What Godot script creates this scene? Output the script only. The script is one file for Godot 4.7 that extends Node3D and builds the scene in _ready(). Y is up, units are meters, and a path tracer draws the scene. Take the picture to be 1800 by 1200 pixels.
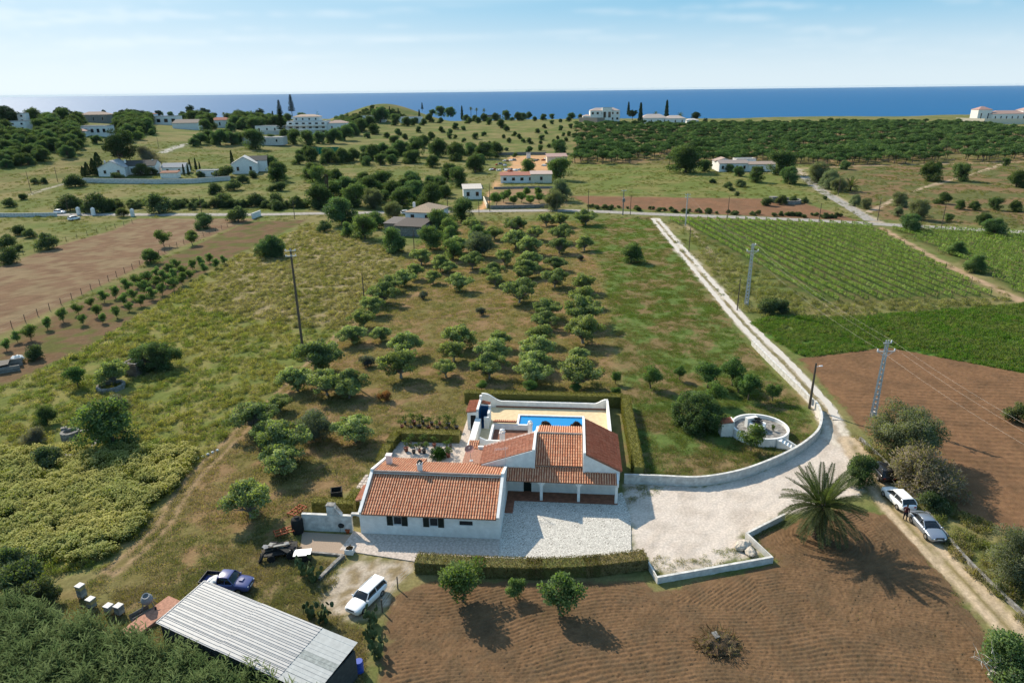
extends Node3D
# Coastal farmhouse seen from a drone. Units are metres, y up, house yard near the origin of height.

const SUN_TRAVEL := Vector3(0.515, -0.600, 0.612)
const SEA_LEVEL := -40.0
var M := {}
var used_names := {}
var plants: Array = []
var rng := RandomNumberGenerator.new()
var nz := FastNoiseLite.new()
var nz2 := FastNoiseLite.new()
var nz3 := FastNoiseLite.new()

class MB:
	var v := PackedVector3Array()
	var n := PackedVector3Array()
	var c := PackedColorArray()
	var ix := PackedInt32Array()
	var col := Color(1, 1, 1)
	func tri(a: Vector3, b: Vector3, d: Vector3) -> void:
		var nn := (b - a).cross(d - a).normalized()
		var i := v.size()
		v.push_back(a); v.push_back(d); v.push_back(b)
		n.push_back(nn); n.push_back(nn); n.push_back(nn)
		c.push_back(col); c.push_back(col); c.push_back(col)
		ix.push_back(i); ix.push_back(i + 1); ix.push_back(i + 2)
	# counter-clockwise seen from outside
	func quad(a: Vector3, b: Vector3, d: Vector3, e: Vector3) -> void:
		var nn := (d - a).cross(e - b).normalized()
		var i := v.size()
		v.push_back(a); v.push_back(b); v.push_back(d); v.push_back(e)
		for k in 4:
			n.push_back(nn); c.push_back(col)
		ix.push_back(i); ix.push_back(i + 2); ix.push_back(i + 1)
		ix.push_back(i); ix.push_back(i + 3); ix.push_back(i + 2)
	func box(o: Vector3, s: Vector3, bs := Basis.IDENTITY, ch := 0.0) -> void:
		var h := s * 0.5
		var k := minf(ch, minf(h.x, minf(h.y, h.z)) * 0.9)
		if k <= 0.0:
			var p: Array = []
			for i in 8:
				p.append(o + bs * Vector3(h.x if i & 1 else -h.x, h.y if i & 2 else -h.y, h.z if i & 4 else -h.z))
			quad(p[4], p[5], p[7], p[6]); quad(p[1], p[0], p[2], p[3])
			quad(p[5], p[1], p[3], p[7]); quad(p[0], p[4], p[6], p[2])
			quad(p[6], p[7], p[3], p[2]); quad(p[0], p[1], p[5], p[4])
			return
		# chamfered: stacked rings
		var ys := [-h.y, -h.y + k, h.y - k, h.y]
		var ins := [k, 0.0, 0.0, k]
		var rings: Array = []
		for j in 4:
			var a: float = h.x - ins[j]
			var b: float = h.z - ins[j]
			var r: Array = []
			for q in [[a - k, b], [a, b - k], [a, -b + k], [a - k, -b], [-a + k, -b], [-a, -b + k], [-a, b - k], [-a + k, b]]:
				r.append(o + bs * Vector3(q[0], ys[j], q[1]))
			rings.append(r)
		for j in 3:
			for i in 8:
				var i2 := (i + 1) % 8
				quad(rings[j][i], rings[j][i2], rings[j + 1][i2], rings[j + 1][i])
		for i in range(1, 7):
			tri(rings[3][0], rings[3][i], rings[3][i + 1])
			tri(rings[0][0], rings[0][i + 1], rings[0][i])
	func tube(pts: Array, rad: Array, sides := 6, caps := true) -> void:
		var prev: Array = []
		var t0: Vector3 = (pts[1] - pts[0]).normalized()
		var ref := Vector3.UP if absf(t0.y) < 0.9 else Vector3.RIGHT
		for i in pts.size():
			var a: Vector3 = pts[maxi(i - 1, 0)]
			var b: Vector3 = pts[mini(i + 1, pts.size() - 1)]
			var t: Vector3 = (b - a).normalized()
			var x: Vector3 = ref.cross(t).normalized()
			if x.length() < 0.1: x = Vector3.RIGHT
			var y: Vector3 = t.cross(x).normalized()
			var ring: Array = []
			for k in sides:
				var g := TAU * k / sides
				ring.append(pts[i] + (x * cos(g) + y * sin(g)) * rad[i])
			if i > 0:
				for k in sides:
					var k2 := (k + 1) % sides
					quad(prev[k], prev[k2], ring[k2], ring[k])
			prev = ring
			if caps and (i == 0 or i == pts.size() - 1):
				for k in range(1, sides - 1):
					if i == 0: tri(ring[0], ring[k + 1], ring[k])
					else: tri(ring[0], ring[k], ring[k + 1])
	# lathe round y; prof = [[radius, y], ...]
	func lathe(o: Vector3, prof: Array, sides := 12, bs := Basis.IDENTITY) -> void:
		for i in prof.size() - 1:
			for k in sides:
				var g0 := TAU * k / sides
				var g1 := TAU * (k + 1) / sides
				var r0: float = prof[i][0]; var r1: float = prof[i + 1][0]
				var y0: float = prof[i][1]; var y1: float = prof[i + 1][1]
				var a := o + bs * Vector3(cos(g0) * r0, y0, sin(g0) * r0)
				var b := o + bs * Vector3(cos(g1) * r0, y0, sin(g1) * r0)
				var d := o + bs * Vector3(cos(g1) * r1, y1, sin(g1) * r1)
				var e := o + bs * Vector3(cos(g0) * r1, y1, sin(g0) * r1)
				if r0 < 0.0001: tri(a, e, d)
				elif r1 < 0.0001: tri(b, a, d)
				else: quad(b, a, e, d)
	# vertical prism over a polygon (counter-clockwise in x,z seen from above is handled)
	func prism(poly: PackedVector2Array, y0: float, y1: float, top := true) -> void:
		var p := poly
		var area := 0.0
		for i in p.size():
			var q := p[(i + 1) % p.size()]
			area += p[i].x * q.y - q.x * p[i].y
		if area > 0.0: p.reverse()
		for i in p.size():
			var a := p[i]
			var b := p[(i + 1) % p.size()]
			quad(Vector3(a.x, y0, a.y), Vector3(b.x, y0, b.y), Vector3(b.x, y1, b.y), Vector3(a.x, y1, a.y))
		if top:
			var t := Geometry2D.triangulate_polygon(p)
			for i in range(0, t.size(), 3):
				var a := Vector3(p[t[i]].x, y1, p[t[i]].y)
				var b := Vector3(p[t[i + 1]].x, y1, p[t[i + 1]].y)
				var d := Vector3(p[t[i + 2]].x, y1, p[t[i + 2]].y)
				if (b - a).cross(d - a).y > 0: tri(a, b, d)
				else: tri(a, d, b)
	# leaf: a small folded diamond
	func leaf(p: Vector3, dir: Vector3, side: Vector3, ln: float, wd: float, face := Vector3.ZERO) -> void:
		var nn := dir.cross(side).normalized()
		var sn := nn
		if face != Vector3.ZERO:
			if nn.dot(face) < 0.0:
				nn = -nn
				side = -side
			sn = (nn * 0.55 + face * 0.75).normalized()
		var m := p + dir * ln * 0.5
		var i := v.size()
		v.push_back(p); v.push_back(m + side * wd * 0.5 + nn * wd * 0.12); v.push_back(p + dir * ln); v.push_back(m - side * wd * 0.5 + nn * wd * 0.12)
		for k in 4:
			n.push_back(sn); c.push_back(col)
		ix.push_back(i); ix.push_back(i + 1); ix.push_back(i + 2)
		ix.push_back(i); ix.push_back(i + 2); ix.push_back(i + 3)
	func mesh(m: Material) -> ArrayMesh:
		var arr := []
		arr.resize(Mesh.ARRAY_MAX)
		arr[Mesh.ARRAY_VERTEX] = v
		arr[Mesh.ARRAY_NORMAL] = n
		arr[Mesh.ARRAY_COLOR] = c
		arr[Mesh.ARRAY_INDEX] = ix
		var am := ArrayMesh.new()
		am.add_surface_from_arrays(Mesh.PRIMITIVE_TRIANGLES, arr)
		am.surface_set_material(0, m)
		return am

func lc(r: float, g: float, b: float) -> Color:
	return Color(r, g, b).linear_to_srgb()

func numbered(called: String) -> String:
	var k: int = used_names.get(called, 0)
	used_names[called] = k + 1
	return called if k == 0 else "%s_%03d" % [called, k]

func thing(called: String, label: String, category: String, at := Vector3.ZERO, turn := 0.0, group := "") -> Node3D:
	var o := Node3D.new()
	o.name = numbered(called)
	add_child(o)
	o.position = at
	o.rotation.y = turn
	tag(o, label, category, group)
	return o

func tag(o: Node, label: String, category: String, group := "") -> void:
	o.set_meta("label", label)
	o.set_meta("category", category)
	if group != "": o.set_meta("group", group)

func part(called: String, mb: MB, m: Material, parent: Node) -> MeshInstance3D:
	return piece(called, mb.mesh(m), parent)

func piece(called: String, mesh: Mesh, parent: Node) -> MeshInstance3D:
	var o := MeshInstance3D.new()
	o.mesh = mesh
	o.name = called
	parent.add_child(o, true)
	return o

func whole(called: String, mb: MB, m: Material, label: String, category: String, group := "") -> MeshInstance3D:
	var o := MeshInstance3D.new()
	o.mesh = mb.mesh(m)
	o.name = numbered(called)
	add_child(o)
	tag(o, label, category, group)
	return o

func struct(called: String, mesh: Mesh) -> MeshInstance3D:
	var o := MeshInstance3D.new()
	o.mesh = mesh
	o.name = numbered(called)
	o.set_meta("kind", "structure")
	o.set_meta("label", called.replace("_", " ") + " of the coastal farmland")
	add_child(o)
	return o

func copy(o: Node3D, called := "") -> Node3D:
	var r: Node3D = o.duplicate()
	r.name = numbered(called if called != "" else String(o.get_meta("kindname", o.name)))
	add_child(r)
	return r

func mat(col: Color, rough := 0.9, opts := {}) -> StandardMaterial3D:
	var m := StandardMaterial3D.new()
	m.albedo_color = col
	m.roughness = rough
	m.metallic_specular = opts.get("spec", 0.3)
	m.metallic = opts.get("metal", 0.0)
	if opts.get("vc", false): m.vertex_color_use_as_albedo = true
	if opts.has("back"): 
		m.backlight_enabled = true
		m.backlight = opts.back
	if opts.has("tex"):
		m.albedo_texture = opts.tex
		m.uv1_triplanar = true
		m.uv1_world_triplanar = true
		var s: float = opts.get("scale", 0.2)
		m.uv1_scale = Vector3(s, s, s)
	if opts.has("nrm"):
		m.normal_enabled = true
		m.normal_texture = opts.nrm
		m.normal_scale = opts.get("bump", 1.0)
	m.cull_mode = BaseMaterial3D.CULL_DISABLED
	return m

# grey noise image between lo and hi
func noise_tex(seed_: int, freq: float, lo: float, hi: float, size := 512, oct := 5, gain := 0.5, normal := false, tint_a := Color(1, 1, 1), tint_b := Color(1, 1, 1)) -> ImageTexture:
	var f := FastNoiseLite.new()
	f.seed = seed_
	f.frequency = freq
	f.noise_type = FastNoiseLite.TYPE_SIMPLEX_SMOOTH
	f.fractal_octaves = oct
	f.fractal_gain = gain
	var im := f.get_seamless_image(size, size)
	im.convert(Image.FORMAT_L8)
	if normal:
		im.convert(Image.FORMAT_RGBA8)
		im.bump_map_to_normal_map(hi)
		im.generate_mipmaps()
		return ImageTexture.create_from_image(im)
	var src := im.get_data()
	var out := PackedByteArray()
	out.resize(size * size * 3)
	var la := PackedByteArray()
	la.resize(768)
	for i in 256:
		var t := i / 255.0
		var k := lerpf(lo, hi, t)
		var q := tint_a.lerp(tint_b, t)
		la[i * 3] = int(clampf(k * q.r, 0, 1) * 255)
		la[i * 3 + 1] = int(clampf(k * q.g, 0, 1) * 255)
		la[i * 3 + 2] = int(clampf(k * q.b, 0, 1) * 255)
	for i in size * size:
		var s := src[i] * 3
		out[i * 3] = la[s]; out[i * 3 + 1] = la[s + 1]; out[i * 3 + 2] = la[s + 2]
	var o := Image.create_from_data(size, size, false, Image.FORMAT_RGB8, out)
	o.generate_mipmaps()
	return ImageTexture.create_from_image(o)

# rolling ground: [centre x, centre z, reach x, reach z, height]
const HILLS := [[-330, -430, 150, 130, 17], [-30, -640, 230, 120, 6], [-132, -760, 50, 55, 21], [-420, -640, 180, 180, 14]]
func ground(x: float, z: float) -> float:
	var h := 0.0
	for b in HILLS:
		var d: float = pow((x - b[0]) / b[2], 2.0) + pow((z - b[1]) / b[3], 2.0)
		if d < 9.0: h += b[4] * exp(-d)
	return h

func g3(p: Vector2, up := 0.0) -> Vector3:
	return Vector3(p.x, ground(p.x, p.y) + up, p.y)

func inside(p: Vector2, poly: PackedVector2Array) -> bool:
	return Geometry2D.is_point_in_polygon(p, poly)

# signed distance, positive inside
func poly_dist(p: Vector2, poly: PackedVector2Array) -> float:
	var d := 1e9
	for i in poly.size():
		var a := poly[i]
		var b := poly[(i + 1) % poly.size()]
		var e := b - a
		var t := clampf((p - a).dot(e) / e.length_squared(), 0, 1)
		d = minf(d, p.distance_squared_to(a + e * t))
	d = sqrt(d)
	return d if Geometry2D.is_point_in_polygon(p, poly) else -d

func line_dist(p: Vector2, pl: PackedVector2Array) -> float:
	var d := 1e9
	for i in pl.size() - 1:
		var a := pl[i]
		var e := pl[i + 1] - a
		var t := clampf((p - a).dot(e) / e.length_squared(), 0, 1)
		d = minf(d, p.distance_squared_to(a + e * t))
	return sqrt(d)

func smooth_line(pl: PackedVector2Array, step := 1.0) -> PackedVector2Array:
	var c := Curve2D.new()
	for i in pl.size():
		var t := Vector2.ZERO
		if i > 0 and i < pl.size() - 1:
			t = (pl[i + 1] - pl[i - 1]).normalized()
			var l := minf(pl[i].distance_to(pl[i - 1]), pl[i].distance_to(pl[i + 1])) * 0.33
			t *= l
		c.add_point(pl[i], -t, t)
	c.bake_interval = step
	return c.get_baked_points()

func _ready() -> void:
	# ---- camera ----
	var cam := Camera3D.new()
	cam.name = "camera"
	cam.position = Vector3(0, 36, 0)
	cam.fov = 53.13
	cam.near = 0.5
	cam.far = 90000.0
	add_child(cam)
	cam.rotation_degrees = Vector3(-20.25, 0, 0)
	cam.rotate_object_local(Vector3(0, 0, 1), deg_to_rad(-0.66))
	cam.current = true
	# ---- sky, sun, exposure ----
	var env := Environment.new()
	env.background_mode = Environment.BG_SKY
	var sky := Sky.new()
	sky.sky_material = make_sky()
	env.sky = sky
	env.background_energy_multiplier = 0.95
	env.tonemap_mode = Environment.TONE_MAPPER_LINEAR
	env.tonemap_exposure = 1.5
	env.sdfgi_enabled = true
	env.ssao_enabled = true
	env.ssil_enabled = true
	env.fog_enabled = true
	env.fog_density = 0.000012
	env.fog_light_color = Color(0.78, 0.87, 0.95)
	var we := WorldEnvironment.new()
	we.environment = env
	we.name = "world_environment"
	add_child(we)
	var sun := DirectionalLight3D.new()
	sun.name = "sun"
	sun.light_energy = 1.5
	sun.light_color = Color(1.0, 0.95, 0.87)
	sun.light_angular_distance = 0.5
	sun.shadow_enabled = true
	add_child(sun)
	sun.look_at_from_position(Vector3.ZERO, SUN_TRAVEL, Vector3.UP)
	# ---- shared noise and materials ----
	rng.seed = 4711
	nz.seed = 11; nz.frequency = 1.0; nz.fractal_octaves = 4
	nz2.seed = 23; nz2.frequency = 1.0; nz2.fractal_octaves = 2
	nz3.seed = 37; nz3.frequency = 1.0; nz3.fractal_octaves = 3; nz3.noise_type = FastNoiseLite.TYPE_SIMPLEX
	make_materials()
	# ---- land ----
	make_land()
	# ---- buildings and things ----
	make_house()
	make_yard()
	make_things()
	make_poles()
	make_far_buildings()
	# ---- vegetation ----
	make_plants()
	make_ground_cover()
	label_plants()

func make_sky() -> PanoramaSkyMaterial:
	var w := 1536
	var h := 768
	var fn := FastNoiseLite.new()
	fn.seed = 5; fn.frequency = 1.0; fn.fractal_octaves = 5; fn.fractal_gain = 0.55
	var sd := -SUN_TRAVEL.normalized()
	var out := PackedFloat32Array()
	out.resize(w * h * 3)
	for y in h:
		var el := PI * (0.5 - (y + 0.5) / h)
		var e := maxf(el, 0.0) / (PI * 0.5)
		var base := Color(0.52, 0.61, 0.66).lerp(Color(0.145, 0.385, 0.565), smoothstep(0.0, 0.085, e) * 0.97)
		base = base.lerp(Color(0.11, 0.26, 0.50), smoothstep(0.06, 0.7, e))
		var ce := cos(el)
		var sy := sin(el)
		for x in w:
			var az := TAU * (x + 0.5) / w
			var d := Vector3(sin(az) * ce, sy, -cos(az) * ce)
			var k := base
			if el > 0.0:
				var dd := maxf(d.dot(sd), 0.0)
				# thin high cloud in long streaks
				var q := Vector2(d.x, d.z) / (sy + 0.09)
				var s := fn.get_noise_3d(q.x * 0.22 + q.y * 0.05, q.y * 0.9, 3.0) * 0.5 + 0.5
				var s2 := fn.get_noise_3d(q.x * 0.5, q.y * 2.4, 9.0) * 0.5 + 0.5
				var cl := clampf(smoothstep(0.50, 0.80, s) * 0.6 + smoothstep(0.54, 0.72, s2) * 0.6, 0, 1) * smoothstep(0.0, 0.05, e)
				k = k.lerp(Color(0.60, 0.67, 0.71), cl * 0.55)
				var gl := pow(dd, 5.0) * 0.55 + pow(dd, 60.0) * 1.2
				k = k.lerp(Color(0.74, 0.77, 0.78), clampf(pow(dd, 5.0) * 0.65, 0, 0.9))
				k += Color(1, 0.97, 0.9) * gl * 0.25
			var i := (y * w + x) * 3
			out[i] = k.r; out[i + 1] = k.g; out[i + 2] = k.b
	var im := Image.create_from_data(w, h, false, Image.FORMAT_RGBF, out.to_byte_array())
	var pm := PanoramaSkyMaterial.new()
	pm.panorama = ImageTexture.create_from_image(im)
	return pm

func make_materials() -> void:
	var fine := noise_tex(1, 0.02, 0.76, 1.0, 1024, 6, 0.68)
	var mid := noise_tex(2, 0.012, 0.72, 1.0, 512, 5, 0.6)
	var plaster := noise_tex(3, 0.008, 0.88, 1.0, 512, 6, 0.6)
	var grit_n := noise_tex(4, 0.03, 0, 4.0, 1024, 5, 0.65, true)
	var soft_n := noise_tex(5, 0.02, 0, 2.0, 512, 4, 0.55, true)
	M.fine = fine; M.mid = mid
	M.ground = mat(Color(1, 1, 1), 0.97, {"vc": true, "tex": fine, "scale": 0.16, "nrm": grit_n, "bump": 0.45, "spec": 0.1})
	M.soil = mat(Color(1, 1, 1), 0.97, {"vc": true, "tex": fine, "scale": 0.31, "spec": 0.1})
	M.road = mat(lc(0.40, 0.37, 0.33), 0.95, {"tex": mid, "scale": 0.15, "spec": 0.2})
	M.sea = mat(Color(1, 1, 1), 0.5, {"vc": true, "spec": 0.15})
	M.white = mat(lc(0.80, 0.79, 0.76), 0.9, {"tex": plaster, "scale": 0.25})
	M.cream = mat(lc(0.72, 0.64, 0.50), 0.9, {"tex": plaster, "scale": 0.25})
	M.oldwhite = mat(lc(0.70, 0.68, 0.64), 0.95, {"tex": noise_tex(8, 0.008, 0.74, 1.0, 512, 6, 0.6), "scale": 0.3})
	M.pinkwhite = mat(lc(0.76, 0.68, 0.64), 0.9, {"tex": plaster, "scale": 0.25})
	M.concrete = mat(lc(0.38, 0.36, 0.33), 0.95, {"tex": noise_tex(9, 0.012, 0.5, 1.0, 512, 6, 0.6), "scale": 0.3, "nrm": soft_n})
	M.tile = mat(Color(1, 1, 1), 0.85, {"vc": true, "tex": mid, "scale": 0.7})
	M.vc = mat(Color(1, 1, 1), 0.9, {"vc": true})
	M.vcm = mat(Color(1, 1, 1), 0.9, {"vc": true, "tex": mid, "scale": 0.4})
	M.gloss = mat(Color(1, 1, 1), 0.35, {"vc": true, "spec": 0.5})
	M.terracotta = mat(lc(0.30, 0.13, 0.08), 0.8, {"tex": mid, "scale": 0.3})
	M.deck = mat(lc(0.66, 0.52, 0.32), 0.9, {"tex": plaster, "scale": 0.3})
	M.glass = mat(lc(0.012, 0.014, 0.016), 0.08, {"spec": 0.5})
	M.shutter = mat(lc(0.015, 0.02, 0.016), 0.5)
	M.frame = mat(lc(0.5, 0.5, 0.5), 0.5)
	M.dark = mat(lc(0.02, 0.02, 0.02), 0.7)
	M.rubber = mat(lc(0.018, 0.018, 0.018), 0.85)
	M.rim = mat(lc(0.45, 0.45, 0.47), 0.35, {"metal": 0.8})
	M.steel = mat(lc(0.5, 0.52, 0.54), 0.45, {"metal": 0.6})
	M.galv = mat(lc(0.30, 0.315, 0.33), 0.55, {"spec": 0.5, "tex": plaster, "scale": 0.3})
	M.bark = mat(lc(0.16, 0.13, 0.10), 0.95, {"tex": mid, "scale": 1.1})
	M.greybark = mat(lc(0.30, 0.28, 0.25), 0.95, {"tex": mid, "scale": 1.1})
	M.wood = mat(lc(0.15, 0.115, 0.085), 0.9, {"tex": mid, "scale": 1.0})
	M.leaf = mat(Color(1, 1, 1), 0.7, {"vc": true, "spec": 0.15, "back": Color(0.95, 1.0, 0.65)})
	M.reed = mat(Color(1, 1, 1), 0.75, {"vc": true, "spec": 0.08, "back": Color(0.6, 0.65, 0.55)})
	M.dryleaf = mat(Color(1, 1, 1), 0.85, {"vc": true, "spec": 0.06, "back": Color(0.95, 1.0, 0.6)})
	M.needle = mat(Color(1, 1, 1), 0.75, {"vc": true, "spec": 0.08, "back": Color(0.6, 0.7, 0.4)})
	var wt := mat(Color(0.03, 0.50, 0.74), 0.03, {"spec": 0.5})
	M.water = wt
	M.tile_flat = mat(lc(0.50, 0.26, 0.18), 0.85, {"tex": mid, "scale": 0.6})
	M.cobble = cobble_material()
	M.paving = mat(lc(0.62, 0.53, 0.46), 0.9, {"tex": mid, "scale": 0.5})
	M.gravel = mat(lc(0.42, 0.32, 0.24), 0.95, {"tex": fine, "scale": 0.5, "nrm": grit_n})
	M.poolblue = mat(lc(0.10, 0.42, 0.62), 0.5)
	M.showerblue = mat(lc(0.01, 0.06, 0.15), 0.4)
	M.fibre = mat(lc(0.38, 0.40, 0.40), 0.6, {"tex": plaster, "scale": 0.4})
	M.fibre_old = mat(lc(0.34, 0.37, 0.36), 0.7, {"tex": mid, "scale": 0.4})
	M.limestone = mat(lc(0.66, 0.58, 0.48), 0.95, {"tex": mid, "scale": 0.9})
	M.deadbrown = mat(lc(0.11, 0.075, 0.045), 0.95, {"tex": mid, "scale": 1.0})
	M.track = mat(lc(0.64, 0.585, 0.52), 0.95, {"tex": fine, "scale": 0.4})
	M.bleached = mat(lc(0.5, 0.46, 0.4), 0.9)
	M.rust = mat(lc(0.42, 0.10, 0.035), 0.6, {"tex": mid, "scale": 1.0})
	M.brick = mat(Color(1, 1, 1), 0.95, {"vc": true, "tex": mid, "scale": 0.8})

# irregular pale setts: cell noise gives stones and joints
func cobble_material() -> StandardMaterial3D:
	var f := FastNoiseLite.new()
	f.seed = 3
	f.noise_type = FastNoiseLite.TYPE_CELLULAR
	f.cellular_return_type = FastNoiseLite.RETURN_DISTANCE2_SUB
	f.frequency = 0.045
	f.fractal_type = FastNoiseLite.FRACTAL_NONE
	var n := 512
	var im := f.get_seamless_image(n, n)
	im.convert(Image.FORMAT_L8)
	var f2 := FastNoiseLite.new()
	f2.seed = 3
	f2.noise_type = FastNoiseLite.TYPE_CELLULAR
	f2.cellular_return_type = FastNoiseLite.RETURN_CELL_VALUE
	f2.frequency = 0.045
	f2.fractal_type = FastNoiseLite.FRACTAL_NONE
	var iv := f2.get_seamless_image(n, n)
	iv.convert(Image.FORMAT_L8)
	var a := im.get_data()
	var b := iv.get_data()
	var out := PackedByteArray()
	out.resize(n * n * 3)
	for i in n * n:
		var stone := lerpf(0.78, 0.98, b[i] / 255.0)
		var j := smoothstep(0.02, 0.16, a[i] / 255.0)
		out[i * 3] = int(255 * lerpf(0.42, stone, j))
		out[i * 3 + 1] = int(255 * lerpf(0.40, stone * 0.985, j))
		out[i * 3 + 2] = int(255 * lerpf(0.37, stone * 0.96, j))
	var o := Image.create_from_data(n, n, false, Image.FORMAT_RGB8, out)
	o.generate_mipmaps()
	var m := mat(lc(0.74, 0.73, 0.70), 0.85, {"tex": ImageTexture.create_from_image(o), "scale": 0.42})
	return m

# ---------------------------------------------------------------- land
# cover zones: polygon, two soil colours (linear), edge softness, patch size, share of second colour
var zones: Array = []
var track_lines: Array = []
var main_road := PackedVector2Array()
var plough_front := PackedVector2Array([Vector2(-9.45, -38.38), Vector2(-9.27, -41.85), Vector2(-8.72, -42.46), Vector2(-6.44, -43.59), Vector2(10.05, -43.30), Vector2(10.59, -42.02), Vector2(21.40, -45.28), Vector2(20.62, -48.64), Vector2(24.70, -51.01), Vector2(30.01, -53.28), Vector2(33.35, -51.70), Vector2(33.60, -44.37), Vector2(32.86, -37.72), Vector2(31.87, -32.89), Vector2(29.68, -29.28), Vector2(-9.02, -29.78), Vector2(-8.93, -33.91)])
var plough_right := PackedVector2Array([Vector2(40.46, -89.28), Vector2(55.01, -93.34), Vector2(68.39, -82.92), Vector2(75.24, -75.11), Vector2(45.98, -40.94), Vector2(43.08, -48.22), Vector2(40.38, -51.56), Vector2(39.76, -55.73), Vector2(38.86, -65.25), Vector2(39.72, -75.26)])
var weed_field := PackedVector2Array([Vector2(-58.62, -199.37), Vector2(-24.19, -160.35), Vector2(-26.38, -125.02), Vector2(-26.50, -99.74), Vector2(-28.15, -92.54), Vector2(-30.48, -77.15), Vector2(-32.22, -65.66), Vector2(-32.88, -55.30), Vector2(-32.86, -45.53), Vector2(-37.07, -44.92), Vector2(-48.14, -45.11), Vector2(-64.96, -54.09), Vector2(-85.02, -81.20), Vector2(-67.21, -82.14), Vector2(-64.10, -96.01), Vector2(-64.54, -110.96), Vector2(-64.82, -153.08)])
var straw_meadow := PackedVector2Array([Vector2(-58.12, -197.56), Vector2(-24.37, -159.75), Vector2(-26.38, -125.02), Vector2(-26.51, -103.75), Vector2(-35.25, -105.46), Vector2(-45.35, -110.25), Vector2(-58.07, -117.20), Vector2(-64.38, -151.96)])
var umbel_field := PackedVector2Array([Vector2(-62.17, -64.51), Vector2(-48.12, -65.41), Vector2(-35.06, -65.11), Vector2(-33.30, -63.85), Vector2(-32.88, -55.30), Vector2(-33.45, -46.61), Vector2(-37.49, -46.32), Vector2(-49.68, -48.77)])
var orchard_floor := PackedVector2Array([Vector2(-16.30, -200.46), Vector2(18.60, -198.27), Vector2(19.08, -137.94), Vector2(14.60, -87.95), Vector2(13.52, -75.96), Vector2(-5.35, -76.47), Vector2(-5.54, -68.29), Vector2(-13.33, -67.14), Vector2(-14.53, -63.41), Vector2(-14.83, -58.93), Vector2(-18.08, -54.06), Vector2(-22.61, -49.05), Vector2(-26.51, -42.76), Vector2(-34.03, -42.89), Vector2(-32.86, -45.53), Vector2(-32.88, -55.30), Vector2(-32.22, -65.66), Vector2(-30.48, -77.15), Vector2(-28.15, -92.54), Vector2(-26.50, -99.74), Vector2(-26.38, -125.02), Vector2(-24.19, -160.35)])
var right_meadow := PackedVector2Array([Vector2(18.92, -198.24), Vector2(42.11, -204.33), Vector2(35.11, -98.95), Vector2(34.99, -73.02), Vector2(33.51, -66.67), Vector2(25.40, -59.34), Vector2(11.08, -58.58), Vector2(13.87, -75.95), Vector2(15.53, -97.07), Vector2(19.70, -142.75)])
var vineyard_a := PackedVector2Array([Vector2(45.42, -198.41), Vector2(65.90, -196.17), Vector2(97.88, -186.30), Vector2(87.18, -117.77), Vector2(70.99, -116.29), Vector2(60.40, -115.33), Vector2(54.76, -116.24), Vector2(52.79, -125.64), Vector2(50.98, -149.06), Vector2(48.43, -181.99)])
var vineyard_b := PackedVector2Array([Vector2(101.89, -181.16), Vector2(120.27, -178.49), Vector2(134.75, -171.63), Vector2(90.77, -111.47), Vector2(96.00, -134.43)])
var lush_strip := PackedVector2Array([Vector2(38.63, -104.26), Vector2(42.12, -107.65), Vector2(56.52, -107.12), Vector2(92.66, -114.06), Vector2(68.91, -81.57), Vector2(54.53, -92.42), Vector2(43.23, -89.20), Vector2(40.76, -91.04)])
var yard := PackedVector2Array([Vector2(10.61, -57.34), Vector2(14.77, -57.46), Vector2(18.43, -56.67), Vector2(23.46, -58.63), Vector2(29.68, -62.99), Vector2(34.64, -67.98), Vector2(36.99, -72.66), Vector2(36.42, -65.94), Vector2(34.88, -57.85), Vector2(31.83, -54.92), Vector2(28.06, -53.59), Vector2(24.44, -52.31), Vector2(19.71, -48.81), Vector2(19.93, -46.60), Vector2(15.61, -44.55), Vector2(12.82, -44.19), Vector2(11.14, -44.76), Vector2(9.84, -47.30)])
var brown_field := PackedVector2Array([Vector2(-85.65, -91.01), Vector2(-121.67, -135.11), Vector2(-114.71, -150.04), Vector2(-115.20, -171.38), Vector2(-111.95, -191.99), Vector2(-114.73, -209.97), Vector2(-76.51, -207.90), Vector2(-78.49, -200.53), Vector2(-83.17, -164.59), Vector2(-82.36, -139.70), Vector2(-82.11, -118.11), Vector2(-82.53, -104.04)])
var strip_field := PackedVector2Array([Vector2(-77.96, -202.32), Vector2(-61.03, -205.07), Vector2(-65.25, -154.22), Vector2(-64.54, -110.96), Vector2(-64.52, -96.75), Vector2(-66.95, -81.77), Vector2(-70.71, -72.73), Vector2(-82.17, -86.76), Vector2(-79.87, -100.24), Vector2(-79.57, -114.03), Vector2(-79.65, -134.63), Vector2(-80.29, -158.39)])
var red_strip := PackedVector2Array([Vector2(21.02, -247.89), Vector2(84.45, -236.27), Vector2(96.24, -231.53), Vector2(99.15, -193.14), Vector2(80.41, -199.88), Vector2(59.31, -208.16), Vector2(26.54, -224.56)])
var drive := PackedVector2Array([Vector2(-13.61, -46.26), Vector2(-7.55, -46.15), Vector2(-8.06, -45.10), Vector2(-9.37, -42.47), Vector2(-10.96, -39.51), Vector2(-14.51, -40.43), Vector2(-16.02, -39.88), Vector2(-15.55, -41.95), Vector2(-14.73, -43.86)])
var shed_apron := PackedVector2Array([Vector2(-26.66, -43.08), Vector2(-22.75, -49.45), Vector2(-18.43, -49.77), Vector2(-13.80, -46.26), Vector2(-13.77, -44.51), Vector2(-14.74, -41.33), Vector2(-10.74, -38.40), Vector2(-9.02, -29.78), Vector2(-20.54, -29.93), Vector2(-34.58, -41.65), Vector2(-29.05, -43.45)])
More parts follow.
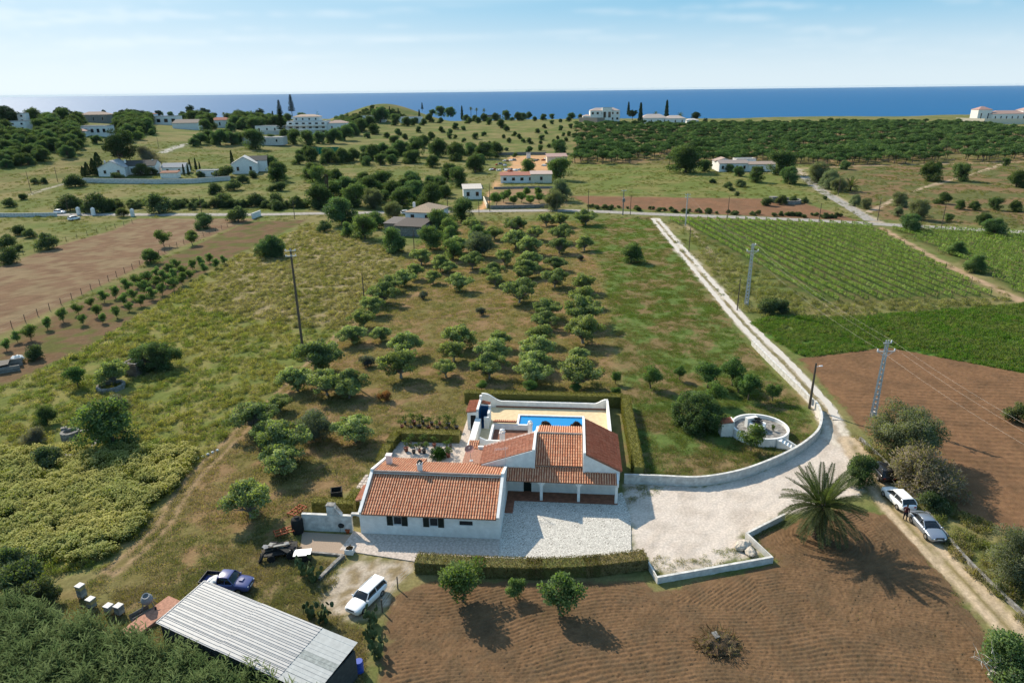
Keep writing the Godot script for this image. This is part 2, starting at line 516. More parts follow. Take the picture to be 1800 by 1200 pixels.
var farm_yard := PackedVector2Array([Vector2(-7.56, -263.32), Vector2(-4.83, -318.80), Vector2(1.03, -355.32), Vector2(-2.03, -401.12), Vector2(21.07, -409.46), Vector2(32.02, -381.84), Vector2(23.59, -327.87), Vector2(19.08, -328.27), Vector2(-4.28, -316.55), Vector2(-4.20, -271.03), Vector2(-8.49, -215.84), Vector2(-10.64, -215.99)])
var farm_lot := PackedVector2Array([Vector2(-6.42, -271.21), Vector2(19.45, -269.15), Vector2(19.15, -225.08), Vector2(-5.39, -222.21)])
var upper_left_field := PackedVector2Array([Vector2(-230.68, -296.62), Vector2(-212.65, -313.46), Vector2(-223.02, -362.07), Vector2(-214.40, -378.24), Vector2(-196.40, -341.73), Vector2(-180.64, -288.80), Vector2(-179.48, -261.45), Vector2(-194.15, -246.56)])
var far_meadow := PackedVector2Array([Vector2(32.39, -358.02), Vector2(82.74, -347.25), Vector2(93.65, -316.35), Vector2(121.86, -296.40), Vector2(103.58, -240.09), Vector2(84.89, -237.54), Vector2(23.30, -250.54)])
var right_scrub := PackedVector2Array([Vector2(150.08, -339.89), Vector2(260.49, -355.44), Vector2(141.15, -180.38), Vector2(106.44, -195.39)])
var grove_floor := PackedVector2Array([Vector2(58.80, -635.03), Vector2(113.54, -635.58), Vector2(181.92, -663.36), Vector2(345.34, -717.68), Vector2(433.92, -676.77), Vector2(408.96, -546.70), Vector2(264.48, -349.07), Vector2(150.55, -334.61), Vector2(134.69, -358.32), Vector2(101.88, -345.18), Vector2(32.39, -358.02)])

func zone(poly: PackedVector2Array, a: Color, b: Color, soft: float, size: float, share: float) -> void:
	var r := Rect2(poly[0], Vector2.ZERO)
	for p in poly: r = r.expand(p)
	zones.append([poly, r.grow(soft + 1.5), a, b, soft, size, share])

func make_zones() -> void:
	zone(upper_left_field, Color(0.20, 0.17, 0.075), Color(0.12, 0.13, 0.045), 3.0, 0.03, 0.5)
	zone(far_meadow, Color(0.125, 0.15, 0.045), Color(0.17, 0.16, 0.06), 2.0, 0.05, 0.4)
	zone(right_scrub, Color(0.11, 0.115, 0.045), Color(0.18, 0.12, 0.065), 3.0, 0.05, 0.45)
	zone(grove_floor, Color(0.13, 0.12, 0.05), Color(0.22, 0.15, 0.08), 2.0, 0.05, 0.4)
	zone(brown_field, Color(0.175, 0.112, 0.07), Color(0.205, 0.15, 0.09), 0.8, 0.12, 0.4)
	zone(strip_field, Color(0.145, 0.095, 0.055), Color(0.10, 0.10, 0.035), 0.8, 0.16, 0.38)
	zone(weed_field, Color(0.20, 0.185, 0.066), Color(0.125, 0.145, 0.042), 1.2, 0.13, 0.5)
	zone(straw_meadow, Color(0.27, 0.215, 0.12), Color(0.18, 0.165, 0.065), 3.0, 0.13, 0.45)
	zone(orchard_floor, Color(0.221, 0.146, 0.076), Color(0.151, 0.129, 0.050), 2.0, 0.16, 0.5)
	zone(right_meadow, Color(0.10, 0.14, 0.04), Color(0.17, 0.125, 0.062), 1.5, 0.11, 0.5)
	zone(vineyard_a, Color(0.075, 0.10, 0.03), Color(0.11, 0.105, 0.042), 1.0, 0.2, 0.45)  # ground tone darkened to paint in the shadow between vine rows
	zone(vineyard_b, Color(0.075, 0.10, 0.03), Color(0.11, 0.105, 0.042), 1.0, 0.2, 0.4)  # same darkened tone, row shadow put into the ground colour
	zone(lush_strip, Color(0.08, 0.15, 0.032), Color(0.12, 0.155, 0.05), 1.0, 0.25, 0.4)
	zone(red_strip, Color(0.20, 0.11, 0.065), Color(0.17, 0.10, 0.06), 1.0, 0.1, 0.4)
	zone(plough_right, Color(0.180, 0.102, 0.056), Color(0.145, 0.085, 0.048), 0.6, 0.2, 0.35)
	zone(plough_front, Color(0.150, 0.093, 0.052), Color(0.120, 0.079, 0.046), 0.5, 0.3, 0.4)
	zone(shed_apron, Color(0.196, 0.144, 0.075), Color(0.144, 0.132, 0.052), 2.5, 0.4, 0.45)
	zone(drive, Color(0.40, 0.34, 0.27), Color(0.22, 0.17, 0.10), 0.9, 0.55, 0.38)
	zone(farm_yard, Color(0.52, 0.30, 0.15), Color(0.42, 0.26, 0.15), 1.0, 0.1, 0.4)
	zone(farm_lot, Color(0.26, 0.17, 0.10), Color(0.17, 0.14, 0.07), 1.0, 0.12, 0.4)
	zone(yard, Color(0.55, 0.480, 0.415), Color(0.47, 0.405, 0.345), 0.7, 0.3, 0.35)
	# wheel tracks: centre line, half gauge, half width of a rut, rut colour, outer colour share
	track_lines = [
		[smooth_line(PackedVector2Array([Vector2(35.40, -65.33), Vector2(36.99, -72.97), Vector2(37.32, -77.82), Vector2(37.69, -87.24), Vector2(37.72, -104.30), Vector2(38.86, -128.26), Vector2(40.58, -164.51), Vector2(42.52, -200.46)])), 0.85, 0.52, Color(0.58, 0.52, 0.44), Color(0.20, 0.15, 0.09)],
		[smooth_line(PackedVector2Array([Vector2(36.43, -65.30), Vector2(35.40, -58.90), Vector2(34.55, -53.01), Vector2(34.59, -46.85), Vector2(34.85, -41.43), Vector2(34.94, -35.64), Vector2(34.81, -31.57)])), 0.72, 0.5, Color(0.46, 0.36, 0.25), Color(0.24, 0.17, 0.09)],
		[smooth_line(PackedVector2Array([Vector2(-26.37, -109.56), Vector2(-28.15, -92.54), Vector2(-29.41, -80.55), Vector2(-30.68, -71.72), Vector2(-31.29, -65.64), Vector2(-32.04, -58.25), Vector2(-31.27, -50.83), Vector2(-32.39, -45.52)])), 0.6, 0.3, Color(0.27, 0.19, 0.11), Color(0.16, 0.125, 0.055)],
		[smooth_line(PackedVector2Array([Vector2(102.58, -189.40), Vector2(108.55, -220.97), Vector2(116.46, -261.00), Vector2(126.25, -300.08), Vector2(134.21, -326.32)])), 0.0, 2.0, Color(0.42, 0.34, 0.26), Color(0.3, 0.25, 0.2)],
		[smooth_line(PackedVector2Array([Vector2(109.02, -207.85), Vector2(118.02, -218.00), Vector2(138.00, -241.45), Vector2(166.70, -269.83), Vector2(185.80, -286.31), Vector2(218.08, -317.43), Vector2(248.22, -348.08)])), 0.0, 1.0, Color(0.42, 0.31, 0.22), Color(0.3, 0.25, 0.2)],
		[smooth_line(PackedVector2Array([Vector2(136.75, -326.05), Vector2(163.48, -333.20), Vector2(207.46, -338.85), Vector2(260.63, -343.80)])), 0.0, 1.6, Color(0.38, 0.27, 0.17), Color(0.3, 0.25, 0.2)],
		[smooth_line(PackedVector2Array([Vector2(100.03, -182.88), Vector2(95.17, -155.37), Vector2(92.08, -133.70), Vector2(90.23, -114.84)])), 0.0, 0.8, Color(0.40, 0.27, 0.18), Color(0.3, 0.2, 0.12)],
		[smooth_line(PackedVector2Array([Vector2(-186.88, -380.16), Vector2(-189.34, -399.11), Vector2(-190.90, -419.54)])), 0.0, 2.2, Color(0.45, 0.42, 0.38), Color(0.3, 0.25, 0.2)],
		[smooth_line(PackedVector2Array([Vector2(-179.95, -258.88), Vector2(-182.33, -274.57), Vector2(-182.33, -285.76)])), 0.0, 1.2, Color(0.36, 0.32, 0.26), Color(0.3, 0.25, 0.2)],
		[smooth_line(PackedVector2Array([Vector2(48.89, -190.17), Vector2(47.81, -170.87), Vector2(45.46, -146.65)])), 0.0, 0.7, Color(0.32, 0.25, 0.16), Color(0.2, 0.15, 0.1)],
		[smooth_line(PackedVector2Array([Vector2(0.77, -139.72), Vector2(5.86, -147.51), Vector2(11.25, -152.70), Vector2(15.99, -154.74), Vector2(17.88, -142.83)])), 0.0, 0.9, Color(0.27, 0.15, 0.085), Color(0.2, 0.15, 0.1)],
		[smooth_line(PackedVector2Array([Vector2(-13.35, -109.08), Vector2(-6.83, -112.60), Vector2(0.08, -116.66)])), 0.35, 0.25, Color(0.15, 0.095, 0.055), Color(0.16, 0.12, 0.06)],
		[smooth_line(PackedVector2Array([Vector2(-21.14, -49.02), Vector2(-19.93, -53.19), Vector2(-19.66, -60.11), Vector2(-15.98, -64.66)])), 0.55, 0.25, Color(0.17, 0.115, 0.06), Color(0.15, 0.12, 0.055)],
	]
	for t in track_lines:
		var r := Rect2(t[0][0], Vector2.ZERO)
		for p in t[0]: r = r.expand(p)
		t.append(r.grow(5.0))

# soil and short growth colour at a place (linear)
func cover(x: float, z: float) -> Color:
	var p := Vector2(x, z)
	var a := nz.get_noise_2d(x * 0.035, z * 0.035)
	var b := nz.get_noise_2d(x * 0.3 + 50, z * 0.3)
	var f := nz3.get_noise_2d(x * 1.1, z * 1.1)
	var k := Color(0.118, 0.14, 0.045).lerp(Color(0.195, 0.17, 0.075), clampf(0.42 + a * 1.5 + b * 0.5, 0, 1))
	var gr := 0.0
	for q in zones:
		var r: Rect2 = q[1]
		if not r.has_point(p): continue
		var soft: float = q[4]
		var d := poly_dist(p, q[0]) + (b + f * 0.5) * soft
		var w := smoothstep(-soft * 0.5, soft * 0.5, d)
		if w <= 0.0: continue
		var s: float = q[5]
		var m := nz2.get_noise_2d(x * s + 13.0, z * s) + b * 0.45 + f * 0.3
		var share: float = q[6]
		var ca: Color = q[2]
		var cb: Color = q[3]
		var t := smoothstep(-0.22, 0.22, m + (share - 0.5))
		k = k.lerp(ca.lerp(cb, t), w)
	for t in track_lines:
		var r: Rect2 = t[5]
		if not r.has_point(p): continue
		var d := line_dist(p, t[0])
		var g: float = t[1]
		var hw: float = t[2]
		var wob := (b * 0.35 + f * 0.25) * minf(hw, 0.6)
		var w := 1.0 - smoothstep(hw * 0.75, hw * 1.2, absf(d - g) + wob)
		if g > 0.0:
			var w2 := 1.0 - smoothstep(g + hw * 0.8, g + hw * 1.5, d + wob)
			k = k.lerp(t[4], w2 * 0.55)
		k = k.lerp(t[3], w * (0.85 + f * 0.3))
	var lum := k.r
	var j := 1.0 + (f * 0.22 + b * 0.10) * (1.0 - smoothstep(0.3, 0.6, lum) * 0.75)
	return Color(k.r * j, k.g * j, k.b * j) * 1.22

func land_grid(x0: float, x1: float, z0: float, z1: float, step: float, relief: float) -> ArrayMesh:
	var nx := int(round((x1 - x0) / step))
	var nzz := int(round((z1 - z0) / step))
	var v := PackedVector3Array()
	var c := PackedColorArray()
	var nn := PackedVector3Array()
	var ix := PackedInt32Array()
	v.resize((nx + 1) * (nzz + 1)); c.resize(v.size()); nn.resize(v.size())
	ix.resize(nx * nzz * 6)
	for j in nzz + 1:
		var z := z0 + (z1 - z0) * j / nzz
		for i in nx + 1:
			var x := x0 + (x1 - x0) * i / nx
			var h := ground(x, z)
			if relief > 0.0:
				var bd := minf(minf(x - x0, x1 - x), minf(z - z0, z1 - z))
				h -= relief * (0.5 + 0.5 * nz3.get_noise_2d(x * 1.7, z * 1.7)) * smoothstep(0.0, 2.0, bd)
			# the cliff beyond the last fields
			var edge := -905.0 + 40.0 * nz2.get_noise_2d(x * 0.004, 3.0) + clampf((-60.0 - x) * 0.5, 0.0, 120.0) * -1.0
			if z < edge: h = lerpf(h, -60.0, clampf((edge - z) / 22.0, 0, 1))
			var k := j * (nx + 1) + i
			v[k] = Vector3(x, h, z)
			c[k] = cover(x, z)
	for j in nzz + 1:
		for i in nx + 1:
			var k := j * (nx + 1) + i
			var l := v[k - 1] if i > 0 else v[k]
			var r := v[k + 1] if i < nx else v[k]
			var u := v[k - nx - 1] if j > 0 else v[k]
			var d := v[k + nx + 1] if j < nzz else v[k]
			nn[k] = (d - u).cross(r - l).normalized()
	var q := 0
	for j in nzz:
		for i in nx:
			var k := j * (nx + 1) + i
			ix[q] = k; ix[q + 1] = k + 1; ix[q + 2] = k + nx + 1
			ix[q + 3] = k + 1; ix[q + 4] = k + nx + 2; ix[q + 5] = k + nx + 1
			q += 6
	return grid_mesh(v, nn, c, ix, M.ground)

func grid_mesh(v: PackedVector3Array, nn: PackedVector3Array, c: PackedColorArray, ix: PackedInt32Array, m: Material) -> ArrayMesh:
	var arr := []
	arr.resize(Mesh.ARRAY_MAX)
	arr[Mesh.ARRAY_VERTEX] = v
	arr[Mesh.ARRAY_NORMAL] = nn
	arr[Mesh.ARRAY_COLOR] = c
	arr[Mesh.ARRAY_INDEX] = ix
	var am := ArrayMesh.new()
	am.add_surface_from_arrays(Mesh.PRIMITIVE_TRIANGLES, arr)
	am.surface_set_material(0, m)
	return am

# ploughed soil with real furrows
func furrow_mesh(poly: PackedVector2Array, step: float, lift: float, phase: Callable, amp: float, clod: float) -> ArrayMesh:
	var r := Rect2(poly[0], Vector2.ZERO)
	for p in poly: r = r.expand(p)
	var zmax := minf(r.end.y, -27.0)
	var nx := int(r.size.x / step) + 1
	var nzz := int((zmax - r.position.y) / step) + 1
	var id := PackedInt32Array()
	id.resize((nx + 1) * (nzz + 1)); id.fill(-1)
	var v := PackedVector3Array()
	var c := PackedColorArray()
	for j in nzz + 1:
		var z := r.position.y + j * step
		for i in nx + 1:
			var x := r.position.x + i * step
			var d := poly_dist(Vector2(x, z), poly)
			if d < -0.1: continue
			var f := smoothstep(0.0, 1.2, d)
			var ph: Vector2 = phase.call(x, z)
			var s := sin(ph.x * TAU)
			var cl := nz3.get_noise_2d(x * 3.1, z * 3.1) + 0.6 * nz3.get_noise_2d(x * 8.0, z * 8.0)
			var y := lift * f + f * (amp * ph.y * (s * 0.6 + 0.4 * s * absf(s)) + clod * cl) + (0.004 if f > 0.0 else -0.01)
			id[j * (nx + 1) + i] = v.size()
			v.push_back(Vector3(x, y, z))
			c.push_back(cover(x, z))
	var nn := PackedVector3Array()
	nn.resize(v.size())
	var ix := PackedInt32Array()
	for j in nzz:
		for i in nx:
			var a := id[j * (nx + 1) + i]
			var b := id[j * (nx + 1) + i + 1]
			var e := id[(j + 1) * (nx + 1) + i]
			var g := id[(j + 1) * (nx + 1) + i + 1]
			if a < 0 or b < 0 or e < 0 or g < 0: continue
			ix.append_array([a, b, e, b, g, e])
			var n1 := (v[e] - v[a]).cross(v[b] - v[a])
			nn[a] += n1; nn[b] += n1; nn[e] += n1; nn[g] += n1
	for i in nn.size(): nn[i] = nn[i].normalized() if nn[i].length() > 0 else Vector3.UP
	return grid_mesh(v, nn, c, ix, M.soil)

# flat strip along a line
func strip_mesh(pl: PackedVector2Array, half: float, up: float, m: Material, wob := 0.0) -> ArrayMesh:
	var mb := MB.new()
	for i in pl.size() - 1:
		var q: Array = []
		for k in 2:
			var j := i + k
			var t := (pl[mini(j + 1, pl.size() - 1)] - pl[maxi(j - 1, 0)]).normalized()
			var s := Vector2(-t.y, t.x)
			var h1 := half + wob * nz3.get_noise_2d(pl[j].x * 0.4, pl[j].y * 0.4)
			var h2 := half + wob * nz3.get_noise_2d(pl[j].x * 0.4 + 70.0, pl[j].y * 0.4)
			q.append(g3(pl[j] + s * h1, up)); q.append(g3(pl[j] - s * h2, up))
		mb.quad(q[0], q[2], q[3], q[1])
	return mb.mesh(m)

func phase_front(x: float, z: float) -> Vector2:
	var w := 1.3 * nz2.get_noise_2d(x * 0.06, z * 0.06)
	var dp := Vector2(x, z).distance_to(Vector2(25.76, -48.54))
	if dp < 4.6: return Vector2(dp / 0.33, 0.9)
	var dt := line_dist(Vector2(x, z), track_lines[1][0])
	if dt < 3.4: return Vector2(dt / 0.32, 0.8)
	if x > 12.0 and x < 18.5 and z < -41.0 + (x - 12.0) * 0.2: return Vector2((x * 0.62 + z * 0.78 + w) / 0.33, 1.0)
	if z > -33.5 and x > 16.0 and x < 21.0: return Vector2((x + w * 0.6) / 0.33, 0.9)
	return Vector2((z + x * 0.05 + 0.9 * sin(x * 0.16) + w * 1.4) / 0.33, 1.0)

func phase_right(x: float, z: float) -> Vector2:
	var w := 0.5 * nz2.get_noise_2d(x * 0.05, z * 0.05)
	var g := smoothstep(-0.1, 0.2, nz2.get_noise_2d(x * 0.03 + 5.0, z * 0.05) + 0.16)
	if z > -57.0: g *= 0.25
	return Vector2((z * 0.97 - x * 0.12 + w) / 0.9, 0.2 + g)

func make_land() -> void:
	make_zones()
	struct("ground", land_grid(-72, 78, -118, -20, 0.4, 0.10))
	struct("ground", land_grid(-168, 182, -242, -118, 1.0, 0.06))
	# strips left and right of the finest patch, then the far land to the cliff
	struct("ground", land_grid(-168, -72, -118, -20, 1.2, 0.06))
	struct("ground", land_grid(78, 182, -118, -20, 1.3, 0.06))
	struct("terrain", land_grid(-330, 330, -452, -242, 2.0, 0.05))
	struct("terrain", land_grid(-760, -330, -452, -242, 5.0, 0.0))
	struct("terrain", land_grid(330, 840, -452, -242, 5.0, 0.0))
	struct("terrain", land_grid(-760, 840, -1122, -452, 4.0, 0.0))
	struct("terrain", land_grid(-568, -168, -242, 58, 10.0, 0.0))
	struct("terrain", land_grid(182, 682, -242, 58, 10.0, 0.0))
	struct("terrain", land_grid(-168, 182, -20, 60, 10.0, 0.0))
	struct("ploughed_field", furrow_mesh(plough_front, 0.105, 0.07, phase_front, 0.036, 0.045))
	struct("ploughed_field", furrow_mesh(plough_right, 0.2, 0.08, phase_right, 0.032, 0.045))
	# main road and its banks
	main_road = smooth_line(PackedVector2Array([Vector2(-208.37, -219.24), Vector2(-162.84, -218.95), Vector2(-135.02, -217.87), Vector2(-107.33, -216.57), Vector2(-79.87, -215.08), Vector2(-60.48, -216.01), Vector2(-35.46, -216.55), Vector2(-10.33, -217.04), Vector2(18.41, -216.17), Vector2(42.88, -208.26), Vector2(67.35, -200.74), Vector2(85.05, -194.94), Vector2(99.86, -188.71), Vector2(114.84, -181.98), Vector2(132.59, -174.70), Vector2(152.00, -166.40)]), 2.0)
	struct("road", strip_mesh(main_road, 2.3, 0.03, M.road, 0.25))
	var branch := smooth_line(PackedVector2Array([Vector2(102.28, -192.94), Vector2(107.52, -218.76), Vector2(115.16, -257.96), Vector2(125.12, -296.08)]), 2.0)
	struct("road", strip_mesh(branch, 1.7, 0.024, M.road, 0.3))
	for s in [-1.0, 1.0]:
		var rut := PackedVector2Array()
		var tl: PackedVector2Array = track_lines[0][0]
		for i in range(8, tl.size()):
			var t := (tl[mini(i + 1, tl.size() - 1)] - tl[maxi(i - 1, 0)]).normalized()
			rut.append(tl[i] + Vector2(-t.y, t.x) * 0.85 * s)
		struct("dirt_track", strip_mesh(rut, 0.48, 0.02, M.track, 0.22))
	# sea
	var mb := MB.new()
	for j in 40:
		for i in 24:
			var z0 := -700.0 - 30000.0 * pow(j / 40.0, 2.2)
			var z1 := -700.0 - 30000.0 * pow((j + 1) / 40.0, 2.2)
			var x0 := -40000.0 + 80000.0 * i / 24.0
			var x1 := -40000.0 + 80000.0 * (i + 1) / 24.0
			mb.col = Color(0.005, 0.088, 0.22)
			mb.quad(Vector3(x0, SEA_LEVEL, z0), Vector3(x1, SEA_LEVEL, z0), Vector3(x1, SEA_LEVEL, z1), Vector3(x0, SEA_LEVEL, z1))
	struct("sea", mb.mesh(M.sea))

# ---------------------------------------------------------------- plants
var protos := {}

func rand_dir(r: RandomNumberGenerator) -> Vector3:
	var z := r.randf_range(-1, 1)
	var a := r.randf() * TAU
	var s := sqrt(1 - z * z)
	return Vector3(s * cos(a), z, s * sin(a))

func tint(cols: Array, r: RandomNumberGenerator, j := 0.25) -> Color:
	var a: Color = cols[r.randi() % cols.size()]
	var b: Color = cols[r.randi() % cols.size()]
	var k := a.lerp(b, r.randf()) * (1.0 + r.randf_range(-j, j))
	return k

func clump(mb: MB, r: RandomNumberGenerator, o: Vector3, rad: Vector3, count: int, ln: float, wd: float, cols: Array, up := 0.3, shell := 0.45) -> void:
	var base := tint(cols, r, 0.15)
	for i in int(count * 2.0):
		var d := rand_dir(r)
		var p := o + d * rad * pow(r.randf(), shell)
		var dir := (d * 0.7 + rand_dir(r) * 0.8 + Vector3(0, up, 0)).normalized()
		var side := dir.cross(rand_dir(r)).normalized()
		mb.col = base * (1.0 + r.randf_range(-0.22, 0.22))
		var s := r.randf_range(0.7, 1.25)
		mb.leaf(p, dir, side, ln * s * 1.15, wd * s * 1.2, (d * 0.75 + Vector3(0, 0.75, 0)).normalized())

func limb(mb: MB, r: RandomNumberGenerator, a: Vector3, b: Vector3, r0: float, r1: float, sag := 0.12) -> void:
	var l := a.distance_to(b)
	var m1 := a.lerp(b, 0.35) + rand_dir(r) * l * sag + Vector3(0, l * 0.06, 0)
	var m2 := a.lerp(b, 0.7) + rand_dir(r) * l * sag * 0.8
	mb.tube([a, m1, m2, b], [r0, lerpf(r0, r1, 0.4), lerpf(r0, r1, 0.75), r1], 5, false)

# a broad-leaved tree; size in metres for a crown of width w
func broad(called: String, sd: int, w: float, o: Dictionary) -> Node3D:
	var r := RandomNumberGenerator.new()
	r.seed = sd * 7919 + 13
	var root := Node3D.new()
	root.name = called
	var tb := MB.new()
	var cb := MB.new()
	# trees of a kind differ a little in tone
	var tone := 0.84 + 0.36 * fmod(sd * 0.618, 1.0)
	var warm := 0.93 + 0.16 * fmod(sd * 0.414, 1.0)
	o = o.duplicate()
	var own: Array = []
	for c: Color in o.cols: own.append(Color(c.r * tone * warm, c.g * tone, c.b * tone / warm))
	o.cols = own
	var th: float = o.trunk_h
	var tr: float = o.trunk_r
	var ch: float = o.h            # top of the crown
	var y0: float = o.get("low", th * 0.9)   # bottom of the crown
	var lean := Vector3(r.randf_range(-0.2, 0.2), 0, r.randf_range(-0.2, 0.2)) * th
	tb.tube([Vector3(0, -0.25, 0), Vector3(0, 0.1, 0), Vector3(0, th * 0.5, 0) + lean * 0.4, Vector3(0, th, 0) + lean], [tr * 1.5, tr * 1.15, tr * 0.9, tr * 0.8], 7, false)
	var n: int = o.clumps
	var cr: float = o.cr
	var rx := w * 0.5 - cr * 0.75
	var ry := (ch - y0) * 0.5
	var oc := Vector3(0, y0 + ry, 0)
	var dome: float = o.get("dome", 0.0)   # 1 keeps clumps on the upper shell
	var lobes: Array = []
	for k in int(o.get("lobes", 0)):
		var la := TAU * (k + r.randf()) / float(o.lobes)
		var lo := w * r.randf_range(0.08, 0.27) * (0.25 if k == 0 else 1.0)
		var lr := w * r.randf_range(0.21, 0.32)
		var top := ch * (1.0 if k == 0 else r.randf_range(0.62, 0.95))
		lobes.append([Vector3(cos(la) * lo, maxf(top - lr * 0.85, lr * 0.35), sin(la) * lo), lr])
	for i in n:
		var d := rand_dir(r)
		if not lobes.is_empty():
			var lb: Array = lobes[i % lobes.size()]
			var c0: Vector3 = lb[0]
			var lr: float = lb[1] - cr * 0.45
			if i % 5 == 4:
				c0 = Vector3(c0.x * 1.25, ch * 0.16, c0.z * 1.25); lr = w * 0.26
			if d.y < -0.35 and r.randf() < 0.6: d.y = -d.y
			var q := c0 + Vector3(d.x * lr, d.y * lr * 0.85, d.z * lr) * pow(r.randf(), 0.3)
			q.y = maxf(q.y, cr * 0.2)
			var kq := r.randf_range(0.6, 1.25)
			clump(cb, r, q, Vector3(cr, cr * o.get("flat", 0.75), cr) * kq, int(o.leaves * kq * kq), o.ln, o.wd, o.cols, o.get("up", 0.3))
			if i % int(o.get("limb_every", 2)) == 0: limb(tb, r, Vector3(0, th, 0) + lean, q, tr * 0.5, tr * 0.12)
			continue
		if dome > 0.0 and d.y < 0.0 and r.randf() < dome: d.y = -d.y * 0.6
		var f := pow(r.randf(), o.get("fill", 0.35))
		var wob := 1.0 + 0.28 * sin(d.x * 3.1 + sd) * cos(d.z * 2.7 + sd * 2.0)
		var p := oc + Vector3(d.x * rx * wob, d.y * maxf(ry - cr * 0.5, 0.1), d.z * rx * wob) * f
		var k := r.randf_range(0.65, 1.25)
		clump(cb, r, p, Vector3(cr, cr * o.get("flat", 0.75), cr) * k, int(o.leaves * k * k), o.ln, o.wd, o.cols, o.get("up", 0.3))
		if i % int(o.get("limb_every", 2)) == 0:
			limb(tb, r, Vector3(0, th, 0) + lean, p, tr * 0.5, tr * 0.12)
	var bark: Material = o.get("bark", M.bark)
	piece("trunk", tb.mesh(bark), root)
	piece("crown", cb.mesh(o.get("mat", M.leaf)), root)
	root.set_meta("w", w)
	root.set_meta("h", ch)
	return root

func conifer_spire(called: String, sd: int, w: float, h: float, cols: Array, n := 1500) -> Node3D:
	var r := RandomNumberGenerator.new()
	r.seed = sd * 31 + 5
	var root := Node3D.new()
	root.name = called
	var tb := MB.new()
	tb.tube([Vector3(0, -0.2, 0), Vector3(0, h * 0.5, 0), Vector3(0, h * 0.95, 0)], [0.16, 0.1, 0.02], 6, false)
	var cb := MB.new()
	for i in n:
		var t := pow(r.randf(), 1.25)
		var rad := w * 0.5 * pow(1.0 - t, 0.65) * smoothstep(-0.12, 0.12, t) * (1.0 + 0.15 * sin(t * 30.0 + sd))
		var a := r.randf() * TAU
		var f := pow(r.randf(), 0.35)
		var p := Vector3(cos(a) * rad * f, 0.15 + t * h * 0.98, sin(a) * rad * f)
		var dir := (Vector3(cos(a) * 0.5, 0.9, sin(a) * 0.5) + rand_dir(r) * 0.4).normalized()
		cb.col = tint(cols, r)
		cb.leaf(p, dir, dir.cross(rand_dir(r)).normalized(), 0.45, 0.2, Vector3(cos(a), 0.4, sin(a)).normalized())
	piece("trunk", tb.mesh(M.bark), root)
	piece("crown", cb.mesh(M.needle), root)
	root.set_meta("w", w); root.set_meta("h", h)
	return root

# tiered conifer (araucaria)
func tiered(called: String, sd: int, h: float) -> Node3D:
	var r := RandomNumberGenerator.new()
	r.seed = sd
	var root := Node3D.new()
	root.name = called
	var tb := MB.new()
	tb.tube([Vector3(0, -0.2, 0), Vector3(0, h * 0.5, 0), Vector3(0, h, 0)], [0.3, 0.2, 0.04], 6, false)
	var cb := MB.new()
	var cols := [Color(0.02, 0.035, 0.015), Color(0.03, 0.05, 0.02)]
	var y := h * 0.22
	while y < h * 0.98:
		var rad := (h - y) * 0.2 + 0.35
		for k in 7:
			var a := TAU * k / 7.0 + r.randf()
			var tip := Vector3(cos(a) * rad, y + rad * 0.22, sin(a) * rad)
			limb(tb, r, Vector3(0, y, 0), tip, 0.05, 0.02, 0.04)
			for q in 4:
				clump(cb, r, Vector3(0, y, 0).lerp(tip, 0.35 + 0.2 * q), Vector3(0.35, 0.16, 0.35), 26, 0.3, 0.1, cols, 0.4)
		y += h * 0.062
	piece("trunk", tb.mesh(M.bark), root)
	piece("crown", cb.mesh(M.needle), root)
	root.set_meta("w", h * 0.4); root.set_meta("h", h)
	return root

func frond_mesh(sd: int, ln: float, droop: float, n: int, lw: float, leaflet: float, cols: Array) -> ArrayMesh:
	var r := RandomNumberGenerator.new()
	r.seed = sd
	var mb := MB.new()
	var pts: Array = []
	var rad: Array = []
	for i in 9:
		var t := i / 8.0
		pts.append(Vector3(0, -droop * t * t * ln, t * ln * (1.0 - 0.25 * droop * t)))
		rad.append(lerpf(0.045, 0.008, t) * ln / 2.6)
	mb.col = Color(0.17, 0.19, 0.07)
	mb.tube(pts, rad, 4, false)
	for i in n:
		var t := lerpf(0.10, 1.0, (i + 0.5) / n)
		var k := t * 8.0
		var a: Vector3 = pts[int(minf(k, 7))]
		var b: Vector3 = pts[int(minf(k, 7)) + 1]
		var p := a.lerp(b, k - int(minf(k, 7)))
		var f := (b - a).normalized()
		var l := leaflet * (0.35 + 0.65 * sin(PI * clampf(t * 0.85 + 0.12, 0, 1)))
		for s in [-1.0, 1.0]:
			var dir: Vector3 = (f * 0.85 + Vector3(s, 0.30 + r.randf_range(-0.2, 0.12), 0)).normalized()
			mb.col = tint(cols, r, 0.2)
			var nn := dir.cross(f).normalized()
			mb.leaf(p, dir, f, l * r.randf_range(0.85, 1.1), lw, Vector3.UP)
	return mb.mesh(M.leaf)

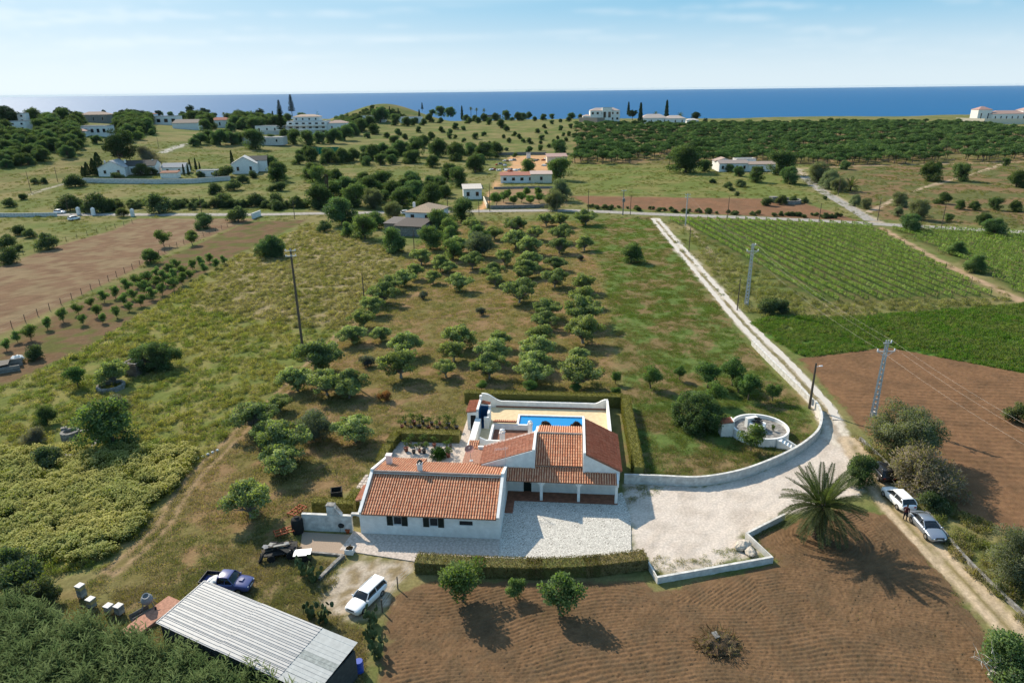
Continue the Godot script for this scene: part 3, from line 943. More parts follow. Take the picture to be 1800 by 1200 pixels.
func palm(called: String, label: String, at: Vector3, th: float, tr: float, fl: float, count: int, sd: int, near: bool) -> Node3D:
	var r := RandomNumberGenerator.new()
	r.seed = sd
	var root := thing(called, label, "palm tree", at)
	var tb := MB.new()
	tb.col = Color(0.12, 0.085, 0.055)
	tb.lathe(Vector3(0, 0, 0), [[tr * 1.2, -0.2], [tr * 1.05, 0.3], [tr * 0.95, th * 0.5], [tr * 1.15, th * 0.85], [tr * 1.25, th], [tr * 0.6, th + tr * 0.9], [0.0, th + tr * 1.1]], 14)
	if near:
		for j in 22:
			for k in 12:
				var a := TAU * (k + 0.5 * (j % 2)) / 12.0
				var y := 0.1 + j * (th + tr * 0.4) / 22.0
				var rr := tr * (1.0 + 0.2 * (y / th))
				tb.col = Color(0.14, 0.10, 0.065) * r.randf_range(0.6, 1.3)
				var bs := Basis(Vector3.UP, -a + PI / 2) * Basis(Vector3.RIGHT, 0.45)
				tb.box(Vector3(cos(a) * rr, y, sin(a) * rr), Vector3(0.17, 0.2, 0.07), bs)
	part("trunk", tb, M.vcm, root)
	var cols := [Color(0.09, 0.115, 0.05), Color(0.135, 0.155, 0.08), Color(0.07, 0.095, 0.04)]
	var vars: Array = []
	for k in 5:
		vars.append(frond_mesh(sd + k, fl * r.randf_range(0.9, 1.1), [0.14, 0.24, 0.34, 0.44, 0.5][k], 60 if near else 16, 0.055 if near else 0.2, fl * (0.17 if near else 0.24), cols))
	for i in count:
		var t := (i + 0.5) / count
		var a := i * 2.39996 + r.randf() * 0.3
		var el := lerpf(1.4, -0.28, pow(t, 0.85)) + r.randf_range(-0.08, 0.08)
		var f := piece("frond", vars[clampi(int(t * 5 + r.randf_range(-0.6, 0.6)), 0, 4)], root)
		f.position = Vector3(0, th + tr * (0.9 - t * 0.7), 0) + Vector3(sin(a), 0, cos(a)) * tr * 0.7
		f.basis = Basis(Vector3.UP, a) * Basis(Vector3.RIGHT, -el) * Basis(Vector3.BACK, r.randf_range(-0.3, 0.3))
	return root

func make_protos() -> void:
	var fig := [Color(0.226, 0.281, 0.123), Color(0.304, 0.351, 0.171), Color(0.175, 0.224, 0.097)]
	var fig_open := {"trunk_h": 0.45, "trunk_r": 0.15, "h": 3.1, "low": 0.1, "clumps": 60, "cr": 0.52, "leaves": 78, "ln": 0.15, "wd": 0.13, "cols": fig, "bark": M.greybark, "limb_every": 1, "dome": 0.7, "flat": 0.65, "fill": 0.45}
	protos.fig = []
	for k in 4:
		var o := fig_open.duplicate()
		o.clumps = [60, 50, 68, 54][k]; o.h = [3.3, 2.9, 3.5, 3.1][k]
		protos.fig.append(broad("fig_tree", 100 + k, 5.0, o))
	var cit := [Color(0.094, 0.163, 0.058), Color(0.155, 0.236, 0.091), Color(0.117, 0.197, 0.068)]
	protos.citrus = []
	for k in 3:
		protos.citrus.append(broad("citrus_tree", 200 + k, 2.6, {"trunk_h": 0.7, "trunk_r": 0.07, "h": 2.6, "low": 0.65, "clumps": 34, "cr": 0.42, "leaves": 80, "ln": 0.12, "wd": 0.07, "cols": cit, "fill": 0.4}))
	protos.young = []
	var yc := [Color(0.139, 0.215, 0.077), Color(0.197, 0.281, 0.111), Color(0.119, 0.181, 0.073)]
	for k in 3:
		protos.young.append(broad("young_fruit_tree", 250 + k, 2.2, {"trunk_h": 0.5, "trunk_r": 0.045, "h": 2.2, "low": 0.3, "clumps": 26, "cr": 0.34, "leaves": 60, "ln": 0.12, "wd": 0.07, "cols": yc, "fill": 0.5, "limb_every": 1}))
	var oli := [Color(0.205, 0.234, 0.149), Color(0.280, 0.308, 0.205), Color(0.152, 0.179, 0.114)]
	protos.olive = []
	for k in 3:
		protos.olive.append(broad("olive_tree", 300 + k, 6.0, {"trunk_h": 1.0, "trunk_r": 0.25, "h": 4.8, "lobes": 7, "clumps": 120, "cr": 0.72, "leaves": 150, "ln": 0.15, "wd": 0.05, "cols": oli, "fill": 0.35, "mat": M.dryleaf}))
	var car := [Color(0.072, 0.121, 0.054), Color(0.112, 0.176, 0.077), Color(0.089, 0.132, 0.061), Color(0.146, 0.200, 0.093)]
	protos.carob = []
	for k in 4:
		protos.carob.append(broad("evergreen_tree", 400 + k, 6.0, {"trunk_h": 0.9, "trunk_r": 0.22, "h": [4.6, 4.2, 5.0, 4.4][k], "lobes": [6, 5, 7, 5][k], "clumps": 96, "cr": 0.8, "leaves": 80, "ln": 0.19, "wd": 0.12, "cols": car, "fill": 0.3}))
	var lgt := [Color(0.140, 0.210, 0.081), Color(0.206, 0.275, 0.113), Color(0.118, 0.178, 0.075)]
	protos.dome = []
	for k in 2:
		protos.dome.append(broad("evergreen_tree", 430 + k, 6.0, {"trunk_h": 0.9, "trunk_r": 0.22, "h": 4.1, "low": -1.2, "clumps": 150, "cr": 0.6, "leaves": 80, "ln": 0.16, "wd": 0.1, "cols": car, "fill": 0.2}))
	protos.leafy = []
	for k in 3:
		protos.leafy.append(broad("leafy_tree", 450 + k, 6.0, {"trunk_h": 1.0, "trunk_r": 0.2, "h": [4.4, 4.9, 4.2][k], "lobes": [6, 7, 5][k], "clumps": 84, "cr": 0.8, "leaves": 80, "ln": 0.18, "wd": 0.13, "cols": lgt, "fill": 0.35}))
	var bsh := [Color(0.079, 0.113, 0.054), Color(0.116, 0.152, 0.073), Color(0.144, 0.172, 0.094)]
	protos.bush = []
	for k in 4:
		protos.bush.append(broad("bush", 500 + k, 3.0, {"trunk_h": 0.3, "trunk_r": 0.08, "h": [1.9, 1.6, 2.1, 1.8][k], "lobes": [4, 5, 4, 6][k], "clumps": 46, "cr": 0.48, "leaves": 66, "ln": 0.14, "wd": 0.085, "cols": bsh, "fill": 0.35}))
	var gry := [Color(0.215, 0.19, 0.155), Color(0.16, 0.15, 0.115), Color(0.26, 0.23, 0.19)]
	protos.grey = []
	for k in 2:
		protos.grey.append(broad("grey_shrub", 550 + k, 3.0, {"trunk_h": 0.3, "trunk_r": 0.08, "h": 2.0, "lobes": 6, "clumps": 64, "cr": 0.42, "leaves": 110, "ln": 0.13, "wd": 0.03, "cols": gry, "fill": 0.4, "mat": M.dryleaf, "bark": M.greybark}))
	var blu := [Color(0.150, 0.186, 0.150), Color(0.202, 0.239, 0.194), Color(0.112, 0.142, 0.112)]
	protos.bluegrey = []
	for k in 2:
		protos.bluegrey.append(broad("blue_grey_shrub", 580 + k, 3.0, {"trunk_h": 0.3, "trunk_r": 0.08, "h": 2.3, "low": 0.0, "clumps": 60, "cr": 0.42, "leaves": 100, "ln": 0.14, "wd": 0.035, "cols": blu, "fill": 0.25, "mat": M.dryleaf, "up": 0.9}))
	protos.slate = []
	var sla := [Color(0.108, 0.122, 0.129), Color(0.159, 0.172, 0.179), Color(0.071, 0.079, 0.086)]
	protos.slate.append(broad("slate_shrub", 590, 2.0, {"trunk_h": 0.2, "trunk_r": 0.05, "h": 1.3, "low": 0.0, "clumps": 26, "cr": 0.36, "leaves": 60, "ln": 0.18, "wd": 0.045, "cols": sla, "fill": 0.3, "mat": M.dryleaf, "up": 0.8}))
	var rst := [Color(0.316, 0.144, 0.064), Color(0.230, 0.108, 0.057), Color(0.144, 0.144, 0.043)]
	protos.rusty = [broad("rusty_bush", 595, 2.0, {"trunk_h": 0.2, "trunk_r": 0.05, "h": 1.2, "low": 0.0, "clumps": 20, "cr": 0.36, "leaves": 50, "ln": 0.15, "wd": 0.07, "cols": rst, "fill": 0.35})]
	var pin := [Color(0.090, 0.147, 0.054), Color(0.132, 0.192, 0.075), Color(0.072, 0.117, 0.047)]
	protos.stone_pine = []
	for k in 5:
		var ps: float = [1.0, 1.25, 0.8, 1.1, 0.92][k]
		var pk: Array = [pin[0] * ps, pin[1] * ps, pin[2] * ps * 1.1]
		protos.stone_pine.append(broad("stone_pine", 600 + k, 6.4, {"trunk_h": 2.0, "trunk_r": 0.16, "h": [4.6, 4.2, 5.2, 4.8, 4.4][k], "low": 1.7, "clumps": 44, "cr": 0.85, "leaves": 40, "ln": 0.3, "wd": 0.12, "cols": pk, "mat": M.needle, "dome": 0.9, "flat": 0.6, "up": 0.9, "fill": 0.35, "limb_every": 3}))
	var tp := [Color(0.031, 0.054, 0.027), Color(0.048, 0.071, 0.034), Color(0.062, 0.087, 0.042)]
	protos.tall_pine = []
	for k in 3:
		protos.tall_pine.append(broad("tall_pine", 650 + k, 12.0, {"trunk_h": 4.6, "trunk_r": 0.35, "h": [12.5, 11.5, 13.5][k], "low": 3.0, "clumps": 90, "cr": 1.35, "leaves": 46, "ln": 0.5, "wd": 0.2, "cols": tp, "mat": M.needle, "flat": 0.55, "up": 0.6, "fill": 0.4, "limb_every": 2}))
	protos.cypress = [conifer_spire("cypress", 1, 1.7, 7.0, tp), conifer_spire("cypress", 2, 1.9, 7.5, tp)]
	protos.fir = [conifer_spire("conifer", 3, 4.2, 7.5, tp, 2600)]
	protos.araucaria = [tiered("araucaria", 9, 15.0)]

# put one plant of a kind at every [x, z, width]
func plant(kind: String, spots: Array, look: String, category: String, group: String, sink := 0.0, called := "") -> void:
	var set_: Array = protos[kind]
	for s in spots:
		var src: Node3D = set_[rng.randi() % set_.size()]
		var o: Node3D = src.duplicate()
		o.name = numbered(called if called != "" else String(src.name))
		add_child(o)
		var k: float = s[2] * 1.12 / float(src.get_meta("w"))
		var hy := k * rng.randf_range(0.92, 1.1)
		if s.size() > 3: hy = s[3] / float(src.get_meta("h"))
		o.scale = Vector3(k, hy, k)
		o.rotation.y = rng.randf() * TAU
		o.position = Vector3(s[0], ground(s[0], s[1]) - sink, s[1])
		tag(o, look, category, group)
		plants.append([o, look])

func scatter_in(poly: PackedVector2Array, count: int, w0: float, w1: float, gap: float) -> Array:
	var r := Rect2(poly[0], Vector2.ZERO)
	for p in poly: r = r.expand(p)
	var out: Array = []
	var tries := 0
	while out.size() < count and tries < count * 40:
		tries += 1
		var p := r.position + Vector2(rng.randf(), rng.randf()) * r.size
		if not inside(p, poly): continue
		var ok := true
		for b in built_spots:
			if p.distance_to(b[0]) < b[1]: ok = false; break
		if not ok: continue
		for q in out:
			if Vector2(q[0], q[1]).distance_to(p) < gap: ok = false; break
		if ok: out.append([p.x, p.y, rng.randf_range(w0, w1)])
	return out

var built_spots: Array = []   # [centre, radius] kept clear of scattered trees

func make_plants() -> void:
	make_protos()
	# --- the fig orchard behind the house ---
	plant("fig", [[-19.8, -147.3, 5.5], [-19.7, -134.9, 4.4], [-21.0, -129.8, 4.3], [-22.9, -125.6, 4.3], [-23.21, -118.14, 5.14], [-23.92, -111.56, 4.88], [-24.11, -104.74, 4.61], [-24.11, -97.47, 4.50], [-20.00, -98.46, 3.32], [-15.59, -92.19, 4.62], [-14.91, -84.02, 5.78], [-8.93, -84.33, 3.51], [-20.55, -78.55, 4.16], [-17.26, -66.52, 4.62], [-15.1, -141.6, 4.6], [-13.3, -139.4, 3.6], [-12.2, -158.9, 5.4], [-4.3, -173.2, 5.5], [-8.3, -142.7, 4.6], [-15.6, -131.4, 3.8], [-9.9, -125.7, 4.8], [-3.6, -133.3, 4.4], [-1.4, -145.9, 4.7], [-3.2, -129.6, 3.8], [1.2, -162.7, 6.6], [4.6, -155.9, 5.6], [6.5, -172.1, 4.9], [4.2, -142.7, 5.4], [2.1, -133.0, 4.3], [3.4, -135.8, 4.7], [12.6, -168.4, 5.7], [11.3, -156.9, 5.1], [17.4, -159.6, 5.1], [9.4, -140.8, 4.3], [8.4, -127.7, 4.9], [1.43, -117.65, 5.94], [13.7, -124.2, 5.2], [12.39, -115.28, 5.43], [11.72, -105.01, 5.92], [10.69, -96.61, 6.01], [6.05, -108.80, 4.58], [5.22, -103.42, 4.01], [4.28, -96.38, 4.63], [3.47, -90.78, 4.72], [3.06, -85.98, 4.50], [2.67, -81.18, 4.58], [-7.73, -94.95, 5.25], [-8.29, -90.04, 4.20], [-1.93, -94.79, 3.89], [-2.65, -89.45, 4.66], [-3.05, -83.55, 4.24], [8.45, -80.38, 6.30], [9.58, -89.43, 2.73], [-26.38, -86.56, 5.62], [-27.71, -80.37, 4.39], [-23.40, -78.67, 5.03], [-28.02, -74.30, 3.42], [-29.45, -69.47, 4.79], [-27.15, -67.03, 3.39], [-23.78, -63.00, 5.01], [-23.09, -60.11, 4.36], [-20.48, -77.85, 3.70], [-23.77, -52.56, 4.94], [1.1, -180.4, 6.1], [10.0, -191.2, 5.4], [-10.4, -183.7, 5.5], [13.9, -190.4, 5.7], [21.2, -191.9, 6.1]], "leafy pale green fig tree with grey limbs in the orchard", "fig tree", "fig trees of the orchard")
	plant("leafy", [[-15.2, -168.3, 5.7], [-8.2, -168.8, 6.3], [-13.2, -151.0, 5.6]], "taller green tree at the far end of the orchard", "tree", "taller orchard trees")
	plant("bluegrey", [[-7.2, -154.1, 6.0], [-22.04, -66.95, 3.89]], "round blue grey shrub in the orchard", "shrub", "blue grey shrubs")
	plant("slate", [[15.5, -149.6, 1.7], [-16.3, -120.8, 1.7], [-5.17, -110.83, 1.65], [-20.16, -88.32, 2.14]], "small slate grey dome shaped shrub in the orchard", "shrub", "slate grey shrubs")
	plant("rusty", [[-15.71, -76.99, 1.69]], "small rust coloured bush on dry orchard grass", "bush", "")
	plant("citrus", [[-3.89, -79.37, 1.23], [2.28, -78.12, 2.00], [7.96, -77.89, 1.43], [13.42, -81.25, 1.48], [12.74, -76.59, 1.41]], "small round citrus tree by the pool hedge", "citrus tree", "citrus trees by the pool hedge")
	plant("citrus", [[17.66, -79.81, 2.77], [21.98, -82.26, 1.64], [24.96, -79.68, 3.34], [28.27, -80.32, 3.22], [24.40, -74.77, 2.75], [31.74, -75.64, 2.09], [28.88, -75.93, 2.79], [28.40, -78.23, 2.15]], "citrus tree on the grass near the round water tank", "citrus tree", "citrus trees near the round tank")
	plant("dome", [[20.74, -69.05, 5.41]], "large dark dense evergreen tree beside the round water tank", "tree", "")
	plant("young", [[25.05, -63.38, 2.64]], "small fig tree in front of the round water tank", "tree", "")
	plant("leafy", [[26.5, -147.4, 5.5]], "lone rounded leafy tree on the green meadow", "tree", "")
	# --- trees in the ploughed field in front ---
	plant("young", [[-3.90, -41.28, 3.58]], "wide young fruit tree in front of the long hedge", "fruit tree", "trees of the front ploughed field")
	plant("young", [[-0.00, -41.46, 1.71]], "smallest young fruit tree in front of the long hedge", "fruit tree", "trees of the front ploughed field")
	plant("young", [[3.28, -39.88, 3.32]], "bushy young fruit tree at the edge of the furrows", "fruit tree", "trees of the front ploughed field")
	plant("leafy", [[31.74, -34.05, 4.07]], "leafy tree with bleached bare limbs beside the dirt track", "tree", "")
	# --- beside the lane ---
	plant("olive", [[39.88, -61.74, 7.51]], "large silvery olive tree behind the leaning concrete pole", "olive tree", "olive trees by the lane")
	plant("grey", [[38.18, -55.38, 6.33]], "big grey dry shrub beside the parked white car", "shrub", "")
	plant("olive", [[38.40, -42.65, 5.25]], "silvery olive tree at the right edge of the field", "olive tree", "olive trees by the lane")
	plant("bush", [[37.83, -52.68, 2.58], [38.40, -51.80, 1.53]], "low scrubby bush beside the parked silver car", "bush", "scrub by the parked cars")
	plant("carob", [[33.15, -56.66, 3.39]], "dark tree shading the black car next to the palm", "tree", "")
	plant("bush", [[43.82, -110.17, 4.25], [45.88, -110.42, 2.90]], "dense bush at the foot of the concrete power pole", "bush", "bushes at the vineyard corner")
	plant("bush", [[57.04, -69.16, 2.96]], "scrubby bush at the edge of the red ploughed field", "bush", "")
	plant("leafy", [[100.0, -150.3, 4.3], [94.5, -135.2, 4.9]], "bushy tree at the side of the second vineyard", "tree", "trees beside the second vineyard")
	# --- the weedy field on the left ---
	plant("bush", [[-69.70, -92.80, 3.15]], "dark bush beside the ruined shed in the weedy field", "bush", "")
	plant("citrus", [[-56.96, -82.12, 2.69]], "small dark tree standing alone in the weedy field", "tree", "")
	plant("fig", [[-52.73, -82.87, 4.51]], "dark fig tree growing out of the stone basin", "fig tree", "")
	plant("dome", [[-49.93, -88.33, 5.56]], "large dense green bush behind the brick water tank", "tree", "")
	plant("carob", [[-54.45, -71.64, 2.52]], "dark round bush left of the old stone well", "bush", "")
	plant("leafy", [[-43.80, -66.19, 6.59]], "large spreading tree over the old stone well", "tree", "")
	plant("grey", [[-48.27, -75.71, 2.50], [-52.77, -67.20, 2.52]], "grey scrubby shrub near the old stone well", "shrub", "grey shrubs by the old well")
	plant("bush", [[-48.59, -62.64, 2.97]], "dark bush at the end of the curved stone wall", "bush", "")
	plant("bush", [[-38.07, -42.82, 3.95], [-41.02, -45.68, 2.77], [-35.49, -41.69, 2.58]], "dark bush at the edge of the reed bed", "bush", "bushes by the reeds")
	plant("dome", [[-56.1, -156.8, 6.1]], "lone round dark tree beside the tall wooden pole", "tree", "")
	# --- young citrus plot at the left ---
	plant("young", [[-75.92, -109.76, 2.31], [-76.02, -105.76, 1.86], [-71.54, -108.06, 1.80], [-68.71, -108.87, 1.62], [-67.74, -111.54, 1.85], [-75.64, -113.71, 1.89], [-76.00, -118.07, 1.75], [-75.2, -121.0, 2.1], [-74.6, -123.7, 2.0], [-71.44, -112.43, 1.97], [-67.64, -115.40, 1.71], [-67.00, -118.18, 2.06], [-70.52, -119.01, 2.07], [-70.6, -122.6, 2.1], [-67.0, -122.4, 2.1], [-66.6, -125.4, 2.2], [-69.9, -125.8, 2.8], [-74.5, -128.0, 2.4], [-74.2, -131.3, 2.3], [-73.0, -133.1, 2.6], [-70.0, -130.3, 2.2], [-65.8, -128.5, 2.4], [-69.5, -132.9, 2.6], [-74.1, -138.6, 2.0], [-72.5, -140.8, 2.3], [-66.0, -132.5, 2.2], [-69.1, -136.1, 2.2], [-73.0, -145.4, 2.5], [-69.0, -139.8, 2.0], [-66.1, -136.7, 1.9], [-69.1, -144.6, 2.1], [-68.2, -147.0, 2.1], [-65.5, -142.2, 1.9], [-68.1, -151.0, 2.1], [-64.6, -145.9, 2.1], [-64.1, -149.3, 1.8], [-75.47, -100.81, 2.32], [-76.76, -99.67, 1.59], [-76.09, -96.19, 1.71]], "young citrus tree in the planted rows beside the wire fence", "citrus tree", "young citrus rows")
	plant("young", [[-87.1, -169.3, 3.7], [-80.6, -170.7, 3.6]], "small tree on the bare brown field", "tree", "trees on the brown field")
	plant("leafy", [[-81.5, -151.2, 4.2]], "leafy tree leaning over the wire fence", "tree", "")
	# --- along the road ---
	plant("carob", [[-87.1, -192.9, 5.8], [-48.5, -196.7, 9.9], [-63.2, -227.7, 9.8], [-14.2, -200.0, 7.3]], "dark rounded evergreen beside the main road", "tree", "evergreens along the main road")
	plant("bush", [[-81.2, -203.6, 6.1], [-144.5, -225.5, 7.5], [-133.9, -221.7, 8.1], [-130.8, -223.9, 5.6], [-112.7, -220.1, 8.4], [-95.8, -230.7, 7.2], [-85.7, -231.6, 6.5], [-111.1, -260.8, 6.0], [-88.7, -268.4, 5.7], [-173.9, -278.1, 7.3], [-167.7, -298.1, 5.3], [-193.4, -283.5, 3.7], [-190.4, -284.6, 3.3], [-174.9, -248.5, 3.7], [-169.8, -233.6, 4.6], [-120.4, -213.2, 3.5], [-134.2, -186.1, 4.1], [-115.4, -168.2, 5.7], [-126.8, -169.9, 4.9], [-129.5, -182.6, 3.7], [-115.1, -153.4, 5.2], [-121.4, -165.9, 2.8], [-78.6, -232.6, 5.8], [-91.8, -267.6, 4.0], [-71.1, -228.7, 5.7], [-51.1, -186.7, 4.4]], "rounded bush on the rough grass beside the main road", "bush", "bushes along the main road")
	plant("bush", [[-97.8, -230.9, 2.5], [-62.9, -229.3, 2.5], [-83.8, -232.0, 3.1], [-38.8, -236.4, 2.3], [-43.5, -231.2, 2.7], [-104.0, -231.4, 4.2], [-77.5, -227.4, 4.1], [-53.9, -232.5, 2.7], [-131.9, -228.1, 4.0], [-57.0, -227.4, 2.6], [-135.4, -236.4, 2.9], [-59.0, -233.5, 2.7], [-74.2, -228.7, 3.6], [-44.5, -226.1, 3.6], [-127.8, -232.4, 4.0], [-56.8, -228.6, 3.8], [-125.5, -228.1, 2.5], [-89.1, -229.7, 3.8], [-110.1, -233.4, 3.5], [-63.1, -224.7, 4.1], [-60.7, -231.4, 3.8], [-39.4, -232.6, 2.3], [-123.8, -230.0, 2.3], [-90.6, -228.5, 3.2], [-51.3, -230.3, 3.2], [-65.1, -229.4, 3.6], [-68.1, -230.2, 2.7], [-52.9, -235.0, 3.1], [-124.9, -235.3, 2.9], [-93.6, -228.4, 3.2], [-111.0, -227.5, 3.6], [-56.2, -231.5, 3.1], [-101.7, -229.4, 3.0], [-111.8, -230.5, 3.2], [-135.0, -234.3, 2.9], [-138.0, -233.5, 3.9], [-104.6, -225.8, 3.4], [-95.9, -229.0, 2.7], [-74.9, -225.5, 3.2], [-98.9, -229.2, 4.0], [-69.0, -227.9, 4.0], [-106.8, -232.6, 3.7], [-129.1, -225.9, 3.6], [-111.6, -230.0, 4.2], [-96.2, -231.4, 3.1], [-127.1, -229.8, 2.5], [-78.6, -225.8, 2.8], [-98.1, -230.8, 4.0], [-91.9, -231.2, 3.8], [-93.4, -229.1, 3.8], [-76.3, -223.4, 3.9], [-126.8, -235.9, 2.7], [-71.2, -233.8, 2.7], [-47.1, -231.9, 3.8], [-125.4, -229.8, 2.9], [-59.8, -232.3, 2.5], [-51.9, -226.8, 3.8], [-124.0, -229.4, 3.4], [-80.9, -228.0, 3.8], [-110.1, -230.2, 3.8]], "dark scrub bush on the bank above the road", "bush", "scrub on the road bank")
	plant("bush", [[67.8, -205.3, 1.9], [90.6, -199.0, 1.3], [74.4, -205.5, 1.7], [66.7, -205.4, 1.4], [44.2, -216.8, 1.3], [90.4, -201.7, 1.7], [34.7, -220.0, 1.5], [60.3, -210.1, 1.6], [62.6, -207.6, 1.2], [57.3, -209.9, 1.4], [96.8, -199.8, 1.5], [31.5, -216.4, 1.8], [83.3, -202.0, 1.3], [84.7, -201.8, 1.8], [50.7, -210.3, 1.6], [26.4, -221.9, 1.7], [27.6, -218.4, 2.2], [39.7, -217.1, 2.0], [37.4, -218.6, 1.3], [32.3, -219.6, 1.8], [91.2, -198.0, 1.7], [66.4, -208.5, 1.4], [93.3, -198.4, 1.8], [58.0, -209.5, 1.6], [45.2, -217.4, 1.3], [81.0, -204.7, 1.4], [48.0, -213.9, 1.8], [72.8, -203.7, 1.2], [72.5, -204.9, 1.7], [78.0, -201.7, 2.0], [85.7, -198.9, 1.8], [53.9, -210.3, 1.2], [40.0, -213.9, 1.8], [40.0, -215.5, 2.1], [83.6, -202.4, 1.9], [67.6, -207.3, 1.2], [58.5, -212.6, 1.4], [85.2, -201.0, 1.8], [31.1, -218.4, 1.4], [96.0, -200.4, 1.5], [93.1, -199.6, 1.2], [91.8, -198.5, 1.8], [29.7, -217.6, 2.0], [86.0, -203.2, 1.4], [50.1, -211.2, 1.6], [53.0, -210.1, 1.6], [59.9, -207.3, 1.7], [53.8, -208.5, 1.6], [25.3, -221.7, 1.7], [46.2, -212.8, 2.1], [50.2, -214.2, 1.8], [80.2, -202.2, 1.5], [82.1, -203.6, 1.2], [93.9, -197.5, 1.5], [55.4, -212.2, 1.4], [30.4, -222.9, 1.3], [60.7, -209.8, 1.9], [82.4, -202.6, 1.7], [93.0, -201.0, 1.3], [89.6, -202.8, 1.2]], "low hedge bush between road and red soil strip", "bush", "hedge along the red soil strip")
	plant("carob", [[-37.0, -240.6, 5.2], [-26.2, -258.2, 6.4], [-51.2, -258.4, 5.5], [-36.0, -243.2, 4.2], [-32.9, -262.9, 3.5], [-36.7, -277.6, 4.3], [-51.9, -273.8, 4.0], [-56.3, -242.6, 3.4], [-23.3, -247.2, 5.7], [-46.6, -260.7, 4.3], [-34.2, -233.3, 4.4], [-28.1, -233.5, 5.4], [-34.0, -254.2, 3.6], [-43.7, -238.9, 4.3], [-34.7, -263.6, 5.2], [-49.9, -239.5, 5.3], [-60.3, -250.6, 3.5], [-40.6, -241.8, 3.6], [-31.4, -263.0, 4.8], [-45.2, -251.5, 5.2], [-41.5, -268.6, 5.3], [-47.2, -239.8, 3.4], [-31.6, -272.3, 5.4], [-47.2, -253.9, 5.4], [-24.5, -248.8, 3.5], [-31.3, -240.4, 4.2]], "dark evergreen in the belt before the road", "tree", "evergreens before the road")
	plant("carob", [[-66.3, -359.5, 6.4], [-77.6, -381.4, 5.5], [-66.1, -386.1, 5.3], [-85.5, -371.5, 5.4], [-116.6, -404.8, 5.9], [-60.8, -363.2, 5.9], [-70.6, -392.1, 4.4], [-111.7, -384.9, 4.4], [-50.3, -368.2, 6.9], [-96.3, -368.2, 6.3], [-72.9, -355.7, 5.8], [-92.3, -371.2, 5.7], [-100.7, -384.1, 4.3], [-84.8, -392.1, 4.4], [-73.5, -414.7, 4.7], [-48.5, -443.5, 5.7], [-85.2, -415.6, 6.4], [-82.3, -415.5, 5.4], [-67.3, -399.4, 6.1], [-96.8, -388.3, 4.7], [-63.7, -405.3, 5.6], [-95.0, -356.7, 4.0], [-53.6, -370.1, 6.9], [-68.3, -407.5, 6.2], [-112.8, -378.9, 5.5], [-87.9, -367.3, 5.9]], "dark evergreen in the belt below the dotted slope", "tree", "evergreens below the dotted slope")
	plant("olive", [[-34.9, -203.1, 6.1], [-44.8, -224.6, 7.4], [17.1, -236.4, 8.6], [14.0, -218.5, 7.2]], "grey green olive tree near the main road", "olive tree", "olives near the main road")
	plant("leafy", [[-37.9, -175.7, 7.4], [-28.0, -160.2, 7.1], [-37.6, -190.3, 6.4], [-51.2, -228.9, 8.3], [-64.6, -253.0, 7.5], [-76.4, -278.3, 9.1], [-43.4, -180.4, 4.5], [-19.6, -162.9, 6.1], [-19.7, -185.2, 6.2], [-15.7, -174.3, 5.6]], "leafy tree around the house below the main road", "tree", "trees around the roadside house")
	plant("carob", [[-83.9, -296.2, 9.7], [-99.1, -296.3, 9.7], [-113.9, -333.9, 7.6], [-59.9, -254.9, 8.4], [-50.5, -249.5, 9.0], [-41.5, -244.2, 8.1], [-33.1, -241.7, 8.8], [-25.7, -227.9, 8.7], [-35.7, -225.4, 7.5], [-49.8, -268.5, 7.9], [-58.8, -280.9, 6.9], [-71.6, -286.6, 7.0], [-39.1, -271.0, 8.0], [-26.2, -296.4, 8.7], [-20.7, -276.7, 8.6], [-16.2, -324.3, 9.0], [-74.1, -381.2, 9.2], [-62.3, -374.1, 7.3], [-94.6, -365.2, 8.9], [-105.7, -373.6, 8.5], [-107.5, -358.5, 6.4], [-88.0, -368.0, 8.3], [-83.9, -376.8, 8.5], [-75.6, -365.1, 7.1], [-53.4, -400.0, 11.6], [-40.6, -400.2, 11.6], [-62.6, -407.2, 9.9], [-55.3, -456.8, 9.5], [-29.5, -381.0, 11.1], [-23.3, -407.4, 9.9], [-14.5, -389.6, 11.3], [-8.5, -406.7, 9.8], [-74.8, -411.3, 8.6], [-52.2, -366.4, 7.7], [-38.3, -346.8, 6.8], [-15.0, -360.9, 6.4]], "dark evergreen tree in the belt between road and hill", "tree", "evergreens between road and hill")
	plant("citrus", [[-2.3, -234.2, 3.3], [1.1, -227.9, 3.2], [3.8, -233.8, 3.3], [6.7, -227.5, 3.2], [9.7, -232.1, 3.3], [12.2, -227.2, 3.2], [-0.8, -242.1, 3.0], [5.7, -245.7, 3.0], [9.7, -245.4, 3.0], [-4.7, -227.0, 4.1]], "small fruit tree in the walled plot by the road", "fruit tree", "fruit trees of the walled plot")
	plant("leafy", [[8.6, -315.2, 8.2], [21.1, -293.1, 9.6], [20.1, -328.5, 6.4]], "bushy green tree in the builder's yard", "tree", "trees of the orange earth yard")
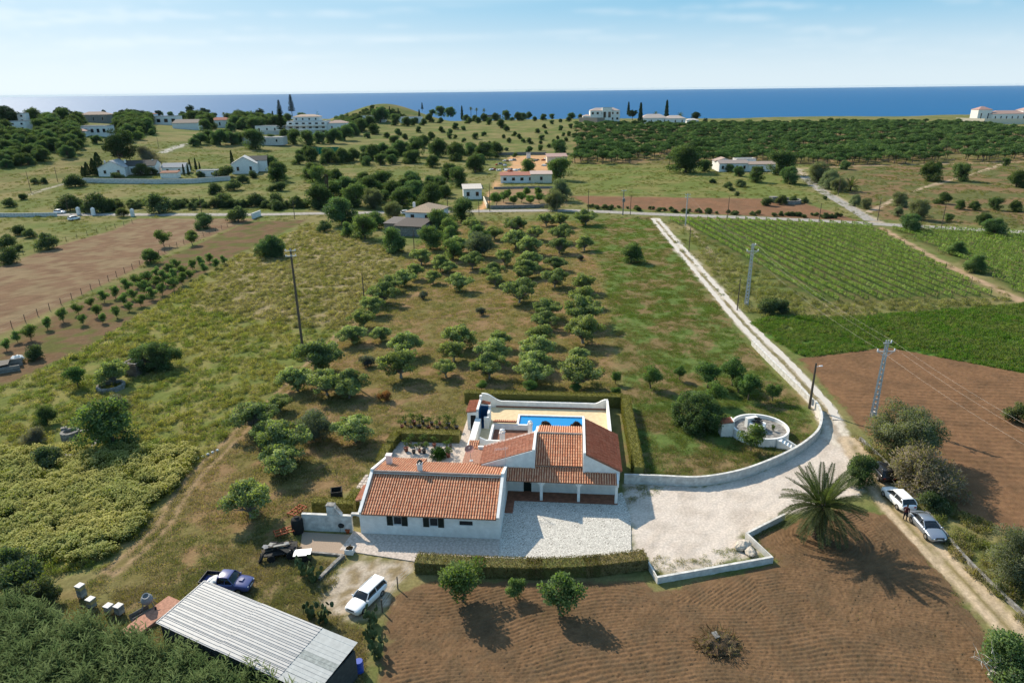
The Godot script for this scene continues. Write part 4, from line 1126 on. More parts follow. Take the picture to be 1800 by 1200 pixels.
	# --- slope with dotted bushes ---
	plant("carob", [[-56.8, -511.8, 6.6], [-54.7, -568.5, 5.4], [-46.4, -550.6, 5.3], [-45.1, -593.3, 6.6], [-37.6, -585.2, 4.7], [-25.2, -517.3, 5.0], [-19.7, -540.1, 4.3], [-18.4, -650.8, 7.2], [-7.5, -604.2, 8.7], [-2.6, -574.7, 5.5], [4.0, -539.0, 4.3], [6.7, -518.8, 4.2], [13.2, -483.6, 4.7], [22.0, -559.4, 4.5], [29.3, -600.7, 4.3], [39.2, -663.6, 4.7], [41.5, -582.6, 4.6], [22.8, -508.4, 4.5], [30.1, -487.0, 3.5], [9.5, -492.4, 3.6], [-0.4, -491.4, 3.9], [-4.5, -522.4, 3.3], [-13.7, -474.1, 3.4], [-32.3, -498.4, 3.6], [-40.1, -524.0, 3.4], [-50.3, -498.6, 3.6], [-44.2, -522.5, 3.8], [-58.3, -529.4, 4.2], [-17.6, -428.9, 4.8], [-8.4, -396.3, 3.8], [11.6, -426.9, 4.8], [2.8, -398.0, 3.2], [18.9, -436.5, 4.2], [29.8, -417.5, 10.1], [44.7, -537.5, 4.3], [39.6, -498.4, 3.6], [51.4, -601.5, 4.3], [30.2, -856.6, 6.8], [54.5, -922.3, 7.3], [56.9, -801.8, 5.1], [68.4, -825.7, 6.6], [17.9, -918.5, 8.7], [3.1, -878.7, 5.6], [-39.5, -706.5, 7.7], [-32.5, -738.5, 7.5], [-66.5, -695.6, 6.6], [-77.6, -649.6, 7.2], [-88.1, -651.0, 7.2], [-72.9, -569.6, 5.5], [-85.6, -548.3, 6.1], [-76.1, -517.7, 5.0], [-78.2, -479.1, 6.9], [-90.6, -525.4, 5.0], [-106.4, -566.7, 6.3], [-104.9, -523.8, 5.0], [20.9, -481.2, 3.1], [28.4, -553.9, 3.5], [40.4, -536.7, 3.4], [34.6, -513.9, 2.9], [25.3, -455.7, 3.3], [-7.5, -442.9, 3.2], [-2.1, -436.5, 2.8]], "round dark bush dotted on the grassy slope", "bush", "bushes dotted on the grassy slope", 0.0, "round_bush")
	# --- left hillside village trees ---
	plant("carob", [[-262.9, -375.1, 5.1], [-312.5, -566.3, 7.5], [-240.9, -367.8, 7.4], [-258.8, -382.7, 8.3], [-254.0, -382.1, 5.2], [-244.3, -399.0, 8.0], [-270.0, -378.3, 5.4], [-253.9, -597.0, 9.0], [-261.9, -378.9, 7.3], [-265.0, -420.2, 7.7], [-274.2, -380.8, 6.4], [-232.5, -328.0, 7.2], [-248.7, -362.9, 4.9], [-300.2, -563.1, 7.5], [-234.0, -324.1, 6.0], [-251.0, -375.8, 4.8], [-251.7, -405.0, 5.8], [-255.8, -417.3, 8.6], [-270.6, -420.3, 8.4], [-246.6, -459.7, 9.9], [-259.0, -415.3, 6.3], [-251.2, -598.9, 11.3], [-261.0, -386.2, 5.2], [-217.8, -578.7, 11.9], [-254.7, -386.0, 7.1], [-261.9, -365.3, 6.4], [-277.9, -389.7, 7.8], [-274.9, -526.9, 12.1], [-244.8, -343.5, 5.5], [-248.2, -352.6, 6.2], [-235.5, -334.7, 5.9], [-252.8, -375.1, 5.7], [-251.0, -475.6, 7.9], [-290.3, -407.9, 5.2], [-246.0, -378.4, 8.8], [-256.5, -472.6, 8.3], [-276.5, -384.0, 7.0], [-282.9, -397.9, 6.0], [-204.0, -594.6, 12.3], [-300.1, -425.6, 7.1], [-256.7, -475.7, 11.0], [-260.2, -422.4, 9.8], [-240.4, -373.4, 5.4], [-271.9, -451.3, 7.5], [-247.8, -341.1, 7.7], [-239.0, -384.8, 5.9], [-277.6, -626.1, 12.7], [-256.4, -380.4, 6.4], [-237.4, -448.7, 10.4], [-232.2, -371.4, 8.3], [-217.3, -620.7, 11.3], [-264.8, -415.8, 6.3], [-247.0, -345.7, 8.1], [-296.4, -585.4, 12.1], [-234.9, -387.0, 9.0], [-244.7, -454.8, 6.9], [-347.4, -580.6, 8.9], [-208.9, -569.6, 7.3], [-248.4, -390.2, 7.8], [-216.4, -605.6, 10.6], [-266.4, -381.5, 8.8], [-253.1, -354.6, 6.0], [-245.9, -400.4, 9.3], [-253.5, -395.4, 8.8], [-264.7, -376.3, 6.3], [-211.7, -574.0, 9.6], [-435.8, -1025.2, 8.3], [-245.2, -391.9, 7.2], [-272.5, -648.9, 9.7], [-244.8, -446.4, 7.8], [-264.9, -424.1, 6.1], [-256.4, -375.1, 8.1], [-225.6, -630.7, 12.0], [-264.1, -406.7, 6.2], [-236.1, -356.0, 6.3], [-249.3, -407.4, 9.4], [-239.4, -329.1, 5.8], [-236.2, -636.5, 12.5], [-228.7, -393.4, 5.7], [-232.5, -378.1, 8.8], [-277.1, -431.8, 9.9], [-241.8, -338.4, 4.9], [-256.5, -358.1, 6.6], [-255.4, -360.0, 4.9], [-211.1, -571.4, 12.3], [-323.0, -889.9, 10.6], [-232.3, -440.7, 6.0], [-274.5, -423.2, 9.8], [-273.1, -629.4, 13.2], [-243.1, -364.1, 6.4], [-281.5, -391.1, 5.3], [-236.3, -365.2, 6.7], [-255.4, -354.4, 6.8], [-284.5, -472.6, 10.4], [-241.8, -332.8, 7.0], [-232.1, -446.1, 8.9], [-254.4, -363.9, 6.1], [-243.0, -642.9, 14.0], [-271.2, -382.1, 6.7], [-237.1, -342.1, 5.0], [-291.0, -405.7, 8.7], [-224.5, -421.7, 9.4], [-260.0, -425.8, 8.8], [-263.8, -499.8, 9.9], [-237.5, -340.8, 7.1], [-292.1, -412.2, 6.6], [-244.8, -386.6, 7.1], [-271.1, -431.9, 6.9], [-254.2, -406.2, 7.5], [-230.4, -655.8, 10.8], [-261.0, -381.4, 8.2], [-245.5, -480.3, 10.3], [-250.5, -365.5, 7.0], [-198.1, -553.6, 11.5], [-232.6, -343.1, 7.5], [-231.0, -457.7, 10.6], [-234.5, -433.3, 8.3], [-234.1, -557.7, 12.3], [-233.8, -460.0, 7.0], [-248.7, -357.0, 7.2], [-234.3, -444.3, 8.1], [-292.7, -698.9, 11.7], [-265.0, -620.3, 9.3], [-362.6, -663.7, 7.8], [-255.9, -353.2, 5.1], [-292.8, -454.2, 9.7], [-305.2, -573.7, 9.4], [-252.6, -365.5, 7.9], [-249.2, -460.0, 7.3], [-268.8, -496.2, 10.5], [-216.9, -510.7, 9.8], [-264.3, -507.1, 6.8], [-582.5, -1122.8, 7.1], [-298.0, -460.3, 6.2], [-265.4, -715.7, 11.7], [-241.8, -360.3, 4.6], [-258.6, -386.6, 5.3], [-245.9, -348.8, 6.7], [-247.2, -398.8, 5.7], [-226.9, -425.9, 9.9], [-249.4, -383.0, 8.9], [-298.4, -464.9, 6.3], [-310.1, -587.2, 12.6], [-259.1, -393.1, 7.5], [-266.0, -368.6, 6.5], [-258.0, -495.5, 10.2], [-276.1, -452.0, 7.9], [-243.9, -362.9, 8.2], [-294.3, -571.9, 9.8], [-239.0, -380.7, 6.7]], "dark tree on the wooded hillside", "tree", "hillside wood", 0.0, "hillside_tree")
	plant("leafy", [[-266.8, -378.6, 6.4], [-236.9, -380.0, 5.2], [-235.5, -337.7, 6.3], [-233.9, -352.3, 5.7], [-242.1, -345.6, 5.0], [-232.1, -368.9, 7.1], [-218.9, -419.8, 5.7], [-238.4, -468.7, 7.8], [-223.6, -446.0, 5.0], [-230.6, -425.4, 6.8], [-233.7, -618.7, 9.8], [-261.1, -407.4, 5.2], [-211.9, -568.3, 9.9], [-246.4, -358.7, 4.6], [-227.3, -438.8, 5.6], [-219.3, -409.1, 6.2], [-233.4, -448.5, 7.1], [-219.3, -398.5, 6.1], [-275.5, -389.3, 7.5], [-232.7, -376.4, 6.3], [-259.9, -368.6, 6.8], [-233.3, -453.2, 6.9], [-244.8, -397.9, 6.0], [-245.8, -347.4, 4.8], [-229.8, -431.5, 5.2], [-261.2, -397.4, 5.7]], "lighter green tree on the wooded hillside", "tree", "hillside wood lighter trees")
	plant("leafy", [[-265.6, -376.7, 6.3], [-267.3, -389.7, 6.8], [-258.3, -386.2, 6.2], [-265.5, -382.8, 5.2], [-263.9, -394.7, 5.7], [-253.6, -376.3, 6.3], [-273.9, -384.8, 6.1], [-263.4, -371.5, 5.6], [-265.5, -375.9, 5.1], [-257.3, -388.6, 6.2]], "green tree below the white tower house", "tree", "trees below the tower house")
	plant("carob", [[-233.4, -348.7, 4.8], [-240.3, -331.2, 5.9], [-248.2, -339.8, 6.3], [-250.8, -352.2, 4.8], [-223.1, -326.3, 4.5], [-227.3, -326.1, 6.1], [-246.6, -354.3, 5.4], [-222.4, -360.2, 7.2], [-227.0, -374.1, 6.0], [-236.7, -328.7, 6.6], [-232.2, -344.0, 6.1], [-233.3, -327.1, 6.9], [-234.9, -363.3, 5.5], [-231.8, -321.4, 6.8], [-234.1, -332.8, 4.3], [-224.5, -327.5, 5.8], [-230.5, -370.4, 5.6], [-235.1, -318.8, 4.9], [-239.2, -356.0, 5.7], [-233.9, -363.7, 7.0], [-225.5, -356.7, 6.6], [-227.3, -317.8, 4.9], [-241.2, -341.8, 6.1], [-244.4, -336.1, 6.2], [-217.6, -347.9, 7.0], [-230.4, -322.2, 6.3], [-236.1, -358.8, 6.3], [-233.6, -321.0, 4.7], [-225.8, -336.1, 5.4], [-238.3, -334.6, 6.7], [-222.1, -335.5, 6.8], [-238.1, -326.8, 5.5], [-225.0, -323.5, 6.0], [-227.5, -339.0, 6.0]], "dark tree edging the sloping field", "tree", "trees edging the sloping field")
	plant("carob", [[-218.8, -574.0, 12.3], [-236.3, -702.9, 11.3], [-194.1, -599.8, 8.1], [-265.3, -619.1, 12.6], [-120.3, -576.0, 11.0], [-278.7, -851.1, 10.2], [-261.5, -505.1, 8.4], [-195.8, -613.4, 11.7], [-230.2, -608.5, 13.4], [-282.6, -644.0, 10.1], [-131.9, -613.6, 8.3], [-291.7, -652.9, 8.7], [-221.5, -640.1, 9.1], [-265.8, -632.5, 8.5], [-140.2, -601.3, 9.1], [-218.2, -657.5, 8.9], [-278.4, -551.6, 9.9], [-137.1, -573.6, 11.0], [-251.3, -482.8, 8.4], [-198.6, -566.5, 12.2], [-210.0, -620.6, 8.4], [-206.3, -608.7, 12.5], [-236.7, -637.8, 12.1], [-210.3, -574.3, 12.3], [-143.2, -612.6, 10.2], [-359.9, -948.4, 8.7], [-294.8, -566.7, 9.3], [-251.9, -491.5, 8.2], [-189.9, -587.1, 12.1], [-220.4, -588.9, 8.4], [-138.5, -615.2, 8.8], [-148.7, -641.3, 11.7], [-138.2, -625.4, 11.9], [-224.0, -629.0, 12.4], [-214.4, -606.9, 11.1], [-256.2, -506.2, 8.4], [-128.6, -591.2, 8.9], [-137.3, -592.5, 8.0], [-299.4, -874.3, 9.7], [-219.0, -634.6, 12.5], [-302.8, -852.7, 10.7], [-214.7, -661.5, 9.9], [-307.0, -597.5, 8.9], [-289.5, -575.7, 10.8], [-236.3, -559.6, 11.1], [-258.7, -604.1, 10.0], [-133.5, -594.3, 9.0], [-215.6, -598.0, 10.9], [-228.0, -720.3, 10.0], [-190.5, -600.4, 8.6], [-263.2, -502.1, 8.0], [-242.7, -566.5, 11.2], [-123.3, -591.3, 11.3], [-239.6, -657.2, 12.8], [-310.5, -890.6, 10.9], [-200.8, -598.3, 7.6], [-133.3, -615.9, 10.8], [-146.2, -625.4, 10.9], [-235.4, -646.4, 8.7], [-284.0, -539.0, 8.5], [-263.4, -625.2, 13.2], [-273.4, -525.1, 8.7], [-270.2, -532.5, 8.4], [-200.7, -616.6, 11.3], [-222.3, -601.0, 12.4], [-199.8, -581.8, 10.2], [-287.7, -632.9, 10.0], [-280.1, -545.5, 8.6], [-324.6, -616.8, 7.8], [-204.6, -588.2, 12.1], [-155.4, -647.3, 9.3], [-142.0, -592.8, 10.4], [-192.8, -586.2, 12.6], [-146.0, -642.0, 8.7], [-217.7, -581.0, 12.0], [-211.0, -589.8, 8.4], [-345.2, -929.0, 9.9], [-148.5, -616.0, 9.3], [-245.8, -466.4, 10.0], [-228.5, -596.1, 11.8], [-211.9, -582.3, 9.3], [-187.9, -592.5, 11.8], [-233.1, -544.7, 10.8], [-197.7, -600.8, 8.1]], "dark tree in the wooded belt before the sea", "tree", "wooded belt before the sea", 0.0, "coastal_tree")
	plant("bush", [[-143.8, -709.5, 5.1], [-146.4, -711.0, 3.4], [-128.7, -724.6, 4.0], [-131.8, -702.0, 5.0], [-149.9, -703.5, 5.6], [-109.3, -707.3, 5.0], [-142.8, -704.0, 4.5], [-113.4, -716.6, 4.5], [-138.5, -718.2, 4.0], [-152.2, -706.7, 5.6], [-125.1, -708.0, 3.4], [-119.0, -720.1, 3.4], [-148.9, -719.0, 4.0], [-131.8, -711.8, 3.9], [-114.0, -704.6, 2.8], [-150.5, -706.5, 5.6], [-105.2, -713.4, 3.4], [-121.7, -712.2, 5.1], [-137.4, -708.1, 3.9], [-120.3, -714.1, 4.5], [-159.7, -706.9, 3.4], [-143.4, -723.7, 5.1], [-136.4, -705.6, 2.8], [-139.9, -713.5, 6.2], [-128.3, -714.7, 5.1], [-126.9, -699.2, 5.0], [-124.8, -721.2, 3.4], [-137.7, -727.4, 5.7], [-130.4, -713.5, 3.9], [-144.1, -720.5, 3.4], [-143.3, -722.5, 2.9], [-130.7, -698.6, 6.1], [-138.4, -701.2, 4.4], [-138.0, -718.7, 5.7], [-116.7, -700.7, 4.4], [-124.1, -709.5, 5.6], [-110.6, -720.3, 4.0], [-153.8, -711.8, 5.6], [-133.0, -709.0, 5.6], [-117.1, -723.1, 5.7], [-142.6, -706.3, 4.5], [-145.8, -721.0, 6.3], [-131.7, -722.2, 4.6], [-132.7, -724.6, 4.6], [-124.6, -720.1, 5.7], [-129.0, -712.4, 5.6], [-120.1, -716.4, 6.2], [-145.1, -717.0, 5.1], [-146.7, -719.1, 2.8], [-131.5, -706.5, 3.9], [-117.5, -718.1, 5.7], [-102.4, -705.1, 5.6], [-108.6, -713.8, 5.1], [-118.7, -714.3, 4.0], [-152.0, -711.3, 5.1], [-122.5, -713.6, 5.6], [-125.0, -715.6, 6.2], [-130.3, -699.2, 3.9], [-118.9, -723.3, 2.9], [-130.7, -715.8, 5.7]], "scrub bush on the coastal hill", "bush", "scrub of the coastal hill")
	plant("tall_pine", [[-450.9, -1021.2, 10.7], [-328.8, -950.2, 12.7], [-751.3, -1213.1, 8.4], [-437.2, -1007.6, 8.4], [-586.4, -1203.0, 9.7], [-700.1, -1243.4, 8.8], [-507.7, -1147.8, 14.5], [-488.6, -1151.4, 12.2], [-660.0, -1270.2, 8.2], [-777.6, -1279.0, 7.6], [-381.9, -608.5, 7.3], [-317.9, -593.5, 9.7], [-621.9, -1165.7, 8.6], [-303.2, -487.9, 8.9]], "tall dark pine along the skyline", "pine tree", "skyline pines")
	plant("tall_pine", [[-2162.8, -3186.6, 0.5], [-1857.1, -2944.5, 0.6], [-849.8, -1289.5, 6.7], [-300.9, -581.6, 11.1], [-577.3, -1294.8, 7.9], [-530.0, -1266.9, 8.3], [-446.7, -1036.3, 8.5], [-294.3, -421.5, 11.9]], "tall dark pine on the crest of the wooded hill", "pine tree", "tall pines on the hill crest")
	plant("carob", [[-278.2, -395.4, 9.5], [-268.6, -409.6, 8.5], [-273.5, -426.4, 10.2], [-294.5, -425.1, 10.1], [-288.1, -436.0, 11.8], [-290.6, -469.3, 11.1], [-263.5, -370.7, 8.9], [-258.2, -406.1, 8.4], [-271.3, -446.3, 9.2]], "dark tree around the white tower house", "tree", "trees around the tower house")
	plant("tall_pine", [[-175.0, -318.6, 15.0]], "biggest dark pine behind the white gabled house", "pine tree", "")
	plant("grey", [[-180.4, -349.6, 11.3]], "sparse brownish tree next to the biggest dark pine", "tree", "")
	plant("fir", [[-179.6, -306.4, 5.0], [-182.3, -306.9, 3.5], [-184.0, -304.8, 3.0], [-184.7, -302.8, 2.2]], "dark pointed conifer beside the white gabled house", "conifer", "conifers by the gabled house")
	plant("cypress", [[-135.2, -342.1, 1.7], [-150.2, -329.3, 1.1], [-147.7, -329.8, 1.1], [-146.9, -332.0, 0.8], [-145.3, -311.6, 1.0], [-143.4, -311.8, 1.0]], "slim dark cypress among the walled village houses", "cypress", "village cypresses")
	plant("bush", [[-162.9, -308.0, 6.5], [-158.8, -311.1, 4.6], [-168.6, -298.7, 3.4], [-136.7, -307.7, 4.0], [-126.0, -309.4, 8.6], [-111.5, -290.0, 5.2], [-112.6, -306.3, 4.5], [-129.5, -335.8, 6.0], [-118.7, -344.3, 7.8], [-102.2, -309.4, 9.1], [-107.5, -270.1, 6.6]], "clipped round bush inside the village wall", "bush", "bushes at the village wall")
	plant("carob", [[-185.2, -424.7, 8.8], [-185.1, -436.7, 9.1], [-174.9, -428.4, 10.3], [-170.7, -435.1, 9.8], [-168.7, -443.5, 8.5], [-150.8, -419.8, 12.1], [-153.1, -454.8, 7.3], [-158.7, -502.8, 8.0], [-140.0, -460.1, 11.1], [-129.0, -453.3, 10.9], [-127.1, -473.3, 9.1], [-119.1, -479.7, 11.5], [-116.8, -503.3, 12.1], [-119.2, -543.1, 11.3], [-118.8, -573.2, 11.9], [-163.0, -552.4, 7.0], [-209.8, -537.9, 7.7], [-211.1, -570.9, 9.1], [-214.9, -617.6, 7.9], [-188.9, -472.9, 6.0], [-183.6, -412.6, 6.0]], "dark evergreen in the belt around the large villa", "tree", "belt around the large villa")
	plant("carob", [[-194.1, -603.7, 14.4], [-216.1, -612.1, 14.5], [-239.1, -635.2, 14.9], [-366.7, -935.3, 12.4], [-212.8, -688.1, 12.8], [-260.7, -901.1, 12.9], [-426.2, -1036.1, 12.5], [-452.6, -1059.8, 13.4], [-507.3, -1116.2, 12.2], [-549.7, -1169.1, 11.1], [-589.9, -1214.4, 10.8], [-286.0, -859.1, 13.1], [-189.2, -680.8, 9.7]], "dark tree on the skyline above the sea", "tree", "skyline trees")
	plant("araucaria", [[-345.6, -1083.3, 9.7], [-350.6, -1160.6, 11.1], [-165.6, -1370.2, 5.2], [-169.3, -530.4, 6.8]], "tiered araucaria rising above the villa gardens", "conifer", "araucarias by the coast")
	plant("cypress", [[-217.3, -660.2, 2.6], [-61.3, -929.0, 3.6], [-88.7, -707.3, 2.2], [-118.3, -712.2, 1.7], [-109.9, -711.8, 1.7]], "narrow dark conifer on the coastal skyline", "cypress", "skyline conifers")
	plant("carob", [[-121.5, -1136.2, 10.5], [-102.4, -1077.9, 16.8], [-85.5, -1047.2, 16.5], [-122.7, -682.3, 16.2], [-137.8, -654.6, 11.4], [-122.2, -622.1, 11.9], [-103.6, -651.4, 11.4], [-91.3, -636.8, 9.1], [-78.4, -703.9, 8.9], [-31.3, -868.3, 11.0], [-17.8, -882.6, 11.2], [-3.9, -900.5, 12.9], [10.1, -878.7, 12.5], [-139.8, -691.1, 5.5], [-106.5, -555.4, 8.9], [-138.8, -612.1, 9.7], [-89.5, -682.0, 6.5], [-52.0, -869.5, 9.7], [-41.6, -866.9, 9.6], [25.7, -938.9, 10.4], [41.5, -879.6, 9.8], [80.1, -923.1, 10.2], [90.0, -912.0, 7.2]], "dark tree at the top of the grassy slope by the sea", "tree", "trees at the top of the slope")
	plant("cypress", [[122.7, -671.5, 4.0], [183.7, -839.4, 4.7], [168.8, -1019.1, 4.0]], "dark cypress beside the coastal bungalow", "cypress", "cypresses by the coastal bungalow")
	plant("tall_pine", [[147.0, -857.2, 10.8], [200.4, -769.6, 10.6], [185.9, -679.2, 5.4]], "wispy dark pine beside the coastal villas", "pine tree", "pines by the coastal villas")
	# --- right side ---
	plant("carob", [[79.2, -314.8, 14.4], [83.2, -350.6, 10.2], [89.0, -318.8, 6.2]], "dark tree clump left of the white farmstead", "tree", "trees left of the farmstead")
	plant("carob", [[117.9, -302.0, 11.3], [110.2, -273.4, 7.6], [98.8, -279.3, 7.3], [98.4, -299.5, 4.9], [99.0, -315.6, 4.1]], "dark bush in front of the white farmstead", "bush", "bushes at the farmstead")
	plant("bush", [[81.1, -278.1, 2.7], [83.0, -264.0, 3.5], [88.5, -266.4, 4.4], [81.5, -255.8, 2.9], [79.9, -243.3, 2.0], [106.5, -233.2, 1.9], [93.9, -228.2, 3.0], [96.9, -226.3, 2.6], [82.9, -221.4, 4.4], [87.8, -223.6, 3.7]], "scrub bush around the low stone ruin", "bush", "scrub by the stone ruin")
	plant("olive", [[121.9, -274.9, 9.0], [119.2, -258.7, 8.5], [118.5, -249.8, 6.2], [110.0, -218.9, 4.4], [110.8, -213.1, 3.9], [122.8, -217.5, 5.4], [123.3, -214.9, 2.9], [115.7, -193.8, 6.5], [113.3, -199.6, 3.3]], "grey green tree along the dirt branch road", "tree", "trees along the branch road")
	plant("carob", [[104.9, -177.3, 6.0], [122.2, -170.9, 5.5], [128.5, -184.7, 4.0], [167.6, -278.3, 9.1], [178.8, -276.0, 7.7], [188.1, -257.1, 7.6], [139.6, -221.4, 4.8], [141.3, -208.3, 3.5], [147.4, -208.4, 4.2], [151.8, -206.0, 4.1], [138.4, -210.6, 3.5], [123.0, -190.8, 2.6], [196.8, -321.3, 3.7], [232.3, -327.4, 3.7], [153.2, -320.5, 5.2]], "dark scrub tree on the rough land beyond the road", "tree", "scrub trees on the rough land")
	palm_set()
	# --- pine grove ---
	var r := Rect2(grove_floor[0], Vector2.ZERO)
	for p in grove_floor: r = r.expand(p)
	var spots: Array = []
	var z := r.end.y
	while z > r.position.y:
		var x := r.position.x
		while x < r.end.x:
			var p := Vector2(x + rng.randf_range(-2.2, 2.2), z + rng.randf_range(-2.2, 2.2))
			if inside(p, grove_floor) and nz2.get_noise_2d(p.x * 0.02, p.y * 0.02) > -0.42:
				spots.append([p.x, p.y, rng.randf_range(4.6, 7.4)])
			x += 6.7
		z -= 6.6
	spots.sort_custom(func(a, b): return a[0] * a[0] + a[1] * a[1] < b[0] * b[0] + b[1] * b[1])
	plant("stone_pine", spots.slice(0, 290), "stone pine with a flat green crown in the coastal grove", "pine tree", "stone pines of the coastal grove")
	var rest := spots.slice(290)
	for k in 5:
		var src: Node3D = protos.stone_pine[k]
		for ch in src.get_children():
			var mm := MultiMesh.new()
			mm.transform_format = MultiMesh.TRANSFORM_3D
			mm.mesh = (ch as MeshInstance3D).mesh
			var list: Array = []
			for i in rest.size():
				if (i * 7 + i / 5) % 5 == k: list.append(rest[i])
			mm.instance_count = list.size()
			for i in list.size():
				var s: Array = list[i]
				var kk: float = s[2] / 6.4
				mm.set_instance_transform(i, Transform3D(Basis(Vector3.UP, fmod(i * 2.4, TAU)).scaled(Vector3(kk, kk * (0.9 + 0.02 * (i % 11)), kk)), Vector3(s[0], ground(s[0], s[1]), s[1])))
			var o := MultiMeshInstance3D.new()
			o.multimesh = mm
			o.name = numbered("pine_grove")
			o.set_meta("kind", "stuff")
			tag(o, "mass of stone pines in the far part of the coastal grove", "pine grove")
			add_child(o)
	vines()

func palm_set() -> void:
	var b := Vector2(25.76, -48.54)
	palm("date_palm", "large date palm with a stout trunk in the ploughed field", g3(b), 2.95, 0.46, 3.2, 66, 77, true)
	var sm: Array = [[Vector2(123.65, -251.19), 1.8, 3.4, "low bushy palm beside the dirt branch road"], [Vector2(127.54, -273.33), 1.5, 3.2, "second bushy palm beside the dirt branch road"], [Vector2(130.87, -287.65), 1.5, 3.0, "palm among shrubs at the bend of the branch road"],
		[Vector2(174.34, -732.10), 7.0, 4.5, "coastal palm right of the white bungalow"], [Vector2(162.59, -797.92), 8.0, 3.5, "tall thin palm behind the white bungalow"], [Vector2(-54.03, -1011.25), 11.0, 3.0, "tall palm left of a pair on the skyline"], [Vector2(-45.91, -1008.81), 10.0, 3.0, "tall palm right of a pair on the skyline"], [Vector2(-35.42, -1005.64), 9.0, 3.0, "third tall palm on the skyline"],
		[Vector2(516.04, -745.03), 6.0, 3.0, "palm behind the house on the right bluff"], [Vector2(528.04, -741.84), 6.0, 3.0, "rightmost palm behind the house on the bluff"], [Vector2(-145.22, -643.99), 9.0, 3.0, "slim palm right of the large villa"], [Vector2(-348.24, -877.38), 9.0, 3.0, "palm above the hillside trees, far left pair"], [Vector2(-297.74, -818.52), 10.0, 3.0, "left palm of the two before the sea"], [Vector2(-295.89, -824.18), 10.5, 3.0, "right palm of the two before the sea"]]
	for i in sm.size():
		var s: Array = sm[i]
		palm("palm_tree", s[3], g3(s[0]), s[1], 0.3, s[2], 26, 300 + i, false)
	# shaggy palm with a long grey trunk at the road
	palm("palm_tree", "tall shaggy palm with long grey trunk by the road", g3(Vector2(-64.14, -243.04)), 8.5, 0.55, 1.8, 22, 420, false)

func vines() -> void:
	var a := Vector2(49.68, -182.70)
	var b := Vector2(54.80, -117.29)
	var dir := (b - a).normalized()
	var side := Vector2(-dir.y, dir.x)
	var cols := [Color(0.22, 0.31, 0.085), Color(0.28, 0.37, 0.125), Color(0.17, 0.255, 0.065)]
	var ri := 0
	for vy in [[vineyard_a, "vine row of the large vineyard", "rows of the large vineyard"], [vineyard_b, "vine row of the second vineyard", "rows of the second vineyard"]]:
		var poly: PackedVector2Array = vy[0]
		var lo := 1e9
		var hi := -1e9
		for p in poly:
			lo = minf(lo, (p - a).dot(side)); hi = maxf(hi, (p - a).dot(side))
		var n := 0
		var t := lo + 1.0
		while t < hi - 0.5:
			var seg: Array = []
			var s := -160.0
			while s < 200.0:
				var p := a + side * t + dir * s
				if inside(p, poly): seg.append(p)
				s += 0.55
			t += 2.6
			if seg.size() < 6: continue
			ri += 1
			n += 1
			var r := RandomNumberGenerator.new()
			r.seed = 900 + ri
			var root := thing("vine_row", "%s, %s from the white lane" % [vy[1], ordinal(n)], "vine row", g3(seg[0]), 0.0, vy[2])
			var cb := MB.new()
			var pb := MB.new()
			var org := g3(seg[0])
			for i in seg.size():
				var q := g3(seg[i]) - org
				if r.randf() < 0.93:
					clump(cb, r, q + Vector3(r.randf_range(-0.06, 0.06), 0.72, r.randf_range(-0.06, 0.06)), Vector3(0.17, 0.36, 0.17), 14, 0.19, 0.16, cols, 0.4)
				if i % 24 == 0 or i == seg.size() - 1:
					pb.box(q + Vector3(0, 0.7, 0), Vector3(0.07, 1.4, 0.07))
			part("vines", cb, M.leaf, root)
			var po := part("posts", pb, M.wood, root)
			po.set_meta("kind", "stuff")

func ordinal(n: int) -> String:
	var w := ["nearest", "second", "third", "fourth", "fifth", "sixth", "seventh", "eighth", "ninth", "tenth", "eleventh", "twelfth"]
	if n <= 12: return w[n - 1] if n > 1 else "first"
	var s := "th"
	if n % 100 < 11 or n % 100 > 13:
		if n % 10 == 1: s = "st"
		elif n % 10 == 2: s = "nd"
		elif n % 10 == 3: s = "rd"
	return str(n) + s

func short_look(look: String) -> String:
	var short := look
	if short.contains("stone pine"): return "flat crowned stone pine in the grove"
	for cut in [" with ", " in the ", " on the ", " beside ", " around ", " along ", " between ", " among ", " near ", " behind ", " at the ", " by the ", " of the ", " standing ", " rising ", " before ", " inside ", " below ", " edging ", " shading ", " growing ", " leaning ", " over ", " left of ", " left ", " next to ", " dotted "]:
		if short.contains(cut): short = short.get_slice(cut, 0)
	return short

